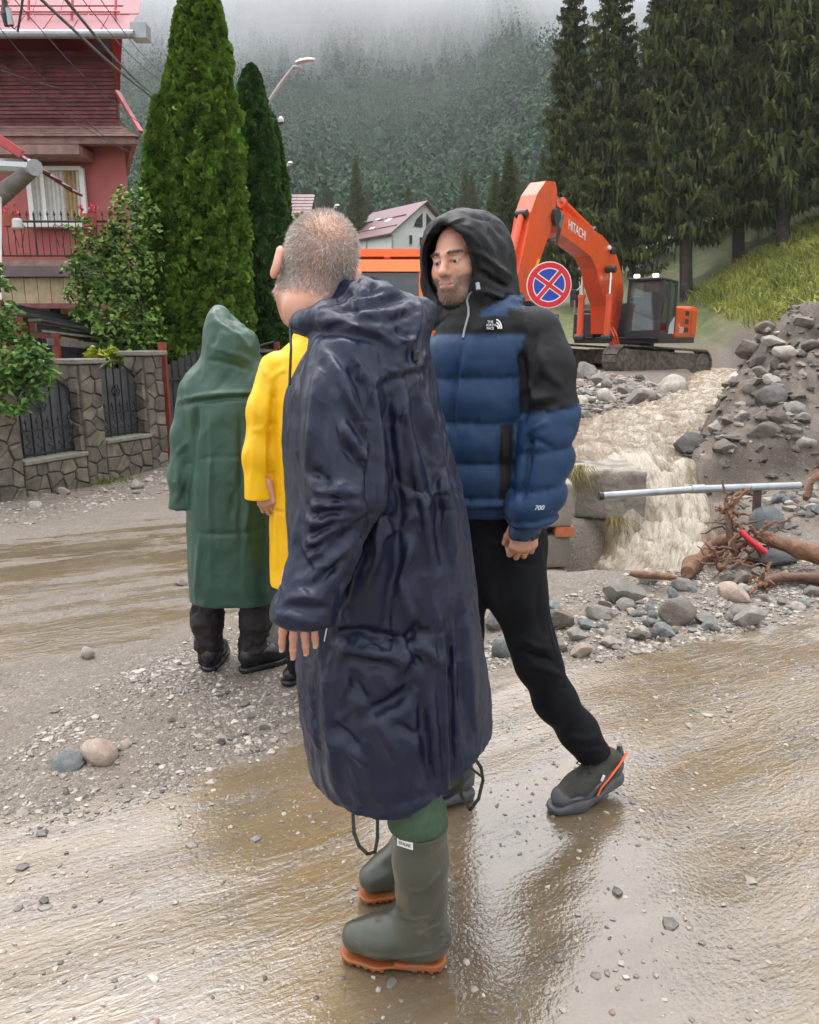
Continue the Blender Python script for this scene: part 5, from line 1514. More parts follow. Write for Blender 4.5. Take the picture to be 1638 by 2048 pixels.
# ------------------------------------------------ weir walls, pipe rail
M_CONC = mat("wet_concrete", (.15, .13, .105), .6, .45, 4.5, .6, 22, .03, hue=(.24, .21, .17))
M_CONC2 = mat("pale_concrete_block", (.21, .19, .155), .7, .25, 4, .5, 25, .02, rnd=.15)
M_BRICK = mat("orange_brick", (.42, .12, .05), .7, .2, 12, .3, 60)
M_RAIL = mat("galvanised_pipe", (.34, .36, .37), .35, .2, 8, metal=.5)
def rough_block(name, lo, hi, amp, seed, m, parent=None, h=.022, label=None, cat=None):
    lo, hi = np.array(lo, float), np.array(hi, float); c = (lo + hi) / 2; r = (hi - lo) / 2
    def fn(p):
        qx = [np.abs(p[i] - c[i]) - r[i] + .012 for i in range(3)]
        d = np.sqrt(np.maximum(qx[0], 0) ** 2 + np.maximum(qx[1], 0) ** 2 + np.maximum(qx[2], 0) ** 2) + np.minimum(np.maximum(qx[0], np.maximum(qx[1], qx[2])), 0) - .012
        return d
    V, Q = sdf_mesh(lo - .1, hi + .1, h, fn)
    V = V + normals(V, Q) * ((fbm(V * 3, 3, seed) + .35 * fbm(V * 14, 3, seed + 2)) * amp)[:, None]
    o = link_mesh(name, V, Q, m, parent, smooth=True)
    return tag(o, label, cat)
wl_x0, wl_x1 = P(1142, 1000, 6.45).x, P(1262, 1000, 6.45).x
wr = thing("weir_wall", ((wl_x0 + wl_x1) / 2, 6.45, -.7), "stained concrete weir wall with muddy water pouring past it", 'wall')
rough_block("wall_block", (wl_x0, 6.25, -.75), (wl_x1 + .25, 6.75, -.005), .05, 3, M_CONC, wr)
rough_block("cap_block", (wl_x0 - .02, 6.2, .015), (wl_x1 + .05, 6.8, .42), .04, 5, M_CONC, wr)
wg = thing("wing_wall", (wl_x0 - .1, 5.8, -.7), "pale block wing wall with an orange brick next to the weir", 'wall')
xw = P(1128, 1100, 5.8).x
for k, (z0, z1, y0, y1) in enumerate([(-.7, -.25, 5.55, 6.2), (-.24, .02, 5.6, 6.22), (.10, .44, 5.55, 6.2)]):
    rough_block("block", (xw - .35, y0, z0), (xw, y1, z1), .02, 8 + k, M_CONC2, wg)
MB().box((xw - .05, 5.66, .06), (.14, .2, .085), None, .008).build("brick", M_BRICK, wg)
MB().box((xw - .3, 5.75, .06), (.2, .3, .07), None, .008).build("brick", M_BRICK, wg)
a, b = P(1202, 992, 5.3), P(1600, 971, 5.5)
rl = thing("pipe_guardrail", PZ(1517, 1040, .18), "bent galvanised pipe guardrail hanging over the torrent", 'railing')
mid = P(1395, 978, 5.4)
MB().tube([a, a.lerp(mid, .5), mid], .027, 12).build("pipe", M_RAIL, rl, smooth=True)
MB().tube([mid, b], .027, 12).build("pipe", M_RAIL, rl, smooth=True)
MB().tube([mid - (b - mid).normalized() * .05, mid + (b - mid).normalized() * .05], .033, 12).build("coupling", M_RAIL, rl, smooth=True)
MB().disc(a, b - a, .03, .03, 12).build("end_cap", M_BLACKP, rl)
pp = P(1517, 975, 5.46); MB().bar((pp.x, pp.y + .02, pp.z + .02), (pp.x + .03, pp.y + .02, gz(pp.x, pp.y) - .15), .045, .045).build("post", mat("rusty_post", (.07, .045, .04), .8, .4, 12), rl)
# ================================================================== rocks, driftwood, gravel, tufts
def rock_mesh(seed, sub=3, flat=1.0, angular=.5):
    rg = np.random.RandomState(seed)
    bm = bmesh.new(); bmesh.ops.create_icosphere(bm, subdivisions=sub, radius=1.0)
    V = np.array([v.co[:] for v in bm.verts]); F = np.array([[v.index for v in f.verts] for f in bm.faces]); bm.free()
    for _ in range(int(16 * angular) + 2):      # chop with random planes
        n = rg.randn(3); n /= np.linalg.norm(n); d = (.50 if angular > .4 else .6) + .35 * rg.rand()
        s = V @ n; m = s > d
        V[m] -= np.outer(s[m] - d, n) * 1.0
    V *= 1 + (.22 - .12 * angular) * fbm(V * 1.3, 3, seed)[:, None] + .05 * fbm(V * 4, 2, seed + 1)[:, None]
    V[:, 2] *= flat
    V /= np.abs(V).max(0)[None, :] ; V[:, 2] *= 1
    return V, F
def stone_mat(name, c1, c2, rough=.55):
    t = NT(name)
    n = t.noise(2.2, 6, .65); n2 = t.noise(14, 5, .7)
    c = t.mix(t.ramp(n, [(.35, 0.0), (.65, 1.0)]), c1, c2)
    c = t.mix(t.ramp(n2, [(.5, 0.0), (.75, .5)]), c, tuple(min(1, x * 1.6) for x in c2))
    g = t.math('MULTIPLY_ADD', t.rnd(), .5, .75)
    cc = t.n('ShaderNodeCombineColor')
    for i in range(3): t.link(g, cc.inputs[i])
    t.set(color=t.mix(1.0, c, cc.outputs[0], 'MULTIPLY'), rough=rough, normal=t.bump(t.noise(9, 6, .7), .55, .06))
    return t.m
MS = {'grey': stone_mat("grey_limestone", (.15, .135, .12), (.25, .23, .20)), 'pale': stone_mat("pale_limestone", (.27, .235, .195), (.42, .38, .33)), 'pink': stone_mat("pinkish_stone", (.32, .24, .19), (.46, .36, .29)),
      'blue': stone_mat("blue_grey_slate", (.10, .115, .115), (.19, .205, .20), .45), 'brown': stone_mat("brown_conglomerate", (.10, .082, .066), (.18, .15, .12)), 'dark': stone_mat("dark_stone", (.055, .05, .046), (.11, .10, .09)),
      'asph': stone_mat("asphalt_slab", (.028, .028, .03), (.06, .06, .06), .5)}
_rk = {}
def rock_data(seed, kind, ang):
    k = (seed % 9, kind, ang)
    if k not in _rk:
        V, F = rock_mesh(100 + seed % 9, 3, 1.0, ang)
        me = link_mesh("rock", V, F, MS[kind], smooth=(ang < .4)).data
        o = [o for o in bpy.data.objects if o.data is me][0]; bpy.data.objects.remove(o)
        if ang >= .4:
            try:
                for p in me.polygons: p.use_smooth = True
                me.set_sharp_from_angle(angle=math.radians(24))
            except Exception: pass
        _rk[k] = me
    return _rk[k]
def rock(x, y, sx, sy, sz, kind, seed, label, group=None, ang=.6, name="rock", z=None, sink=.25, tilt=.15):
    o = bpy.data.objects.new(name, rock_data(seed, kind, ang)); COL.objects.link(o)
    zz = gz(x, y) if z is None else z
    o.location = (x, y, zz + sz * (1 - 2 * sink)); o.scale = (sx, sy, sz)
    r = random.Random(seed * 7 + 1)
    o.rotation_euler = (r.uniform(-tilt, tilt), r.uniform(-tilt, tilt), r.uniform(-.5, .5))
    return tag(o, label, 'rock', group)
def ground_hit(px, py):
    """where the view ray meets the ground"""
    Y = np.geomspace(1.2, 45, 900); a, b, c = ray(px, py)
    x = a / b * Y; z = CAMH + c / b * Y; h = gh(x, Y)
    i = np.argmax(z < h)
    return (x[i], Y[i], h[i]) if (z < h).any() else (x[-1], Y[-1], h[-1])
def prock(px, base, wpx, hpx, kind, seed, label, group=None, ang=.6, depth=None, **kw):
    """rock by its photo footprint: centre x, base y, width and height in px"""
    x, y, z = ground_hit(px, base)
    k = ppm(px, base, y); sx = wpx / k / 2; sz = hpx / k / 2 * 1.12
    return rock(x, y + sx * .6, sx, depth or sx * .8, sz, kind, seed, label, group, ang, z=z, **kw)
# named single rocks
for a in [(192, 1530, 78, 50, 'pink', 1, "smooth pinkish boulder lying on the gravel by the wet track", .25), (122, 1545, 70, 38, 'blue', 2, "blue grey slab leaning against the pinkish boulder", .8),
          (172, 1318, 30, 28, 'pale', 3, "small round pale stone alone in the flooded left track", .2), (360, 1172, 22, 14, 'grey', 4, "small grey stone just left of the green raincoat", .7),
          (1118, 1262, 66, 58, 'brown', 5, "dark brown block beside the black trousers at the pool", .7), (1205, 1240, 62, 26, 'grey', 6, "flat grey stone at the edge of the muddy pool", .5),
          (1255, 1215, 90, 60, 'grey', 7, "leaning grey block under the short orange log", .8), (1362, 1252, 78, 60, 'brown', 8, "rounded brown conglomerate boulder in the middle of the gravel bank", .3),
          (1505, 1255, 66, 46, 'grey', 9, "squared grey block at the edge of the flooded road", .9), (1475, 1205, 66, 44, 'pink', 10, "pinkish white boulder in front of the root tangle", .5),
          (1540, 1070, 74, 62, 'blue', 11, "large blue green rounded rock below the guardrail post", .35), (1350, 797, 60, 56, 'pale', 12, "big pale rounded boulder at the digger's track", .25),
          (1237, 937, 48, 26, 'dark', 13, "dark flat rock sitting on the lip of the weir", .6), (1005, 1318, 44, 52, 'blue', 14, "blue green boulder showing between the two men's legs", .3),
          (1325, 1278, 36, 28, 'pink', 15, "small pink stone on the gravel bank", .4), (1310, 1262, 46, 24, 'blue', 16, "flat blue slate slab beside the small pink stone", .8),
          (1290, 1285, 62, 22, 'dark', 17, "low dark stone at the foot of the gravel bank", .6), (1415, 1262, 30, 22, 'blue', 18, "small bluish slate chip next to the squared block", .9),
          (1555, 1132, 150, 30, 'asph', 19, "broken black asphalt slab under the driftwood", .9), (1385, 905, 66, 42, 'dark', 20, "dark overhanging earth slab beside the cascade", .7),
          (985, 1265, 46, 60, 'grey', 21, "grey rock half hidden behind the raincoat hem", .5), (1250, 790, 26, 30, 'grey', 22, "upright grey rock among the rubble below the digger", .7),
          (1295, 800, 40, 30, 'pale', 23, "whitish boulder touching the big pale boulder", .4), (548, 1300, 60, 90, 'grey', 24, "grey boulder behind the green raincoat's shoes", .4), (1300, 1172, 40, 36, 'pale', 25, "pale mottled stone at the foot of the cascade", .5)]:
    prock(a[0], a[1], a[2], a[3], a[4], a[5], a[6], None, a[7])
# loose stones in sets
r = random.Random(3)
def scatter(n, poly, wr, kinds, label, group, ang=(.2, .8), name="stone", y_power=1.0):
    xs = [p[0] for p in poly]; ys = [p[1] for p in poly]; k = 0; tries = 0
    while k < n and tries < n * 20:
        tries += 1
        px, py = r.uniform(min(xs), max(xs)), r.uniform(min(ys), max(ys))
        if inpoly(np.array([px]), np.array([py]), poly, 1)[0] < .9: continue
        w = r.uniform(wr[0], wr[1]) if r.random() < .75 else r.uniform(wr[1], wr[1] * 1.7)
        prock(px, py, w, w * r.uniform(.45, .85), r.choice(kinds), r.randrange(900), label, group, r.choice([.25, .7, .9, .9]), name=name); k += 1
scatter(70, [(1000, 1290), (1110, 1220), (1260, 1170), (1480, 1150), (1638, 1150), (1700, 1200), (1480, 1265), (1250, 1310), (1100, 1330)], (12, 30), ['pale', 'pale', 'grey', 'blue', 'pink', 'brown', 'grey'],
        "loose cobble on the gravel bank between the flooded road and the driftwood", "cobbles on the gravel bank")
scatter(42, [(1145, 755), (1330, 760), (1390, 800), (1320, 840), (1240, 880), (1150, 890)], (12, 30), ['pale', 'pale', 'grey', 'grey', 'blue'],
        "loose rubble stone between the digger and the muddy stream", "rubble stones beside the stream")
scatter(70, [(1500, 700), (1560, 640), (1700, 620), (1700, 980), (1560, 960), (1430, 940), (1410, 890), (1475, 800)], (12, 40), ['grey', 'brown', 'brown', 'dark', 'pale'],
        "stone stuck in the steep earth mound on the far bank", "stones in the earth mound")
scatter(30, [(1530, 1000), (1700, 960), (1700, 1090), (1590, 1090)], (10, 24), ['pale', 'grey', 'blue'], "cobble on the bank beyond the guardrail", "cobbles beyond the guardrail")
scatter(26, [(60, 1560), (400, 1400), (620, 1340), (640, 1440), (380, 1520), (120, 1600)], (8, 18), ['pale', 'grey', 'dark', 'pink'], "small stone on the gravel strip between the flooded tracks", "small stones on the gravel strip")
scatter(14, [(0, 985), (330, 935), (345, 985), (0, 1035)], (9, 20), ['pale', 'grey'], "pale stone along the foot of the stone fence", "stones along the fence foot")
# gravel: nobody could count it
def gravel(name, pts, size, seed, m, label):
    rg = np.random.RandomState(seed); n = len(pts)
    base = np.array([(1, 0, 0), (-1, 0, 0), (0, 1, 0), (0, -1, 0), (0, 0, 1), (0, 0, -1)], float)
    F = np.array([(0, 2, 4), (2, 1, 4), (1, 3, 4), (3, 0, 4), (2, 0, 5), (1, 2, 5), (3, 1, 5), (0, 3, 5)])
    bm = bmesh.new(); bmesh.ops.create_icosphere(bm, subdivisions=1, radius=1.0)
    base = np.array([v.co[:] for v in bm.verts]); F = np.array([[v.index for v in f.verts] for f in bm.faces]); bm.free()
    s = size * (.5 + rg.rand(n) ** 2 * 1.6)
    V = base[None] * (1 + .25 * rg.randn(n, len(base), 1)) * np.stack([s, s * (.6 + .4 * rg.rand(n)), s * (.35 + .35 * rg.rand(n))], 1)[:, None, :]
    a = rg.rand(n) * 6.28; c, d = np.cos(a)[:, None], np.sin(a)[:, None]
    V = np.stack([V[..., 0] * c - V[..., 1] * d, V[..., 0] * d + V[..., 1] * c, V[..., 2]], -1) + pts[:, None, :]
    tint = np.repeat(rg.rand(n), len(base))
    o = link_mesh(name, V.reshape(-1, 3), (np.arange(n)[:, None, None] * len(base) + F[None]).reshape(-1, 3), m, attrs={'tint': tint}, smooth=False)
    return tag(o, label, 'gravel', kind='stuff')
t = NT("wet_gravel_stones")
t.set(color=t.ramp(t.attr('tint'), [(0, (.07, .062, .055)), (.3, (.17, .15, .125)), (.6, (.26, .225, .19)), (.88, (.34, .30, .25)), (.97, (.44, .41, .36)), (1, (.26, .16, .12))]), rough=.45, spec=.5, normal=t.bump(t.noise(90, 3, .6), .3, .004))
M_PEB = t.m
t = NT("earthy_rubble_stones")
t.set(color=t.ramp(t.attr('tint'), [(0, (.035, .027, .021)), (.4, (.085, .067, .051)), (.75, (.14, .115, .092)), (1, (.26, .225, .185))]), rough=.7, normal=t.bump(t.noise(40, 4, .6), .5, .01))
M_PEBD = t.m
rg = np.random.RandomState(9)
def pebble_pts(n, poly, keep):
    """points on the ground under a photo polygon, density even in the ground plane"""
    c = np.array([PZ(px, py, 0)[:2] for px, py in poly]); lo, hi = c.min(0), c.max(0)
    x = rg.uniform(lo[0], hi[0], n * 6); y = rg.uniform(lo[1], hi[1], n * 6)
    ins = np.zeros(len(x), bool); k = len(c)
    for i in range(k):
        (x1, y1), (x2, y2) = c[i], c[(i + 1) % k]
        ins ^= ((y1 > y) != (y2 > y)) & (x < (x2 - x1) * (y - y1) / ((y2 - y1) or 1e-9) + x1)
    w = fbm(np.stack([x * 2.2, y * 2.2, x * 0], 1), 3, 33)
    ins &= rg.rand(len(x)) < np.clip(keep + w * 1.3, .04, 1)
    x, y = x[ins][:n], y[ins][:n]
    return np.stack([x, y, gh(x, y) + .0005], 1)
gravel("gravel", np.concatenate([pebble_pts(9000, [(-60, 1570), (120, 1370), (420, 1220), (900, 1200), (990, 1340), (640, 1440), (420, 1540), (60, 1650)], .5),
                                 pebble_pts(5200, [(940, 1330), (1200, 1325), (1400, 1285), (1720, 1210), (1720, 1130), (1250, 1160), (1000, 1230)], .7),
                                 pebble_pts(1200, [(-80, 2100), (1700, 2100), (1700, 1300), (900, 1380), (-80, 1600)], .35)]), .0052, 5, M_PEB, "loose wet gravel strewn over the road and the bank")
gravel("coarse_gravel", np.concatenate([pebble_pts(800, [(-60, 1600), (120, 1370), (420, 1220), (900, 1200), (990, 1340), (640, 1440), (420, 1540), (60, 1650)], .35),
                                        pebble_pts(2600, [(940, 1330), (1200, 1325), (1400, 1285), (1720, 1210), (1720, 1130), (1250, 1150), (1000, 1230)], .7),
                                        pebble_pts(50, [(-80, 2100), (1700, 2100), (1700, 1330), (900, 1420), (-80, 1660)], .3)]), .0115, 6, M_PEB, "coarser stones among the road gravel")
k = 4200
bx = rg.uniform(2.0, 6.5, k); by = rg.uniform(5.4, 15, k)
gravel("bank_rubble", np.stack([bx, by, gh(bx, by)], 1), .035, 7, M_PEBD, "rubble covering the earth mound and stream banks")
k = 1500
bx = rg.uniform(.6, 6, k); by = rg.uniform(8, 25, k)
gravel("stream_rubble", np.stack([bx, by, gh(bx, by)], 1), .06, 8, M_PEB, "coarse rubble around the upper stream")
k = 1500
bx = rg.uniform(-4.8, -2.4, k); by = rg.uniform(6.8, 10.3, k); gg = (bx - F0.x) * FN.x + (by - F0.y) * FN.y
ok = (gg > .2) & (gg < 1.5)
gravel("fence_gravel", np.stack([bx[ok], by[ok], gh(bx[ok], by[ok])], 1), .016, 9, M_PEB, "gravel lying along the foot of the fence")
# ---- driftwood
t = NT("stripped_driftwood")
n = t.noise(9, 7, .72, dist=1.5)
t.set(color=t.ramp(n, [(.3, (.06, .026, .013)), (.5, (.18, .082, .04)), (.72, (.34, .185, .09))]), rough=.5, normal=t.bump(t.noise(26, 6, .75, dist=1.2), .9, .02)); M_DRIFT = t.m
M_DRIFTD = mat("dark_wet_bark", (.10, .045, .028), .5, .4, 9, .7, 18, .02)
def wob(pts, amp, seed, n=5):
    rr = random.Random(seed); out = []
    pts = [Vector(p) for p in pts]
    for a, b in zip(pts[:-1], pts[1:]):
        for i in range(n): out.append(a.lerp(b, i / n) + Vector((rr.uniform(-amp, amp), rr.uniform(-amp, amp), rr.uniform(-amp, amp))))
    return out + [pts[-1]]
def log(pts, r0, r1, label, seed, m=None, roots=0):
    o = thing("driftwood_log", pts[0], label, 'log')
    w = wob(pts, r0 * .12, seed); n = len(w); rr = random.Random(seed)
    MB().tube(w, [(r0 + (r1 - r0) * i / (n - 1)) * rr.uniform(.74, 1.15) * (.6 if i in (0, n - 1) else 1) for i in range(n)], 12).build("trunk", m or M_DRIFT, o, smooth=True)
    d = (w[-1] - w[-2]).normalized()
    for k in range(roots):
        e = w[-1] + d * rr.uniform(.05, .15) + Vector((rr.uniform(-.2, .2), rr.uniform(-.15, .15), rr.uniform(-.12, .25)))
        MB().tube(wob([w[-1], w[-1].lerp(e, .5) + Vector((0, 0, rr.uniform(-.03, .05))), e], .012, seed + k), [.02, .018, .016, .014, .012, .011, .01, .009, .007, .005, .003], 6).build("root", M_DRIFT, o, smooth=True)
    return o
def bp(px, py, lift=0.0):
    x, y, z = ground_hit(px, py); return Vector((x, y, z + lift))
log([bp(1372, 1160, .05), bp(1425, 1118, .10), P(1462, 1075, 5.0)], .060, .05, "thick stripped log end lying across the bank foot", 2, M_DRIFT, 2)
log([bp(1258, 1178, .10), bp(1352, 1182, .08)], .028, .02, "short orange stripped log resting on the leaning block", 3)
log([P(1512, 1068, 4.9), P(1575, 1092, 4.75), P(1690, 1130, 4.6)], .05, .055, "long orange driftwood trunk beside the asphalt slab", 4, M_DRIFT, 3)
log([P(1505, 1072, 5.0), P(1470, 1100, 4.8), P(1440, 1140, 4.6)], .022, .012, "thin splintered branch leaning on the log end", 5, M_DRIFT, 2)
log([bp(1660, 1172, .04), bp(1560, 1170, .05), bp(1520, 1180, .04)], .04, .03, "dark root stub with frayed roots below the asphalt slab", 6, M_DRIFTD, 6)
log([P(1470, 1110, 4.75), P(1458, 1060, 4.8), P(1455, 1020, 4.85)], .028, .02, "upright torn root standing in the driftwood tangle", 7, M_DRIFTD, 9)
log([P(1610, 1000, 5.6), P(1625, 960, 5.6), P(1660, 930, 5.7)], .03, .02, "root bundle tangled round the end of the guardrail", 8, M_DRIFT, 14)
rt = thing("root_tangle", bp(1470, 1100), "tangle of torn orange roots caught below the guardrail", 'roots')
rr = random.Random(12)
for k in range(34):
    a = P(rr.uniform(1440, 1540), rr.uniform(1040, 1130), 4.8 + rr.uniform(-.15, .2)); e = a + Vector((rr.uniform(-.3, .3), rr.uniform(-.15, .15), rr.uniform(-.25, .12)))
    e.z = max(e.z, gz(e.x, e.y) + .01); a.z = max(a.z, gz(a.x, a.y) + .01)
    MB().tube(wob([a, a.lerp(e, .5) + Vector((0, 0, rr.uniform(-.04, .06))), e], .014, 50 + k, 4), [.010, .010, .009, .009, .008, .007, .006, .005, .003], 5).build("root", M_DRIFT if k % 3 else M_DRIFTD, rt, smooth=True)
tag(MB().tube([P(1480, 1062, 4.75), P(1505, 1085, 4.72), P(1532, 1105, 4.7)], .02, 10).build("red_pipe", mat("red_plastic_pipe", (.5, .02, .03), .35, .15), None, smooth=True), "short red plastic pipe caught in the driftwood", 'pipe')
tag(MB().prism([P(1125, 925, 6.1), P(1136, 935, 6.1), P(1140, 1000, 6.1), P(1133, 985, 6.1)], (0, .03, 0)).build("teal_strip", mat("teal_plastic", (.01, .22, .27), .4, .1), None), "torn teal plastic strip sticking up by the weir", 'plastic strip')
# ---- tufts
M_TUFT = leaf_mat("tuft_grass", (.05, .055, .015), (.26, .20, .07), .6, 3)
def tuft(name, c, n, L, spread, hang, label, m=M_TUFT):
    rg = np.random.RandomState(int(c[0] * 1000) % 9999)
    o = thing(name, c, label, 'grass tuft')
    V = []; T = []; 
    for k in range(n):
        b = np.array([rg.randn() * spread, rg.randn() * spread * .5, rg.randn() * spread * .2]); l = L * (.5 + .8 * rg.rand())
        dx, dy = rg.randn() * .5, -abs(rg.randn()) * .3 - hang * .2
        s = np.array([.004, 0, 0])
        for i in range(4):
            f = i / 3; z = l * (.5 * f - hang * 1.4 * f * f) if hang else l * f * (1 - .35 * f)
            pt = b + np.array([dx * l * f, dy * l * f, z]); w = s * (1 - f * .9)
            V += [pt - w, pt + w]
        j = len(V) - 8
        for i in range(3): T += [(j + 2 * i, j + 2 * i + 1, j + 2 * i + 3), (j + 2 * i, j + 2 * i + 3, j + 2 * i + 2)]
    link_mesh("blades", np.array(V), np.array(T), m, o, attrs={'tint': np.repeat(rg.rand(n), 8)}, local=True)
tuft("grass_tuft", P(1158, 932, 6.15), 70, .26, .05, 1.0, "dry grass tuft hanging over the top of the wing wall")
tuft("grass_tuft", P(1232, 1035, 6.12), 60, .22, .035, 1.0, "green grass tuft hanging on the weir face below the pipe end")
M_WEED = leaf_mat("roadside_weeds", (.05, .10, .015), (.22, .28, .05), .6, 3)
for px, py, n, L in ((205, 968, 120, .14), (150, 975, 50, .12), (105, 985, 50, .1), (245, 962, 60, .1)):
    x, y, z = ground_hit(px, py); tuft("weed_clump", (x, y, z), n, L, .1, 0, "clump of low green weeds at the foot of the stone fence", M_WEED)
for o in [o for o in bpy.data.objects if o.name.startswith("weed_clump")]: o['group'] = "weeds along the fence"
# ================================================================== people
from mathutils.bvhtree import BVHTree
def snapper(*objs):
    """returns f(px, py, lift): the point of these surfaces that is seen at a photo pixel"""
    V = []; F = []
    for o in objs:
        n = len(V); org = origin_of(o)
        V += [v.co + org for v in o.data.vertices]; F += [tuple(i + n for i in p.vertices) for p in o.data.polygons]
    T = BVHTree.FromPolygons(V, F)
    def f(px, py, lift=.002, dflt=2.0):
        d = Vector(ray(px, py)).normalized(); c = Vector((0, 0, CAMH))
        h = T.ray_cast(c, d)[0]
        return (h - d * lift) if h is not None else P(px, py, dflt)
    return f
def row(py, L, R, Yc, b, rot=0.0):
    c = P((L + R) / 2, py, Yc); a = (R - L) / 2 / ppm((L + R) / 2, py, Yc)
    return (c.z, c.x, c.y, a, b, rot)
def C4(px, py, Y, r):
    p = P(px, py, Y); return (p.x, p.y, p.z, r)
def fabric(name, col, hi, rough, crump=.35, cs=9, fine=.15, fs=140, spec=.5, coat=0.0, aniso=(1, 1, .5), drops=0.0):
    """woven or coated cloth: colour breakup, crumple bump and fine weave; optional rain drops"""
    t = NT(name)
    v = t.tc('Object', scale=aniso)
    wv = t.n('ShaderNodeVectorMath'); wv.operation = 'ADD'
    t.link(v, wv.inputs[0]); nv = t.n('ShaderNodeTexNoise'); nv.inputs['Scale'].default_value = cs * .5; t.link(v, nv.inputs['Vector'])
    sc3 = t.n('ShaderNodeVectorMath'); sc3.operation = 'SCALE'; sc3.inputs['Scale'].default_value = .25; t.link(nv.outputs['Color'], sc3.inputs[0]); t.link(sc3.outputs[0], wv.inputs[1])
    sm = t.math('ADD', t.voro(cs, 'F1', wv.outputs[0]), t.math('MULTIPLY', t.voro(cs * 2.7, 'F1', wv.outputs[0]), .35))
    b = t.bump(sm, crump, .02)
    b = t.bump(t.noise(fs, 3, .6), fine, .002, b)
    c = t.mix(t.ramp(t.noise(3.5, 4, .6), [(.35, 0.0), (.7, 1.0)]), col, hi)
    rg_ = t.math('MULTIPLY_ADD', t.noise(6, 4, .6), .22, rough - .11)
    if drops:
        d = t.ramp(t.voro(95, 'F1'), [(.0, 1.0), (.22, 0.0)])
        d = t.math('MULTIPLY', d, t.ramp(t.noise(11, 3, .5), [(.5, 0.0), (.62, 1.0)]))
        b = t.bump(d, drops, .006, b)
    t.set(color=c, rough=rg_, normal=b, spec=spec, coat=coat, coat_rough=.25)
    return t.m
M_NAVY = fabric("navy_wet_nylon", (.006, .009, .026), (.011, .015, .040), .41, .75, 10, .12, 120, .38, .0, drops=.12)
M_GREENPVC = fabric("green_pvc", (.015, .054, .033), (.022, .070, .043), .45, .5, 7, .10, 90, .5, .05)
M_YELPVC = fabric("yellow_pvc", (.78, .42, .0), (.86, .50, .002), .42, .22, 5, .08, 90, .4)
M_TROUS = fabric("black_trousers", (.0035, .004, .0065), (.006, .007, .010), .7, .15, 10, .25, 200, .18)
M_BROWNTR = fabric("dark_brown_trousers", (.020, .014, .016), (.032, .022, .024), .7, .5, 12, .25, 180, .3)
M_WADER = fabric("green_wader_cloth", (.035, .065, .035), (.05, .09, .05), .6, .35, 14, .3, 160, .4)
M_HOOD = fabric("black_hood_shell", (.005, .005, .006), (.009, .009, .010), .52, .45, 12, .2, 160, .28, drops=.5)
def muddy(name, c1, c2, rough, amt, ms=9):
    """rubber with dried splashes of road mud"""
    t = NT(name)
    base = t.mix(t.noise(6, 4, .6), c1, c2)
    sp = t.math('MULTIPLY', t.ramp(t.noise(ms, 6, .7), [(.54, 0.0), (.66, 1.0)]), t.ramp(t.noise(ms * 9, 4, .7), [(.35, .2), (.6, 1.0)]))
    f = t.math('MULTIPLY', sp, amt)
    t.set(color=t.mix(f, base, (.17, .13, .085)), rough=t.math('MULTIPLY_ADD', f, .45, rough), normal=t.bump(t.math('ADD', t.noise(30, 4, .6), sp), .15, .003))
    return t.m
M_BOOT = muddy("olive_rubber", (.052, .054, .039), (.068, .070, .051), .30, .65)
M_SOLE = muddy("orange_rubber_sole", (.26, .07, .018), (.34, .10, .026), .5, .9, 22)
M_SHOEBLK = mat("black_leather_shoe", (.012, .012, .013), .4, .3, 12, .3, 60, .004)
M_SHOEGREY = muddy("grey_shoe_rubber", (.05, .055, .06), (.07, .075, .08), .45, .6, 20)
t = NT("olive_shoe_mesh"); t.set(color=t.mix(t.attr("band"), t.mix(t.noise(60, 3), (.018, .017, .013), (.036, .034, .026)), t.mix(t.noise(30, 4), (.055, .06, .065), (.10, .105, .11))), rough=.65, normal=t.bump(t.noise(220, 3), .4, .003)); M_SHOEUP = t.m
M_LACE = mat("black_lace", (.01, .01, .01), .7, .2, 20)
M_STRAP = mat("olive_strap", (.035, .04, .026), .6, .25, 20)
M_LINING = mat("dark_lining", (.006, .006, .008), .7, .2, 10)
t = NT("skin")
st_ = t.attr('stub'); lp = t.attr('lip')
sc_ = t.mix(t.ramp(t.noise(26, 4, .6), [(.35, 0.0), (.7, 1.0)]), (.54, .27, .185), (.63, .345, .25))
sc_ = t.mix(t.math('MULTIPLY', lp, .6), sc_, (.46, .20, .15))
sc_ = t.mix(st_, sc_, t.mix(t.noise(240, 3, .7), (.10, .075, .06), (.34, .24, .19)))
t.set(color=sc_, rough=.45, spec=.45, sss=.08, normal=t.bump(t.noise(150, 4, .6), .15, .002))
t.b.inputs['Subsurface Radius'].default_value = (.01, .004, .002)
M_SKIN = t.m
t = NT("eye"); t.set(color=t.attr('eyecol', 'Color'), rough=.1); M_EYE = t.m
t = NT("hair"); t.set(color=t.attr('haircol', 'Color'), rough=.5, spec=.3); M_HAIR = t.m

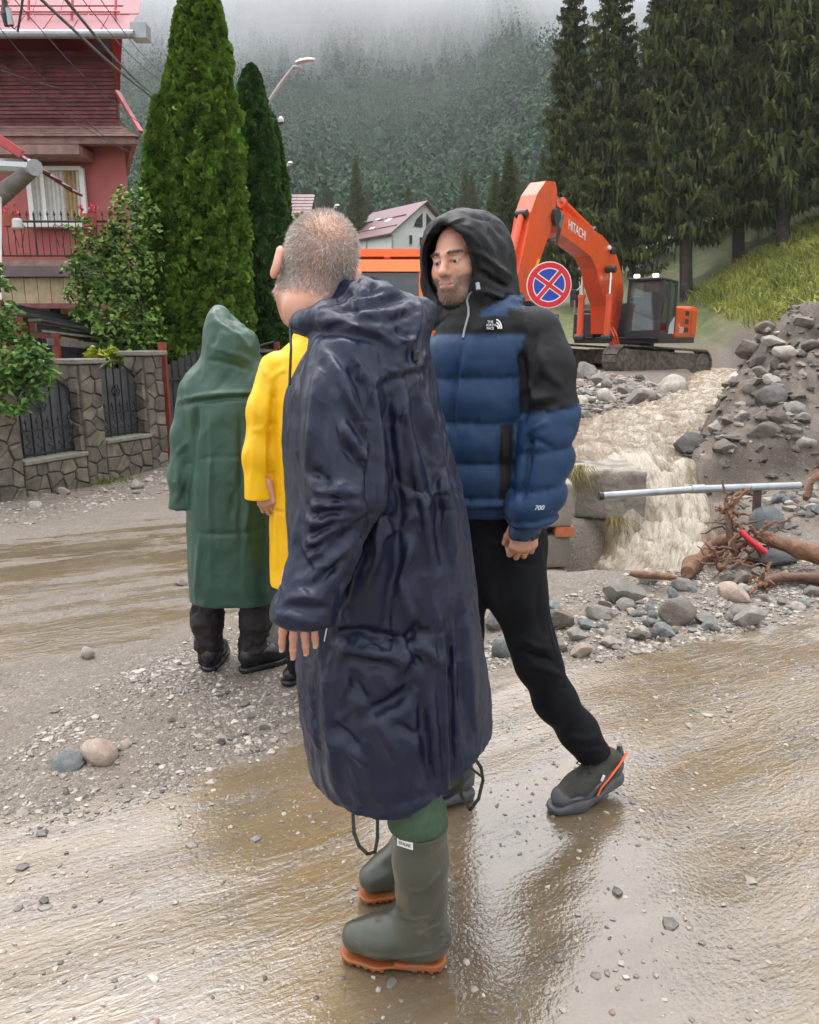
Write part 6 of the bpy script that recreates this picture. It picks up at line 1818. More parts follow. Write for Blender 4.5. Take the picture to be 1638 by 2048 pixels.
def to_local(p, o, R):
    """world grid -> head/hand frame; R columns are the frame axes"""
    d = [p[i] - o[i] for i in range(3)]
    return [d[0] * R[0][k] + d[1] * R[1][k] + d[2] * R[2][k] for k in range(3)]
def axes(fwd, roll=0.0, pitch=0.0):
    """columns: person's left, forward, up"""
    f = Vector(fwd).normalized(); up = Vector((0, 0, 1)); l = up.cross(f).normalized()
    M = Matrix((l, f, up)).transposed()
    M = M @ Matrix.Rotation(pitch, 3, 'X') @ Matrix.Rotation(roll, 3, 'Y')
    return M
def head_sdf(q, ears=True, neck=.19):
    d = s_ell(q, (0, -.016, .036), (.0775, .096, .088))
    d = smin(d, s_ell(q, (0, .030, -.035), (.064, .065, .082)), .045)
    d = smin(d, s_ell(q, (0, .052, -.088), (.034, .034, .028)), .035)
    for s in (-1, 1):
        d = smin(d, s_ell(q, (s * .044, .050, -.026), (.029, .028, .030)), .025)
        d = smin(d, s_cap(q, (s * .012, .088, .021), (s * .046, .072, .021), .011, .010), .016)
        d = smin(d, s_cap(q, (s * .060, .0, -.062), (s * .032, .055, -.098), .021, .019), .03)
        d = smax(d, -s_ell(q, (s * .031, .098, .002), (.020, .017, .013)), .014)
        d = smin(d, s_ell(q, (s * .031, .0735, .001), (.0155, .0150, .0145)), .004)
        d = smin(d, s_cap(q, (s * .016, .0885, .0080), (s * .045, .078, .0070), .0048, .0046), .004)
        d = smin(d, s_cap(q, (s * .018, .0865, -.0098), (s * .043, .078, -.0092), .0040, .0040), .004)
    d = smin(d, s_cap(q, (0, .088, .014), (0, .108, -.026), .0085, .0125), .012)
    d = smin(d, s_ell(q, (0, .112, -.029), (.0125, .011, .010)), .008)
    for s in (-1, 1):
        d = smin(d, s_ell(q, (s * .0125, .098, -.033), (.0085, .011, .0085)), .006)
        d = smax(d, -s_ell(q, (s * .0075, .107, -.041), (.0040, .006, .004)), .003)
    d = smin(d, s_ell(q, (0, .088, -.062), (.028, .016, .018)), .014)
    d = smin(d, s_cap(q, (-.018, .0945, -.0575), (.018, .0925, -.0575), .0050, .0050), .006)
    d = smin(d, s_cap(q, (-.016, .0950, -.0690), (.016, .0925, -.0690), .0058, .0058), .006)
    d = smax(d, -s_cap(q, (-.026, .099, -.0632), (.026, .099, -.0632), .0022, .0022), .003)
    if ears:
        for s in (-1, 1):
            e = s_ell(q, (s * .088, -.014, -.006), (.011, .023, .036), Matrix.Rotation(s * -.35, 3, 'Z'))
            e = smax(e, -s_ell(q, (s * .098, -.006, -.002), (.009, .012, .022)), .006)
            d = smin(d, e, .008)
    d = smin(d, s_cap(q, (0, -.035, -.06), (0, -.035 - .1 * (neck - .06), -neck), .058, .060), .03)
    return d
def build_head(o, R, scale, h=.0028, stub=None, neck=.19):
    """fine head mesh in world space plus stubble and lip masks"""
    r = .17 * scale
    lo = np.array(o) - np.array([r, r, .235 * scale]); hi = np.array(o) + np.array([r, r, .15 * scale])
    V, Q = sdf_mesh(lo, hi, h, lambda p: head_sdf([x / scale for x in to_local(p, o, R)], True, neck) * scale)
    L = (V - np.array(o)) @ np.array(R) / scale
    st = np.zeros(len(V)); lip = np.zeros(len(V))
    if stub: st = stub(L)
    lip = np.exp(-((L[:, 2] + .0635) / .010) ** 2 - (L[:, 0] / .021) ** 4) * (L[:, 1] > .085)
    return V, Q, st, lip, L
def hand_local(curl, spread=.0, thumb=(.9, .35), r=.0088):
    """SDF of a hand in its own frame: z to the fingertips, x to the thumb, y out of the back"""
    kn = [(.030, .088), (.010, .093), (-.011, .089), (-.030, .079)]
    ln = [(.042, .025, .020), (.046, .029, .021), (.043, .027, .020), (.033, .021, .018)]
    chains = []
    for i, ((x, z), l) in enumerate(zip(kn, ln)):
        a = 0; p = np.array([x, 0.0, z]); ch = [(*p, r * 1.15)]
        sx = spread * (1.5 - i)
        for j, seg in enumerate(l):
            a += curl[i][j]
            p = p + seg * np.array([math.sin(sx), -math.sin(a), math.cos(a) * math.cos(sx)])
            ch.append((*p, r * (1.02 - .12 * (j + 1)) * (1 if i < 3 else .9)))
        chains.append(ch)
    def fn(q):
        d = s_cap(q, (0, 0, -.015), (0, 0, .01), .024, .027)
        for x, z in kn: d = smin(d, s_cap(q, (x * .6, 0, .005), (x, 0, z), .019, .0125), .018)
        d = smin(d, s_cap(q, (.018, -.012, .01), (.030, -.012, .05), .018, .015), .02)
        for ch in chains: d = smin(d, s_chain(q, ch, .004), .005)
        tx, ty = thumb
        t0 = np.array([.032, -.012, .035]); dr = np.array([math.sin(tx) * .8, -math.sin(ty), math.cos(tx)]); dr /= np.linalg.norm(dr)
        t1 = t0 + dr * .038; dr2 = np.array([dr[0] * .6, dr[1] * 1.3, dr[2] + .3]); dr2 /= np.linalg.norm(dr2); t2 = t1 + dr2 * .030
        d = smin(d, s_chain(q, [(*t0, .013), (*t1, .0105), (*t2, .0085)], .006), .010)
        return d
    return fn, chains
def build_hand(o, ax, fn, h=.0026, scale=1.0):
    """ax: columns thumbward, back, fingers"""
    lo = np.array([-.062, -.075, -.06]); hi = np.array([.085, .045, .205])
    V, Q = sdf_mesh(lo, hi, h, fn)
    M = np.array(ax)
    W = V * scale @ M.T + np.array(o)
    if np.linalg.det(M) < 0: Q = Q[:, ::-1]
    return W, Q
def join(parts):
    V = []; Q = []; n = 0
    for v, q in parts: V.append(v); Q.append(q + n); n += len(v)
    return np.concatenate(V), np.concatenate(Q)
def person(name_label, loc, parts, masks=None, group=None):
    V, Q = join(parts)
    st = np.zeros(len(V)); lip = np.zeros(len(V))
    if masks is not None: st[:len(masks[0])] = masks[0]; lip[:len(masks[1])] = masks[1]
    o = link_mesh("person", V - np.array(loc, float), Q, M_SKIN, None, True, attrs={'stub': st, 'lip': lip})
    o.location = loc
    return tag(o, name_label, 'person', group)
def limbs(chains, lo, hi, h=.012):
    def fn(p):
        d = None
        for c in chains:
            e = s_chain(p, c, .03); d = e if d is None else smin(d, e, .04)
        return d
    return sdf_mesh(lo, hi, h, fn)
def hair_strands(L, V, N, mask, n, length, width, cols, parent, R, name, seed, droop=0.0, flow=None, jit=.35):
    """short hairs as thin blades growing from the masked part of the head"""
    rg = np.random.RandomState(seed)
    p = mask / mask.sum(); idx = rg.choice(len(V), n, p=p)
    b = V[idx] + rg.randn(n, 3) * .0012
    d = N[idx] + rg.randn(n, 3) * jit
    if flow is not None: d = d + flow(L[idx]) @ np.array(R).T
    d /= np.linalg.norm(d, axis=1)[:, None]
    s = np.cross(d, rg.randn(n, 3)); s /= np.linalg.norm(s, axis=1)[:, None]
    l = (length * (.6 + .7 * rg.rand(n)))[:, None]
    tip = b + d * l; tip[:, 2] -= droop * l[:, 0]
    W = np.stack([b - s * width - d * .001, b + s * width - d * .001, tip], 1).reshape(-1, 3)
    T = np.arange(n * 3).reshape(-1, 3)
    c = np.array(cols)[rg.randint(len(cols), size=n)] * (.75 + .5 * rg.rand(n))[:, None]
    return link_mesh(name, W, T, M_HAIR, parent, attrs={'haircol': np.repeat(c, 3, 0)})
def wrinkle(V, Q, amp, sc, seed, aniso=(1, 1, .45), ridge=.5):
    N = normals(V, Q); p = V * np.array(aniso) * sc
    p = p + .35 * np.stack([fbm(p * .7, 2, seed + 9), fbm(p * .7, 2, seed + 11), fbm(p * .7, 2, seed + 13)], 1)
    d = (1 - ridge) * fbm(p, 3, seed) + ridge * (ridged(p * .8, 2, seed + 3) - .55)
    return V + N * (d * amp)[:, None]
def cloth(name, V, Q, m, parent, attrs=None, mi=None, mats=None):
    return link_mesh(name, V, Q, mats or m, parent, True, attrs=attrs, mi=mi)
def drape(V, Q, expand=(.08, .015), frames=18, bend=.4, tens=12.0, pin=.35, seed=0, grav=.6, pinmask=None, mass=.25, subdiv=True):
    """let the cloth buckle: the fabric is a little too large for its shape and is softly held where it was built"""
    me = bpy.data.meshes.new("drape_work"); me.from_pydata(V.tolist(), [], Q.tolist()); me.update()
    ob = bpy.data.objects.new("drape_work", me); sim = bpy.data.scenes.new("drape_work"); sim.collection.objects.link(ob)
    vg = ob.vertex_groups.new(name="pin")
    w = np.full(len(V), pin) if pinmask is None else pinmask
    w = np.clip(w * (1 + .8 * pn(V * 5, 60 + seed)), 0, 1)
    lv = np.round(w * 20) / 20
    for k in np.unique(lv):
        if k > 0: vg.add(np.where(lv == k)[0].tolist(), float(k), 'REPLACE')
    md = ob.modifiers.new("cloth", 'CLOTH'); cs = md.settings
    cs.quality = 3; cs.mass = mass; cs.tension_stiffness = tens; cs.compression_stiffness = tens; cs.shear_stiffness = tens * .5; cs.bending_stiffness = bend
    cs.tension_damping = 5; cs.compression_damping = 5; cs.shear_damping = 5; cs.bending_damping = .5; cs.air_damping = 2
    cs.vertex_group_mass = "pin"; cs.pin_stiffness = 1.0
    ob.shape_key_add(name="Basis"); kb = ob.shape_key_add(name="rest"); kb.value = 0.0
    c0 = V.mean(0); rest = c0 + (V - c0) * np.array([1 + expand[0], 1 + expand[0], 1 + expand[1]])
    kb.data.foreach_set('co', rest.astype(np.float32).ravel())
    cs.rest_shape_key = kb
    cs.effector_weights.gravity = grav
    md.collision_settings.use_collision = False
    md.point_cache.frame_start = 1; md.point_cache.frame_end = frames + 1
    for f in range(1, frames + 1): sim.frame_set(f)
    dg = sim.view_layers[0].depsgraph; ev = ob.evaluated_get(dg); m2 = ev.to_mesh()
    W = np.zeros(len(V) * 3, np.float32); m2.vertices.foreach_get('co', W); W = W.reshape(-1, 3).astype(float)
    ev.to_mesh_clear(); bpy.data.objects.remove(ob); bpy.data.meshes.remove(me); bpy.data.scenes.remove(sim)
    return W
def open_ends(V, Q, tests):
    """remove the cap faces named by the tests (functions of face centres) and unused points"""
    c = V[Q].mean(1); keep = np.ones(len(Q), bool)
    for t_ in tests: keep &= ~t_(c)
    Q = Q[keep]; used = np.unique(Q); idx = np.full(len(V), -1); idx[used] = np.arange(len(used))
    return V[used], idx[Q]
def shoe(heel, toe, zg, parent, kind, raise_heel=0.0, w=.048):
    """low shoe along heel->toe"""
    heel = np.array([heel[0], heel[1]]); toe = np.array([toe[0], toe[1]]); f = toe - heel; L = np.linalg.norm(f); f /= L
    side = np.array([-f[1], f[0]])
    def W(a, s, z): return (heel[0] + f[0] * a * L + side[0] * s, heel[1] + f[1] * a * L + side[1] * s, zg + z + raise_heel * max(0, 1 - a / .65) )
    lo = np.minimum(heel, toe) - .12; hi = np.maximum(heel, toe) + .12
    def upper(p):
        d = s_chain(p, [(*W(.12, 0, .07), .040), (*W(.35, 0, .075), .043), (*W(.6, 0, .060), .044), (*W(.86, 0, .045), .036)], .03)
        d = smin(d, s_cap(p, W(.14, 0, .09), W(.2, 0, .13 if kind == 'black' else .108), .040, .042 if kind == 'black' else .038), .03)
        return np.maximum(d, (zg - p[2]) if raise_heel == 0 else -9.0 + p[2] * 0)
    V, Q = sdf_mesh((lo[0], lo[1], zg - .02), (hi[0], hi[1], zg + .24), .0055, upper)
    V = V + normals(V, Q) * (fbm(V * 45, 2, 3) * .002)[:, None]
    mats = {'black': (M_SHOEBLK, M_SHOEBLK), 'sneaker': (M_SHOEUP, M_SHOEGREY)}[kind]
    rel = ((V[:, 0] - heel[0]) * f[0] + (V[:, 1] - heel[1]) * f[1]) / L; zz = V[:, 2] - zg - raise_heel * np.maximum(0, 1 - rel / .65)
    band = sstep(.004, -.004, zz - .052 - .030 * np.maximum(0, rel - .72) / .28 - .045 * np.maximum(0, .22 - rel) / .22 - .010 * np.sin(rel * 14))
    o = cloth("shoe", V, Q, mats[0], parent, attrs={'band': band})
    th = .026 if kind == 'black' else .036
    def sole(p):
        d = s_chain(p, [(*W(.08, 0, th * .5), w * .82), (*W(.4, 0, th * .5), w * .86), (*W(.68, 0, th * .5), w), (*W(.9, 0, th * .5), w * .8)], .02)
        rel = ((p[0] - heel[0]) * f[0] + (p[1] - heel[1]) * f[1]) / L
        base = zg + raise_heel * np.maximum(0, 1 - rel / .65)
        wave = .010 * np.sin(rel * 11) if kind == 'sneaker' else 0
        return smax(d, np.maximum(base - p[2], p[2] - base - th - wave), .008)
    V, Q = sdf_mesh((lo[0], lo[1], zg - .03), (hi[0], hi[1], zg + .2), .0055, sole)
    cloth("sole", V, Q, mats[1], o)
    for k in range(5):
        a = .38 + k * .075
        MB().tube([W(a, .036, .100 - k * .007), W(a + .02, 0, .131 - k * .011), W(a, -.036, .100 - k * .007)], .0046, 5).build("lace", M_LACE, o)
    if kind == 'sneaker':
        for s in (-1, 1):       # overlays on both flanks and the heel counter
            MB().tube([W(.62, s * .044, .050), W(.50, s * .0455, .062), W(.36, s * .045, .074), W(.22, s * .042, .088)], [.004, .007, .008, .005], 6).build("side_overlay", M_SHOEGREY, o)
            MB().tube([W(.86, s * .034, .050), W(.74, s * .043, .054), W(.62, s * .045, .050)], [.004, .008, .004], 6).build("toe_overlay", M_SHOEGREY, o)
        MB().tube([W(-.02, 0, .045), W(-.035, 0, .085), W(-.01, 0, .125)], [.016, .015, .008], 8).build("heel_counter", M_SHOEGREY, o, smooth=True)
        MB().tube([W(.40, 0, .118), W(.32, 0, .136), W(.27, 0, .150)], [.018, .020, .014], 8).build("tongue", M_SHOEUP, o, smooth=True)
    for s in (-1, 1): MB().tube([W(.42, 0, .125), W(.5, .02 * s, .14), W(.56, .032 * s, .12), W(.5, .025 * s, .105), W(.43, 0, .12)], .0028, 5).build("lace_loop", M_LACE, o)
    return o, W, f, side, L

# ------------------------------------------------------------------ man in the navy raincoat (rubber boots, seen from behind)
def navy_man():
    loc = (0.0, 1.68, gz(0, 1.6))
    hs = .98
    O = P(634, 545, 1.70); R = axes((-.22, .97, 0), roll=math.radians(-15), pitch=math.radians(-6))
    def stub(L):
        hairline = sstep(-.075, -.045, L[:, 2] + .25 * np.maximum(0, L[:, 1])) * sstep(.055, .03, L[:, 1] - .3 * np.maximum(0, L[:, 2]))
        ear = sstep(.074, .079, np.abs(L[:, 0])) * (np.abs(L[:, 2] + .008) < .052) * (L[:, 1] > -.05)
        thin = np.exp(-((L[:, 0] / .045) ** 2 + ((L[:, 2] - .085) / .04) ** 2)) * (L[:, 1] < 0)
        return np.clip(hairline * (1 - ear), 0, 1) * (.50 - .30 * thin)
    HV, HQ, st, lip, HL = build_head(O, R, hs, .0032, stub, neck=.085)
    k = np.array(P(690, 655, 1.69)); o_ = np.array(O)
    chains = [[C4(648, 580, 1.70, .060), C4(690, 665, 1.685, .066), C4(750, 900, 1.72, .11), C4(770, 1080, 1.73, .12)],
              [C4(710, 700, 1.60, .04), C4(690, 960, 1.48, .02), C4(690, 1000, 1.47, .02), C4(612, 1165, 1.435, .024)],
              [C4(770, 700, 1.85, .05), C4(700, 960, 1.92, .035), C4(655, 1150, 1.88, .028)],
              [C4(770, 1090, 1.66, .09), C4(810, 1350, 1.60, .06), (.04, 1.572, .12, .04)],
              [C4(770, 1090, 1.82, .09), C4(810, 1350, 1.85, .06), (.03, 1.87, .12, .04)]]
    LV, LQ = limbs(chains, (-.4, 1.25, .0), (.35, 2.1, 1.62), .014)
    hf, ch = hand_local([(.10, .14, .10), (.08, .16, .10), (.12, .18, .12), (-.10, .22, .15)], .05, (.5, .5), .0092)
    z = Vector((-.09, -.02, -1)).normalized(); x = Vector((-1, .12, .07)); x = (x - z * x.dot(z)).normalized(); y = Vector((0, -1, 0)); y = (y - z * y.dot(z) - x * y.dot(x)).normalized()
    HO = P(605, 1145, 1.425)
    aV, aQ = build_hand(HO, Matrix((x, y, z)).transposed(), hf)
    HO2 = P(655, 1150, 1.88)
    bV, bQ = build_hand(HO2, Matrix((x, -y, z)).transposed(), hf)
    o = person("grey-haired man in a long navy raincoat and olive rubber boots, back turned", loc, [(HV, HQ), (LV, LQ), (aV, aQ), (bV, bQ)], (st, lip))
    N = normals(HV, HQ)
    m = np.where(st > .07, 1.0, 0.0) * (.06 + st ** 1.5)
    hair_strands(HL, HV, N * .45, m, 22000, .0085, .00048, [(.66, .63, .59), (.52, .49, .45), (.74, .72, .69), (.28, .24, .21), (.44, .40, .36)], o, R, "hair", 3,
                 flow=lambda L: np.stack([L[:, 0] * 2, -np.ones(len(L)) * .2, .15 - np.ones(len(L)) * .8 * sstep(.11, .03, L[:, 2])], 1), jit=.22)
    # nails
    for c in ch:
        a, b = Vector(c[-2][:3]), Vector(c[-1][:3]); p = a.lerp(b, .98) + Vector((0, .0056, 0))
        W = HO + x * p.x + y * p.y + z * p.z
        MB().box(W, (.0085, .0024, .0095), Matrix((x, y, z)).transposed(), .0012).build("fingernail", mat("nail", (.56, .31, .235), .35, .05) if 'nail' not in bpy.data.materials else bpy.data.materials['nail'], o)
    # raincoat
    rows = [row(1534, 626, 978, 1.735, .235, .50), row(1400, 600, 980, 1.73, .23, .42), row(1250, 588, 964, 1.725, .22, .2), row(1100, 580, 945, 1.715, .21, .1), row(950, 573, 920, 1.70, .20),
            row(850, 566, 893, 1.69, .19), row(780, 572, 880, 1.685, .185), row(720, 598, 868, 1.675, .175), row(670, 628, 852, 1.67, .155), row(630, 655, 812, 1.67, .115), row(600, 655, 770, 1.68, .085)]
    arm = [C4(692, 705, 1.545, .080), C4(684, 800, 1.50, .074), C4(680, 890, 1.475, .069), C4(681, 985, 1.455, .067), C4(650, 1085, 1.435, .058), C4(622, 1165, 1.425, .052), C4(603, 1232, 1.42, .053), C4(598, 1262, 1.42, .053)]
    arm2 = [C4(780, 700, 1.84, .08), C4(745, 850, 1.90, .07), C4(715, 980, 1.93, .065), C4(665, 1160, 1.88, .052)]
    cz = P(603, 1236, 1.42); cn = Vector((-.10, 0, -1)).normalized()
    zh = rows[0][0]
    def coat(p):
        d = s_stack(p, rows, 2.25)
        d = np.maximum(d, zh + .55 * np.maximum(0, p[0] + .02) + .006 - p[2])
        s = s_chain(p, arm, .05)
        s = smax(s, (p[0] - cz.x) * cn.x + (p[2] - cz.z) * cn.z, .006)
        d = smin(d, s, .018)
        d = smin(d, s_chain(p, arm2, .05), .02)
        # collar and the hood hanging down the back
        col = s_chain(p, [C4(588, 648, 1.60, .016), C4(612, 636, 1.565, .020), C4(660, 612, 1.57, .026), C4(705, 577, 1.62, .030), C4(725, 560, 1.70, .028), C4(690, 558, 1.78, .024), C4(630, 590, 1.78, .018)], .03)
        hd = s_ell(p, P(755, 618, 1.675), (.112, .140, .042), Matrix.Rotation(.2, 3, 'Y'))
        hd = smin(hd, s_ell(p, P(805, 648, 1.67), (.052, .105, .048)), .04)
        hd = smin(hd, s_chain(p, [C4(815, 618, 1.66, .030), C4(850, 608, 1.68, .018), C4(876, 603, 1.70, .004)], .03), .03)
        hd = smin(hd, s_chain(p, [C4(596, 634, 1.57, .013), C4(660, 632, 1.53, .021), C4(740, 645, 1.525, .022), C4(800, 672, 1.56, .026), C4(822, 684, 1.62, .022)], .04), .018)
        hd = smin(hd, s_chain(p, [C4(705, 556, 1.62, .016), C4(760, 575, 1.60, .018), C4(825, 592, 1.62, .014)], .04), .03)
        hd = smin(hd, col, .02)
        return smin(d, hd, .010)
    V, Q = sdf_mesh((-.34, 1.22, zh - .03), (.34, 2.1, 1.62), .0088, coat)
    V, Q = open_ends(V, Q, [lambda c: c[:, 2] < zh + .55 * np.maximum(0, c[:, 0] + .02) + .010, lambda c: ((c[:, 0] - cz.x) * cn.x + (c[:, 2] - cz.z) * cn.z > -.005) & (np.hypot(c[:, 0] - cz.x, c[:, 1] - cz.y) < .047)])
    V = relax(V, Q, 3, .5)
    V = wrinkle(V, Q, .007, 5.0, 3, (1, 1, .3), .4)
    S = []
    v, rdg = -1, 1
    for pts, w, hgt in [
        # sleeve: shoulder folds
        ([(690, 705), (722, 745), (742, 800), (748, 860)], 9, -.026), ([(705, 700), (738, 760), (752, 830)], 8, .012), ([(640, 690), (668, 720), (700, 790), (745, 880)], 10, .014),
        ([(640, 700), (628, 780), (618, 880), (612, 930)], 10, .010), ([(660, 740), (650, 830), (640, 930)], 9, -.007), ([(690, 800), (720, 850), (744, 890)], 9, -.012), ([(672, 830), (710, 880), (742, 920)], 9, .014), ([(680, 870), (715, 905), (745, 930)], 7, -.014),
        # elbow crush
        ([(610, 925), (650, 945), (668, 955)], 7, -.020), ([(608, 950), (650, 968), (720, 965), (742, 955)], 8, .016), ([(608, 978), (650, 972), (700, 985)], 6, -.018), ([(606, 992), (660, 985), (745, 992)], 7, .018),
        ([(603, 1012), (640, 1000), (690, 1003)], 6, -.022), ([(600, 1030), (640, 1020), (690, 1010), (742, 1000)], 7, .014), ([(598, 1052), (640, 1036), (680, 1018)], 8, -.018),
        # forearm diagonals
        ([(596, 1075), (640, 1050), (700, 1020), (738, 1000)], 8, .014), ([(610, 1115), (660, 1075), (715, 1030)], 9, -.016), ([(600, 1110), (625, 1088), (650, 1085)], 8, .010), ([(612, 1150), (660, 1105), (705, 1065)], 8, .014), ([(622, 1130), (660, 1125), (690, 1090)], 8, -.012),
        ([(585, 1170), (630, 1150), (680, 1110)], 8, -.010), ([(575, 1190), (610, 1180), (660, 1190)], 7, .008), ([(570, 1205), (600, 1212), (650, 1205)], 6, -.008), ([(556, 1222), (600, 1232), (650, 1240)], 5, .006),
        # seam between sleeve and back, yoke
        ([(748, 760), (752, 880), (744, 960), (748, 1010), (720, 1080), (690, 1170), (668, 1250)], 8, -.020),
        ([(752, 752), (775, 733), (800, 725), (840, 716), (876, 706)], 5, .014), ([(750, 764), (778, 743), (802, 735), (842, 727), (878, 716)], 5, -.012),
        # back drapes
        ([(772, 748), (780, 860), (800, 1000), (790, 1150)], 12, -.016), ([(800, 740), (820, 860), (845, 1000), (860, 1150)], 11, .014), ([(818, 735), (850, 880), (880, 1020), (895, 1180)], 10, -.016), ([(835, 728), (868, 850), (900, 1000), (915, 1180)], 11, .012), ([(855, 722), (885, 850), (915, 1000)], 9, -.010),
        ([(758, 800), (765, 950), (755, 1100), (735, 1200)], 12, .014), ([(800, 1110), (775, 1200), (770, 1290)], 12, -.012), ([(830, 1060), (800, 1160), (825, 1260)], 10, .010),
        # hip crush
        ([(655, 1262), (720, 1262), (780, 1275), (870, 1262)], 10, -.020), ([(650, 1285), (720, 1300), (800, 1315), (845, 1300)], 12, .016), ([(672, 1310), (740, 1325), (800, 1330)], 10, -.010), ([(790, 1250), (815, 1300), (800, 1350)], 9, .012), ([(840, 1230), (815, 1290), (850, 1340)], 9, -.014), ([(850, 1290), (880, 1330)], 8, .012),
        # skirt
        ([(640, 1320), (650, 1420), (665, 1520), (672, 1600)], 11, .014), ([(625, 1330), (630, 1430), (645, 1540)], 10, -.012), ([(690, 1330), (740, 1420), (790, 1400), (830, 1370)], 16, -.020), ([(700, 1370), (760, 1450), (800, 1530)], 18, .014), ([(660, 1440), (700, 1470), (720, 1500)], 8, -.010), ([(660, 1470), (700, 1500), (740, 1530)], 8, .010),
        ([(780, 1440), (830, 1470), (850, 1460)], 8, -.010), ([(840, 1380), (850, 1480), (865, 1580)], 10, -.012), ([(862, 1350), (870, 1480), (880, 1590)], 8, .010),
        # vent edge
        ([(884, 1240), (888, 1350), (892, 1470), (894, 1595)], 5, .016), ([(897, 1240), (901, 1350), (905, 1470), (907, 1590)], 6, -.020), ([(930, 1200), (940, 1320), (950, 1450)], 10, .010), ([(915, 1180), (922, 1320), (925, 1450)], 9, -.008),
        ([(640, 1612), (760, 1615), (885, 1580)], 4, -.005),
        # hood
        ([(600, 640), (680, 636), (760, 652), (815, 684)], 5, .008), ([(604, 652), (690, 650), (770, 668)], 7, -.016), ([(655, 610), (710, 600), (780, 592), (840, 580)], 6, -.010), ([(690, 585), (745, 582), (800, 575)], 5, .010), ([(690, 622), (740, 615), (800, 610), (840, 600)], 6, .009), ([(720, 630), (780, 628), (830, 612)], 5, -.010),
        ([(795, 640), (815, 655), (835, 650)], 5, -.012), ([(800, 660), (820, 668), (835, 662)], 4, .010), ([(840, 590), (838, 630), (832, 665)], 5, .010), ([(700, 560), (690, 590), (705, 620)], 5, .008), ([(712, 565), (700, 600), (712, 628)], 5, -.009), ([(660, 590), (700, 560)], 5, -.010)]:
        S.append((pts, w, hgt))
    V = folds(V, Q, S)
    V = drape(V, Q, (.16, .11), 18, .12, 15, .20, grav=.8)
    V = folds(V, Q, [(a_, w_ * .5, h_ * .38) for a_, w_, h_ in S])
    V = wrinkle(V, Q, .0055, 16, 71, (1, 1, .75), .9)
    coat_o = cloth("raincoat", V, Q, M_NAVY, o)
    sb = coat_o.modifiers.new("smooth", 'SUBSURF'); sb.levels = 1; sb.render_levels = 1
    MB().tube([P(580, 640, 1.585), P(582, 700, 1.53), P(579, 770, 1.50)], .0028, 6).build("hood_cord", M_LACE, coat_o)
    MB().tube([P(823, 690, 1.60), P(830, 715, 1.56), P(833, 730, 1.545)], .003, 6).build("hood_cord", M_LACE, coat_o)
    MB().box(P(832, 712, 1.55), (.012, .01, .022), None, .003).build("cord_stopper", M_SHOEBLK, coat_o)
    MB().box(P(652, 1266, 1.40), (.003, .012, .032), Matrix.Rotation(.2, 3, 'Y'), .001).build("zip_pull", M_CHROME, coat_o)
    # boots and wader legs
    for i in range(2):
        heel, toe = ((np.array([.066, 1.572]), np.array([-.152, 1.60])), (np.array([.045, 1.885]), np.array([-.118, 1.795])))[i]; zg = gz(heel[0], heel[1]) + .002
        f = (toe - heel); L = np.linalg.norm(f); f /= L; sd = np.array([-f[1], f[0]])
        W = lambda a, s, z: (heel[0] + f[0] * a * L + sd[0] * s, heel[1] + f[1] * a * L + sd[1] * s, zg + z)
        shaft = [(*W(.12, 0, .09), .046), (*W(.16, 0, .15), .0525), (*W(.17, 0, .21), .057), (*W(.18, 0, .29), .062), (*W(.20, 0, .41), .067)]
        def boot(p):
            d = s_chain(p, shaft, .03)
            ft = s_chain(p, [(*W(.06, 0, .075), .038), (*W(.3, 0, .08), .044), (*W(.62, 0, .070), .045), (*W(.90, 0, .062), .038)], .04)
            d = smin(d, ft, .055)
            return smax(smax(d, p[2] - (zg + .388), .004), (zg + .028) - p[2], .006)
        V, Q = sdf_mesh((min(heel[0], toe[0]) - .1, min(heel[1], toe[1]) - .1, zg - .01), (max(heel[0], toe[0]) + .1, max(heel[1], toe[1]) + .1, zg + .42), .005, boot)
        if i == 0:
            V = folds(V, Q, [([(800, 1770), (830, 1783), (850, 1780), (868, 1760), (893, 1728)], 2.6, .0035), ([(790, 1830), (830, 1840), (860, 1835), (880, 1790), (895, 1765)], 2.6, .0035), ([(830, 1872), (860, 1858), (890, 1845)], 2.6, .0035), ([(838, 1880), (870, 1862), (895, 1850)], 2.6, .003),
                             ([(880, 1872), (905, 1868)], 2, .004), ([(882, 1882), (906, 1878)], 2, .004), ([(884, 1892), (907, 1889)], 2, .004), ([(700, 1895), (740, 1912), (800, 1915), (890, 1905)], 3, .004), ([(720, 1868), (712, 1882), (720, 1900)], 2.5, .002)])
        bo = cloth("rubber_boot", V, Q, M_BOOT, o)
        def sole(p):
            d = s_chain(p, [(*W(.05, 0, .02), .037), (*W(.35, 0, .02), .036), (*W(.65, 0, .02), .0445), (*W(.92, 0, .02), .037)], .02)
            rel = ((p[0] - heel[0]) * f[0] + (p[1] - heel[1]) * f[1]) / L
            d = smax(d, np.maximum(zg - p[2], p[2] - zg - .028 + .008 * (rel > .45)), .004)
            arch = np.maximum(np.abs(rel - .42) - .13, p[2] - zg - .012)
            lug = np.maximum(np.abs(np.mod(rel * 11 + .5, 1) - .5) / 11 * L - .0045, p[2] - zg - .011)
            return np.maximum(np.maximum(d, -arch), -lug)
        V, Q = sdf_mesh((min(heel[0], toe[0]) - .1, min(heel[1], toe[1]) - .1, zg - .02), (max(heel[0], toe[0]) + .1, max(heel[1], toe[1]) + .1, zg + .06), .0035, sole)
        cloth("boot_sole", V, Q, M_SOLE, bo)
        top = [(*W(.195, 0, .325), .0668), (*W(.21, 0, .40), .0668), (*W(.30, 0, .50), .064)]
        V, Q = sdf_mesh((top[0][0] - .12, top[0][1] - .12, zg + .3), (top[0][0] + .12, top[0][1] + .12, zg + .66), .006, lambda p: smax(s_chain(p, top, .02), (zg + .384) - p[2], .004))
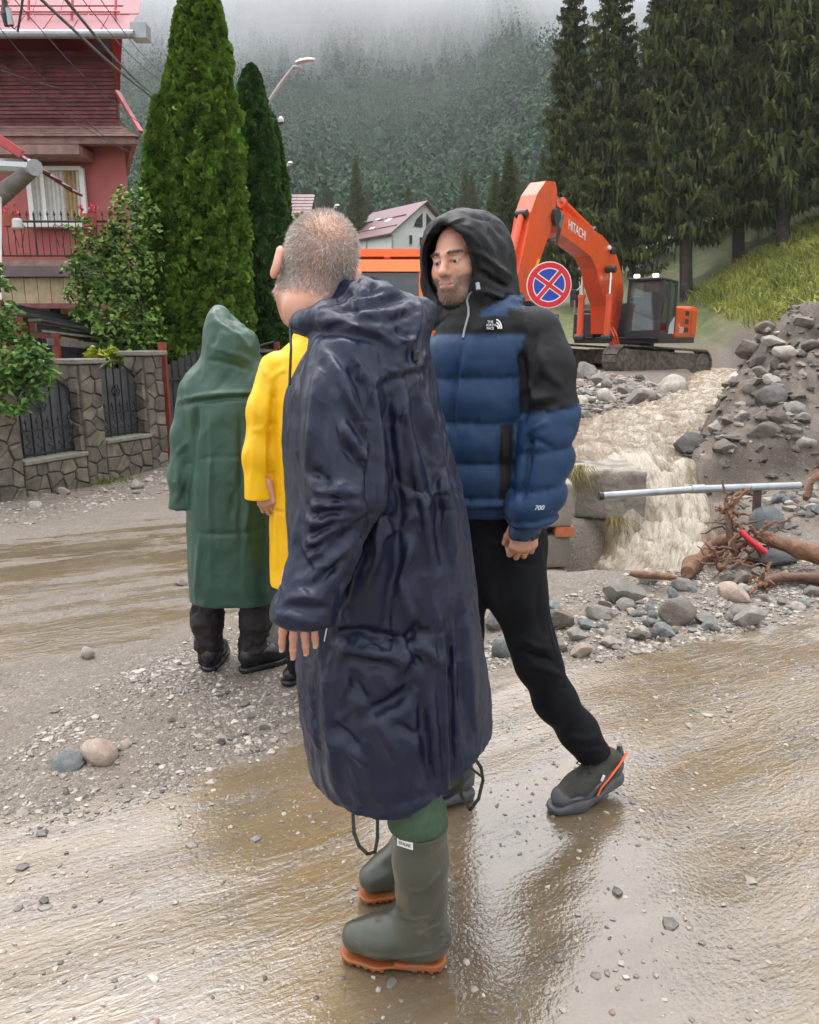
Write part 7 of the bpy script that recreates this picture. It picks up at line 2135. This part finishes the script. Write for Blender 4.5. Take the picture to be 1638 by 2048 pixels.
        V = wrinkle(V, Q, .004, 22, 9 + i, (1, 1, 2.2), .4)
        cloth("wader_leg", V, Q, M_WADER, o)
        if i == 0:
            c = snapper(bo)(810, 1688, .0035); c.y += .006
            lab = MB().box(c + Vector((0, -.006, 0)), (.040, .003, .019), Matrix.Rotation(-.45, 3, 'Z'), .001).build("boot_label", M_SWHITE, bo)
            lettering("ISTALINE", .0115, c + Vector((-.0009, -.0079, 0)), (.9, -.434, 0), (0, 0, 1), lab, M_IRON, "boot_lettering", sx=.66, extr=.0003)
    def strap(pts, w, Y, nm="strap"):
        q = [P(x, y, Y + dy) for x, y, dy in pts]
        b = MB()
        for a, c in zip(q[:-1], q[1:]): b.bar(a, c + (c - a).normalized() * .002, w, .003, (0, 1, 0))
        b.build(nm, M_STRAP, o)
    strap([(706, 1628, 0), (708, 1665, 0), (718, 1692, 0), (735, 1708, 0), (750, 1704, 0), (755, 1675, 0), (755, 1620, 0)], .008, 1.56)
    strap([(925, 1480, 0), (938, 1500, 0), (962, 1535, 0), (966, 1560, 0), (957, 1598, 0), (940, 1620, 0), (922, 1590, 0), (922, 1560, 0), (930, 1500, 0)], .009, 1.86)
    strap([(934, 1530, 0), (962, 1552, 0)], .006, 1.855)
    return o
navy_man()

# ------------------------------------------------------------------ man in the blue and black down jacket
def jacket_man():
    loc = (.25, 2.25, gz(.25, 2.25))
    hs = .93
    O = P(925, 524, 2.22); R = axes((-.60, -.80, 0), roll=math.radians(-4), pitch=math.radians(-5))
    def stub(L):
        x, y, z = np.abs(L[:, 0]), L[:, 1], L[:, 2]
        jaw = sstep(-.036, -.058, z + .35 * np.maximum(0, .075 - y) * -1 - .1 * (x > .04) * (x - .04)) * (y > -.01)
        jaw = np.maximum(jaw, sstep(.035, .015, y) * sstep(.02, -.01, z) * (y > -.025) * (z > -.12) * (x > .04))
        mou = np.exp(-((z + .049) / .0065) ** 4) * (x < .034) * (y > .07)
        lips = np.exp(-((z + .064) / .0105) ** 4) * (x < .024) * (y > .07)
        chk = sstep(-.030, -.045, z - (.075 - y) * .35) * (x > .02)
        b = np.maximum(np.maximum(jaw, chk) , mou) * (1 - lips) * (y > -.03)
        brow = np.exp(-((z - .0225 - .12 * (.03 - np.abs(x - .032))) / .0042) ** 2) * (x > .012) * (x < .054) * (y > .05)
        return np.clip(b * .80 + brow * .95, 0, 1)
    HV, HQ, st, lip, HL = build_head(O, R, hs, .0025, stub)
    chains = [[C4(945, 590, 2.24, .056), C4(955, 650, 2.25, .065), C4(955, 850, 2.27, .09), C4(975, 1020, 2.28, .07)],
              [C4(1040, 670, 2.2, .05), C4(1095, 850, 2.13, .04), C4(1052, 1040, 2.07, .028)], [C4(870, 690, 2.32, .05), C4(825, 850, 2.36, .04), C4(830, 1020, 2.3, .028)],
              [C4(1015, 1030, 2.25, .08), C4(1075, 1315, 2.2, .05), C4(1178, 1510, 2.27, .035)], [C4(935, 1030, 2.3, .08), C4(915, 1290, 2.27, .05), C4(905, 1500, 2.26, .035)]]
    LV, LQ = limbs(chains, (-.25, 1.9, .0), (.75, 2.6, 1.62), .016)
    hf, ch = hand_local([(.75, 1.35, .9), (.72, 1.40, .9), (.70, 1.40, .9), (.62, 1.30, .9)], .02, (.35, .75), .0095)
    z = Vector((-.06, -.05, -1)).normalized(); x = Vector((-1, -.12, .06)); x = (x - z * x.dot(z)).normalized(); y = Vector((0, -1, 0)); y = (y - z * y.dot(z) - x * y.dot(x)).normalized()
    HO = P(1052, 1034, 2.075)
    aV, aQ = build_hand(HO, Matrix((x, y, z)).transposed(), hf, scale=.97)
    bV, bQ = build_hand(P(830, 1030, 2.3), Matrix((-x, y, z)).transposed(), hf)
    o = person("bearded man with black hood up in a blue and black down jacket, striding", loc, [(HV, HQ), (LV, LQ), (aV, aQ), (bV, bQ)], (st, lip))
    N = normals(HV, HQ)
    m = np.where((st > .3) & (HL[:, 2] < 0.0), st, 0)
    hair_strands(HL, HV, N, m, 3800, .0065, .00045, [(.07, .05, .04), (.12, .09, .07), (.22, .19, .17), (.30, .27, .24), (.05, .04, .035)], o, R, "beard", 5, droop=.5, flow=lambda L: np.stack([L[:, 0] * 0, np.ones(len(L)) * .3, -np.ones(len(L)) * .9], 1), jit=.3)
    m = np.where((st > .3) & (HL[:, 2] > 0.01), st, 0)
    hair_strands(HL, HV, N, m, 520, .006, .00045, [(.05, .035, .03), (.08, .06, .05)], o, R, "eyebrows", 6, flow=lambda L: np.stack([np.sign(L[:, 0]) * 1.4, L[:, 0] * 0, L[:, 0] * 0 + .2], 1), jit=.2)
    Rm = np.array(R)
    for s in (-1, 1):       # eyeballs with iris
        bm = bmesh.new(); bmesh.ops.create_uvsphere(bm, u_segments=24, v_segments=16, radius=.0128 * hs)
        V = np.array([v.co[:] for v in bm.verts]); F = [tuple(v.index for v in f.verts) for f in bm.faces]; bm.free()
        g = np.array([-.18, 1, -.02]) ; g /= np.linalg.norm(g)   # gaze a little to the man's own right
        u = V / (.0128 * hs) @ g
        col = np.where(u[:, None] > .955, np.array([[.004, .003, .003]]), np.where(u[:, None] > .84, np.array([[.035, .025, .018]]), np.array([[.55, .50, .47]])))
        c = np.array([s * .031, .0765, .0005]) * hs
        link_mesh("eye", (V + c) @ Rm.T + np.array(O), F, M_EYE, o, True, attrs={'eyecol': col})
    # wedding ring
    q = Vector(ch[2][0][:3]).lerp(Vector(ch[2][1][:3]), .55); W = HO + (x * q.x + y * q.y + z * q.z) * .97
    q2 = Vector(ch[2][1][:3]) - Vector(ch[2][0][:3]); ax_ = x * q2.x + y * q2.y + z * q2.z
    MB().ring(W, ax_, .0100, .0116, .004, 24).build("ring", mat("gold", (.75, .5, .2), .25, .05, metal=1.0), o)
    # jacket
    rows = [row(1022, 856, 1078, 2.27, .165), row(1000, 850, 1078, 2.27, .175), row(930, 845, 1066, 2.265, .178), row(850, 842, 1064, 2.26, .178), row(755, 838, 1062, 2.255, .172), row(690, 842, 1068, 2.25, .160), row(650, 862, 1075, 2.245, .145), row(622, 890, 1062, 2.24, .125), row(600, 905, 1020, 2.24, .10)]
    arm = [C4(1068, 672, 2.20, .082), C4(1088, 740, 2.165, .078), C4(1096, 820, 2.14, .0735), C4(1089, 900, 2.115, .069), C4(1076, 980, 2.095, .064), C4(1060, 1030, 2.08, .056), C4(1050, 1056, 2.07, .048)]
    arm2 = [C4(862, 700, 2.33, .08), C4(825, 840, 2.38, .074), C4(820, 960, 2.34, .066), C4(828, 1040, 2.31, .05)]
    cz = P(1051, 1052, 2.07); cn = Vector((-.2, 0, -1)).normalized()
    def sleeve(p): return smax(s_chain(p, arm, .05), (p[0] - cz.x) * cn.x + (p[2] - cz.z) * cn.z, .006)
    col_pts = [C4(1030, 590, 2.28, .030), C4(1018, 612, 2.19, .030), C4(985, 640, 2.13, .026), C4(955, 662, 2.10, .018)]
    col_pts2 = [C4(1030, 590, 2.28, .030), C4(990, 585, 2.36, .03), C4(930, 600, 2.36, .028), C4(890, 640, 2.28, .024), C4(885, 670, 2.2, .018)]
    def jack(p):
        d = s_stack(p, rows, 2.3)
        d = smin(d, sleeve(p), .012)
        d = smin(d, s_chain(p, arm2, .05), .015)
        d = smin(d, s_chain(p, col_pts, .03), .012); d = smin(d, s_chain(p, col_pts2, .03), .012)
        return d
    V, Q = sdf_mesh((-.2, 1.9, .80), (.72, 2.62, 1.62), .0082, jack)
    V = relax(V, Q, 2, .5)
    ds = sleeve([V[:, 0], V[:, 1], V[:, 2]]); dt = s_stack([V[:, 0], V[:, 1], V[:, 2]], rows, 2.3)
    is_arm = ds < dt
    N = normals(V, Q); px, py = proj(V)
    def zline(py_, Y): return P(960, py_, Y).z
    tz = [zline(k, 2.10) for k in (1020, 1000, 930, 848, 757, 668)]
    az = [zline(k, 2.06) for k in (1052, 1036, 978, 906, 828)]
    def puff(z, L, amp):
        out = np.zeros(len(z)); dip = np.zeros(len(z))
        for a, b in zip(L[:-1], L[1:]):
            t_ = (z - a) / (b - a); m = (t_ >= 0) & (t_ <= 1)
            out[m] = np.sin(np.pi * t_[m]) ** .55
        return amp * out - amp * .45
    wob_ = .010 * fbm(V * 6, 2, 17) - .05 * (V[:, 0] - .15) * 0
    arm_skew = -.16 * (V[:, 0] - P(1060, 950, 2.1).x)
    D = np.where(is_arm, np.where(V[:, 2] + arm_skew < az[-1], puff(V[:, 2] + wob_ * .6 + arm_skew, az, .015), 0), np.where(V[:, 2] < tz[-1], puff(V[:, 2] + wob_ * .5, tz, .020), -.006))
    # gathered tucks next to seams
    seamd = np.full(len(V), 9.0)
    for a in (az if False else tz): seamd = np.where(~is_arm, np.minimum(seamd, np.abs(V[:, 2] - a)), seamd)
    for a in az: seamd = np.where(is_arm, np.minimum(seamd, np.abs(V[:, 2] + arm_skew - a)), seamd)
    D += np.exp(-(seamd / .02) ** 2) * .006 * pn(np.stack([px * .09, py * .012, px * 0], 1), 5)
    D += .004 * fbm(V * np.array([14, 14, 20]), 3, 23)
    upper = is_arm & (V[:, 2] + arm_skew >= az[-1])
    V = V + N * D[:, None]
    V = folds(V, Q, [([(1042, 690), (1050, 780), (1048, 850)], 6, -.020), ([(1050, 760), (1070, 800), (1100, 790)], 8, .012), ([(1045, 800), (1075, 770), (1090, 740)], 7, -.010), ([(1060, 830), (1090, 815), (1120, 800)], 8, -.008), ([(1080, 700), (1090, 740), (1130, 780)], 9, .008), ([(1048, 720), (1062, 700), (1075, 660)], 6, -.008),
                     ([(1045, 870), (1080, 850), (1100, 842)], 6, .009), ([(1040, 895), (1075, 880), (1110, 900)], 5, -.008), ([(1000, 850), (1000, 930), (1000, 1004)], 3, -.010), ([(1026, 850), (1026, 930), (1026, 1004)], 3, -.010),
                     ([(926, 680), (912, 760), (905, 830), (910, 900)], 4, -.012), ([(935, 690), (922, 760), (914, 830)], 3, .008), ([(1058, 850), (1055, 930), (1040, 1010)], 7, -.02)])
    hold = np.clip(.42 + .5 * np.exp(-(seamd / .012) ** 2), 0, 1)
    zsave, px0 = V.copy(), proj(V)
    V = drape(V, Q, (.085, .055), 13, .25, 15, .3, seed=3, grav=.6, pinmask=hold)
    px, py = px0; V, moved = zsave, V
    blk = np.where(is_arm, sstep(az[-1] - .004, az[-1] + .004, V[:, 2] + arm_skew - .004), sstep(tz[-1] - .004, tz[-1] + .004, V[:, 2]))
    colr = np.minimum(s_chain([V[:, 0], V[:, 1], V[:, 2]], col_pts, .03), s_chain([V[:, 0], V[:, 1], V[:, 2]], col_pts2, .03))
    blk = np.where((colr < .004) & (V[:, 2] > zline(634, 2.14)), 0.0, blk)
    strip = (~is_arm) & (px > 998) & (px < 1027) & (V[:, 2] < tz[3]) & (V[:, 2] > tz[1]) & (V[:, 1] < 2.3)
    blk = np.where(strip, 1.0, blk)
    t = NT("down_jacket_nylon")
    n = t.noise(11, 5, .6, dist=.8)
    b = t.bump(n, .15, .01); b = t.bump(t.noise(60, 4, .6, t.tc('Object', scale=(1.6, 1.6, .6))), .15, .003, b)
    dr = t.math('MULTIPLY', t.ramp(t.voro(110, 'F1'), [(.0, 1.0), (.2, 0.0)]), t.ramp(t.noise(9, 3, .5), [(.45, 0.0), (.6, 1.0)]))
    b = t.bump(dr, .35, .004, b)
    k_ = t.attr('black')
    t.set(color=t.mix(k_, t.mix(n, (.009, .030, .078), (.015, .045, .108)), t.mix(n, (.006, .006, .007), (.011, .011, .012))), rough=t.ramp(k_, [(0, .50), (1, .65)]), normal=b, spec=.26)
    jo = cloth("down_jacket", moved, Q, t.m, o, attrs={'black': blk})
    sb = jo.modifiers.new("smooth", 'SUBSURF'); sb.levels = 1; sb.render_levels = 1
    # cuff, hem, zip
    hz_ = [P(xx, 1017 + (0 if xx < 1000 else 4), 2.098) for xx in (870, 930, 990, 1040)]
    V2, Q2 = sdf_mesh((P(1051, 1050, 2.07).x - .09, 1.95, cz.z - .06), (P(1051, 1050, 2.07).x + .1, 2.2, cz.z + .06), .005, lambda p: smax(s_cap(p, cz + Vector((.006, 0, .02)), cz + Vector((-.004, 0, -.018)), .047, .044), -s_cap(p, cz + Vector((.006, 0, .03)), cz + Vector((-.006, 0, -.06)), .037, .037), .004))
    cloth("cuff", V2, Q2, mat("cuff_blue", (.012, .036, .08), .55, .3, 30), jo)
    # hood
    f = Vector((-.60, -.80, 0)); l = Vector((0, 0, 1)).cross(f)
    HC = O + Vector((.022, .03, .006)); Rh = axes((-.60, -.80, 0), pitch=math.radians(-6))
    def hood(p):
        q_ = to_local(p, HC, Rh)
        d = s_ell(q_, (0, -.005, .0), (.126, .135, .135))
        d = smin(d, s_ell(q_, (0, .075, .030), (.098, .072, .095)), .05)           # brim
        d = smin(d, s_ell(q_, (0, -.03, -.11), (.125, .115, .09)), .06)
        d = smin(d, s_cap(q_, (-.085, .055, -.05), (-.055, .075, -.17), .034, .036), .04)
        d = smin(d, s_cap(q_, (.085, .055, -.05), (.055, .075, -.17), .034, .036), .04)
        d = smin(d, s_cap(q_, (-.04, .085, -.155), (.04, .085, -.155), .032, .032), .04)
        inn = s_ell(q_, (0, .02, -.005), (.100, .118, .122))
        op = np.maximum(np.sqrt((q_[0] / .072) ** 2 + ((q_[2] + .012) / .106) ** 2) - 1, 0) * .072 + np.where((q_[0] / .072) ** 2 + ((q_[2] + .012) / .106) ** 2 < 1, -.02, 0)
        op = (np.sqrt((q_[0] / .074) ** 2 + ((q_[2] + .010) / .108) ** 2) - 1) * .074
        op = np.maximum(op, -q_[1] + .0)
        d = smax(d, -inn, .006)
        return smax(d, -op, .010)
    V, Q = sdf_mesh(np.array(HC) - np.array([.2, .22, .27]), np.array(HC) + np.array([.2, .2, .17]), .0048, hood)
    V = wrinkle(V, Q, .012, 11, 7, (1, 1, .8), .5)
    V = folds(V, Q, [([(855, 470), (890, 452), (935, 433)], 4, .006), ([(880, 462), (930, 480), (950, 520), (955, 570)], 5, -.006), ([(935, 432), (980, 440), (1010, 480)], 4, -.006), ([(950, 500), (990, 530), (1030, 560)], 6, .008), ([(955, 540), (985, 560), (1025, 580)], 6, -.010), ([(960, 580), (990, 590), (1015, 600)], 6, .008), ([(900, 450), (940, 470), (965, 500)], 6, .006), ([(975, 450), (1000, 500), (1005, 540)], 7, -.007)])
    ho = cloth("hood", V, Q, M_HOOD, o)
    MB().tube([P(955, 566, 2.09), P(957, 580, 2.085)], .006, 8).build("cord_stopper", M_GREYMET, ho)
    sn = snapper(jo, ho)
    zp = [sn(*q_, .003, 2.1) for q_ in ((926, 676), (929, 660), (933, 645), (937, 630), (937, 615), (934, 602), (937, 592), (943, 584))]
    MB().tube([a.lerp(b_, f_) for a, b_ in zip(zp[:-1], zp[1:]) for f_ in (0, .5)] + [zp[-1]], .0032, 8).build("zip", mat("grey_zip", (.25, .25, .24), .4, .2, metal=.4), jo, smooth=True)
    # small marks: sleeve number, chest emblem (three short word bars and a quarter dome), orange tab
    lettering("700", .018, sn(1079, 1016, .004), (1, .12, 0), (.06, .10, 1), jo, M_TWHITE, "sleeve_number", shear=.25, sx=1.0, extr=.0006)
    ec = sn(985, 650, .006); eu, ev = Vector((.96, -.28, 0)), Vector((0, .25, 1))
    for k, wd in enumerate(("THE", "NORTH", "FACE")):
        lettering(wd, .0095, ec + eu * (-.006) + ev * (.008 - .0085 * k), eu, ev, jo, M_TWHITE, "emblem_lettering", extr=.0008, sx=.9)
    for k in range(3):
        rr_ = .007 + .006 * k
        MB().tube([ec + eu * (.010 + rr_ * .75 * math.sin(a)) + ev * (-.010 + rr_ * 1.25 * math.cos(a)) + Vector((0, -.002, 0)) for a in [i * math.pi / 2 / 8 for i in range(9)]], .0020, 5).build("emblem_arc", M_TWHITE, jo)
    MB().box(sn(868, 668, .002), (.014, .004, .018), None, .002).build("orange_tab", mat("orange_tab", (.8, .16, .03), .5, .05), jo)
    # trousers
    legL = [C4(1005, 985, 2.27, .125), C4(1022, 1090, 2.25, .100), C4(1032, 1180, 2.23, .088), C4(1062, 1270, 2.21, .070), C4(1078, 1325, 2.205, .066), C4(1110, 1400, 2.225, .061), C4(1156, 1460, 2.25, .056), C4(1188, 1508, 2.268, .058)]
    legR = [C4(945, 985, 2.30, .125), C4(928, 1120, 2.30, .092), C4(918, 1270, 2.27, .070), C4(910, 1380, 2.27, .060), C4(906, 1490, 2.27, .056)]
    ce = P(1189, 1512, 2.268); cn2 = Vector((.35, 0, -1)).normalized()
    def pants(p):
        a = smax(s_chain(p, legL, .05), (p[0] - ce.x) * cn2.x + (p[2] - ce.z) * cn2.z, .006)
        b_ = smax(s_chain(p, legR, .05), P(906, 1495, 2.27).z - p[2], .006)
        return smin(a, b_, .03)
    V, Q = sdf_mesh((-.12, 2.05, .03), (.72, 2.50, 1.02), .0085, pants)
    V = relax(V, Q, 2, .5)
    V = wrinkle(V, Q, .005, 9, 31, (1, 1, .7), .45)
    V = folds(V, Q, [([(1020, 1120), (1060, 1130), (1090, 1125)], 6, -.006), ([(1050, 1280), (1080, 1295), (1108, 1290)], 7, .010), ([(1045, 1300), (1075, 1315), (1110, 1318)], 6, -.010), ([(1055, 1330), (1090, 1335), (1125, 1350)], 7, .008), ([(1075, 1300), (1090, 1278), (1105, 1270)], 5, .008), ([(1130, 1470), (1170, 1478), (1200, 1470)], 6, .008), ([(1140, 1490), (1175, 1495), (1208, 1488)], 5, -.008), ([(985, 1100), (1000, 1160), (1010, 1230)], 9, -.006), ([(1080, 1150), (1075, 1220), (1090, 1280)], 8, -.006)])
    V = drape(V, Q, (.05, .09), 13, .25, 15, .28, seed=5, grav=1.0)
    tr_ = cloth("trousers", V, Q, M_TROUS, o); sb = tr_.modifiers.new("smooth", 'SUBSURF'); sb.levels = 1; sb.render_levels = 1
    # trainers
    zg = gz(.5, 2.2) + .002
    h_, t_ = PZ(1236, 1592, zg), PZ(1104, 1624, zg)
    so, W, ff, sd, L_ = shoe((h_.x, h_.y + .03), (t_.x, t_.y), zg, o, 'sneaker', .045, .050)
    MB().tube([W(.02, .045, .125), W(.14, .050, .10), W(.28, .050, .075), W(.42, .051, .055), W(.47, .051, .035)], .0035, 6).build("orange_piping", mat("orange_piping", (.85, .12, .03), .5, .05), so)
    MB().box(W(.40, .050, .088), (.008, .006, .022), Matrix.Rotation(.4, 3, 'Y'), .001).build("white_tag", M_TWHITE, so)
    MB().box(P(1217, 1496, 2.27), (.014, .004, .012), None, .001).build("red_pull_tab", mat("red_tab", (.8, .02, .02), .5, .05), so)
    h_, t_ = PZ(936, 1592, zg), PZ(805, 1612, zg)
    shoe((h_.x, h_.y), (t_.x, t_.y), zg, o, 'sneaker', .0, .050)
    return o
jacket_man()

# ------------------------------------------------------------------ person in the green raincoat, hood up, back turned
def green_person():
    x0 = P(468, 1330, 3.45).x; zg = gz(x0, 3.45); loc = (x0, 3.45, zg)
    O = P(460, 697, 3.46); R = axes((.55, .83, 0))
    HV, HQ, st, lip, HL = build_head(O, R, .80, .006, None)
    chains = [[C4(460, 720, 3.45, .06), C4(465, 760, 3.45, .08), C4(466, 1000, 3.45, .11)], [C4(395, 775, 3.45, .04), C4(368, 980, 3.38, .022)], [C4(530, 775, 3.45, .04), C4(556, 980, 3.42, .022)],
              [C4(428, 1050, 3.45, .08), C4(416, 1300, 3.47, .04)], [C4(505, 1050, 3.45, .08), C4(512, 1300, 3.45, .04)]]
    LV, LQ = limbs(chains, (x0 - .45, 3.1, zg), (x0 + .45, 3.8, 1.6), .016)
    o = person("person in a long green raincoat with the hood up, back turned", loc, [(HV, HQ), (LV, LQ)], (st, lip))
    rows = [row(1192, 384, 562, 3.45, .19), row(1060, 378, 556, 3.45, .19), row(900, 380, 552, 3.45, .185), row(820, 372, 552, 3.45, .17), row(770, 362, 552, 3.45, .15), row(745, 372, 545, 3.45, .13), row(725, 392, 525, 3.45, .11), row(708, 410, 512, 3.45, .10)]
    hrows = [row(735, 402, 520, 3.45, .12), row(712, 405, 519, 3.45, .13), row(690, 407, 518, 3.455, .135), row(668, 409, 512, 3.46, .13), row(648, 411, 492, 3.465, .115), row(630, 415, 468, 3.47, .09), row(616, 421, 455, 3.475, .06), row(606, 430, 446, 3.48, .025)]
    armL = [C4(384, 780, 3.45, .062), C4(370, 870, 3.42, .058), C4(362, 950, 3.39, .054), C4(360, 1030, 3.37, .050)]
    armR = [C4(540, 780, 3.45, .062), C4(558, 870, 3.44, .058), C4(562, 950, 3.42, .054), C4(562, 1030, 3.4, .050)]
    zc = P(360, 1018, 3.37).z
    def coat(p):
        d = s_stack(p, rows, 2.4)
        d = smin(d, s_stack(p, hrows, 2.1), .02)
        for a in (armL, armR): d = smin(d, np.maximum(s_chain(p, a, .04), zc - p[2]), .012)
        return d
    V, Q = sdf_mesh((x0 - .42, 3.12, rows[0][0] - .02), (x0 + .42, 3.78, hrows[-1][0] + .03), .0115, coat)
    V, Q = open_ends(V, Q, [lambda c: c[:, 2] < rows[0][0] + .004, lambda c: (np.abs(c[:, 2] - zc) < .004) & (np.abs(c[:, 0] - x0) > .2)])
    V = relax(V, Q, 2, .5)
    V = wrinkle(V, Q, .008, 4.5, 13, (1, 1, .45), .5)
    V = folds(V, Q, [([(352, 802), (372, 796), (400, 790), (450, 785), (525, 783)], 4, .014), ([(352, 812), (400, 800), (450, 795), (525, 793)], 5, -.012), ([(395, 800), (386, 880), (380, 960)], 6, -.02), ([(378, 880), (362, 895), (350, 910)], 5, .010), ([(420, 800), (422, 900), (418, 1000), (425, 1190)], 4, .008), ([(478, 790), (482, 900), (480, 1190)], 5, -.007),
                     ([(388, 920), (430, 912), (500, 915)], 4, -.006), ([(395, 1065), (450, 1068), (540, 1060)], 4, -.007), ([(500, 1000), (490, 1060), (500, 1100)], 6, .010), ([(400, 1070), (395, 1130), (388, 1195)], 5, .010), ([(450, 960), (470, 980), (460, 1040)], 6, -.007), ([(405, 716), (450, 722), (500, 740)], 4, -.012), ([(412, 690), (450, 700), (505, 722)], 5, .008), ([(424, 640), (432, 660), (428, 690)], 4, -.008), ([(440, 640), (480, 670), (510, 710)], 6, .008), ([(430, 612), (450, 640), (500, 680)], 5, -.006), ([(350, 930), (358, 980), (352, 1010)], 5, .008)])
    V = drape(V, Q, (.13, .09), 13, .25, 15, .26, seed=7, grav=.6)
    V = wrinkle(V, Q, .007, 9, 87, (1, 1, .6), .9)
    go = cloth("green_raincoat", V, Q, M_GREENPVC, o); sb = go.modifiers.new("smooth", 'SUBSURF'); sb.levels = 1; sb.render_levels = 1
    for c in ([C4(420, 1150, 3.45, .078), C4(414, 1240, 3.45, .074), C4(418, 1290, 3.46, .062), C4(421, 1318, 3.465, .054)], [C4(508, 1150, 3.45, .078), C4(512, 1240, 3.44, .074), C4(505, 1290, 3.44, .060), C4(500, 1318, 3.44, .054)]):
        a = np.array([q[:3] for q in c])
        V, Q = sdf_mesh(a.min(0) - .13, a.max(0) + .13, .008, lambda p, c=c: s_chain(p, c, .03))
        V = wrinkle(V, Q, .022, 13, 21, (1, 1, 1.7), .6)
        cloth("trouser_leg", V, Q, M_BROWNTR, o)
    a = P(422, 1345, 3.43); shoe((a.x, 3.40), (a.x + .01, 3.66), gz(a.x, 3.45) + .002, o, 'black')
    a = PZ(486, 1345, zg); shoe((a.x, a.y), (a.x + .19, a.y + .15), gz(a.x, a.y) + .002, o, 'black')
green_person()

# ------------------------------------------------------------------ person in the yellow raincoat, mostly behind the navy coat
def yellow_person():
    Yc = 3.16; x0 = P(630, 1330, Yc).x; zg = gz(x0, Yc); loc = (x0, Yc, zg)
    O = P(635, 612, Yc); R = axes((-.3, .95, 0))
    HV, HQ, st, lip, HL = build_head(O, R, .95, .006, None)
    hf, ch = hand_local([(.5, .9, .6)] * 4, .02, (.4, .6), .009)
    z = Vector((.12, 0, -1)).normalized(); x = Vector((-1, .2, -.1)); x = (x - z * x.dot(z)).normalized(); y = Vector((0, -1, 0)); y = (y - z * y.dot(z) - x * y.dot(x)).normalized()
    aV, aQ = build_hand(P(527, 965, 3.03), Matrix((x, y, z)).transposed(), hf, .004)
    chains = [[C4(635, 650, Yc, .06), C4(635, 700, Yc, .08), C4(630, 1000, Yc, .11)], [C4(565, 720, 3.12, .04), C4(530, 850, 3.07, .028), C4(524, 970, 3.03, .026)], [C4(695, 720, 3.2, .04), C4(720, 960, 3.15, .026)],
              [C4(600, 1050, Yc, .08), C4(598, 1330, Yc, .04)], [C4(665, 1050, Yc, .08), C4(668, 1330, Yc, .04)]]
    LV, LQ = limbs(chains, (x0 - .45, 2.85, zg), (x0 + .45, 3.5, 1.6), .016)
    o = person("person in a bright yellow raincoat standing close behind the navy coat", loc, [(HV, HQ), (LV, LQ), (aV, aQ)], (st, lip))
    N = normals(HV, HQ); m = ((HL[:, 2] > .0) & (HL[:, 1] < .05)).astype(float)
    hair_strands(HL, HV, N, m, 4000, .02, .001, [(.03, .022, .018), (.05, .04, .03)], o, R, "hair", 8)
    rows = [row(1160, 541, 722, Yc, .19), row(1000, 541, 722, Yc, .19), row(860, 536, 722, Yc, .185), row(760, 536, 722, Yc, .165), row(715, 552, 712, Yc, .14), row(692, 572, 695, Yc, .115), row(672, 596, 675, Yc, .09)]
    armL = [C4(552, 735, 3.11, .068), C4(526, 820, 3.07, .062), C4(516, 910, 3.04, .058), C4(516, 1010, 3.02, .054)]
    armR = [C4(705, 735, 3.2, .066), C4(728, 850, 3.18, .06), C4(735, 1010, 3.12, .052)]
    zc = P(516, 998, 3.02).z
    def coat(p):
        d = s_stack(p, rows, 2.3)
        for a in (armL, armR): d = smin(d, np.maximum(s_chain(p, a, .04), zc - p[2]), .010)
        d = smin(d, s_chain(p, [C4(592, 672, 3.12, .02), C4(640, 668, 3.06, .024), C4(680, 670, 3.12, .02), C4(660, 660, 3.26, .03), C4(610, 662, 3.24, .03)], .02), .02)
        return d
    V, Q = sdf_mesh((x0 - .42, 2.82, rows[0][0] - .02), (x0 + .42, 3.48, rows[-1][0] + .12), .0115, coat)
    V, Q = open_ends(V, Q, [lambda c: c[:, 2] < rows[0][0] + .004, lambda c: (np.abs(c[:, 2] - zc) < .004) & (np.abs(c[:, 0] - armL[-1][0]) < .06)])
    V = relax(V, Q, 2, .5)
    V = wrinkle(V, Q, .008, 4.5, 43, (1, 1, .4), .5)
    V = folds(V, Q, [([(548, 760), (543, 860), (540, 990)], 5, -.022), ([(510, 780), (506, 880), (503, 990)], 5, .007), ([(540, 760), (555, 745), (575, 735)], 5, .010), ([(530, 860), (540, 850), (552, 845)], 4, -.008), ([(525, 730), (540, 760), (545, 800)], 5, .010), ([(505, 860), (530, 855), (545, 862)], 4, .006), ([(548, 1010), (552, 1080), (550, 1160)], 4, .008), ([(545, 1020), (570, 1024)], 3, -.006)])
    V = drape(V, Q, (.13, .09), 13, .25, 15, .26, seed=8, grav=.6)
    V = wrinkle(V, Q, .007, 9, 88, (1, 1, .6), .9)
    yo = cloth("yellow_raincoat", V, Q, M_YELPVC, o); sb = yo.modifiers.new("smooth", 'SUBSURF'); sb.levels = 1; sb.render_levels = 1
    for c in ([C4(600, 1120, Yc, .08), C4(598, 1330, Yc, .055)], [C4(668, 1120, Yc, .08), C4(668, 1330, Yc, .055)]):
        a = np.array([q[:3] for q in c]); V, Q = sdf_mesh(a.min(0) - .13, a.max(0) + .13, .01, lambda p, c=c: s_chain(p, c, .03))
        cloth("trouser_leg", wrinkle(V, Q, .012, 12, 3), Q, M_TROUS, o)
    for px in (590, 655):
        a = PZ(px, 1362, zg); shoe((a.x + .10, a.y + .12), (a.x - .02, a.y + .33) if px > 600 else (a.x - .04, a.y - .02), gz(a.x, a.y) + .002, o, 'black')
yellow_person()
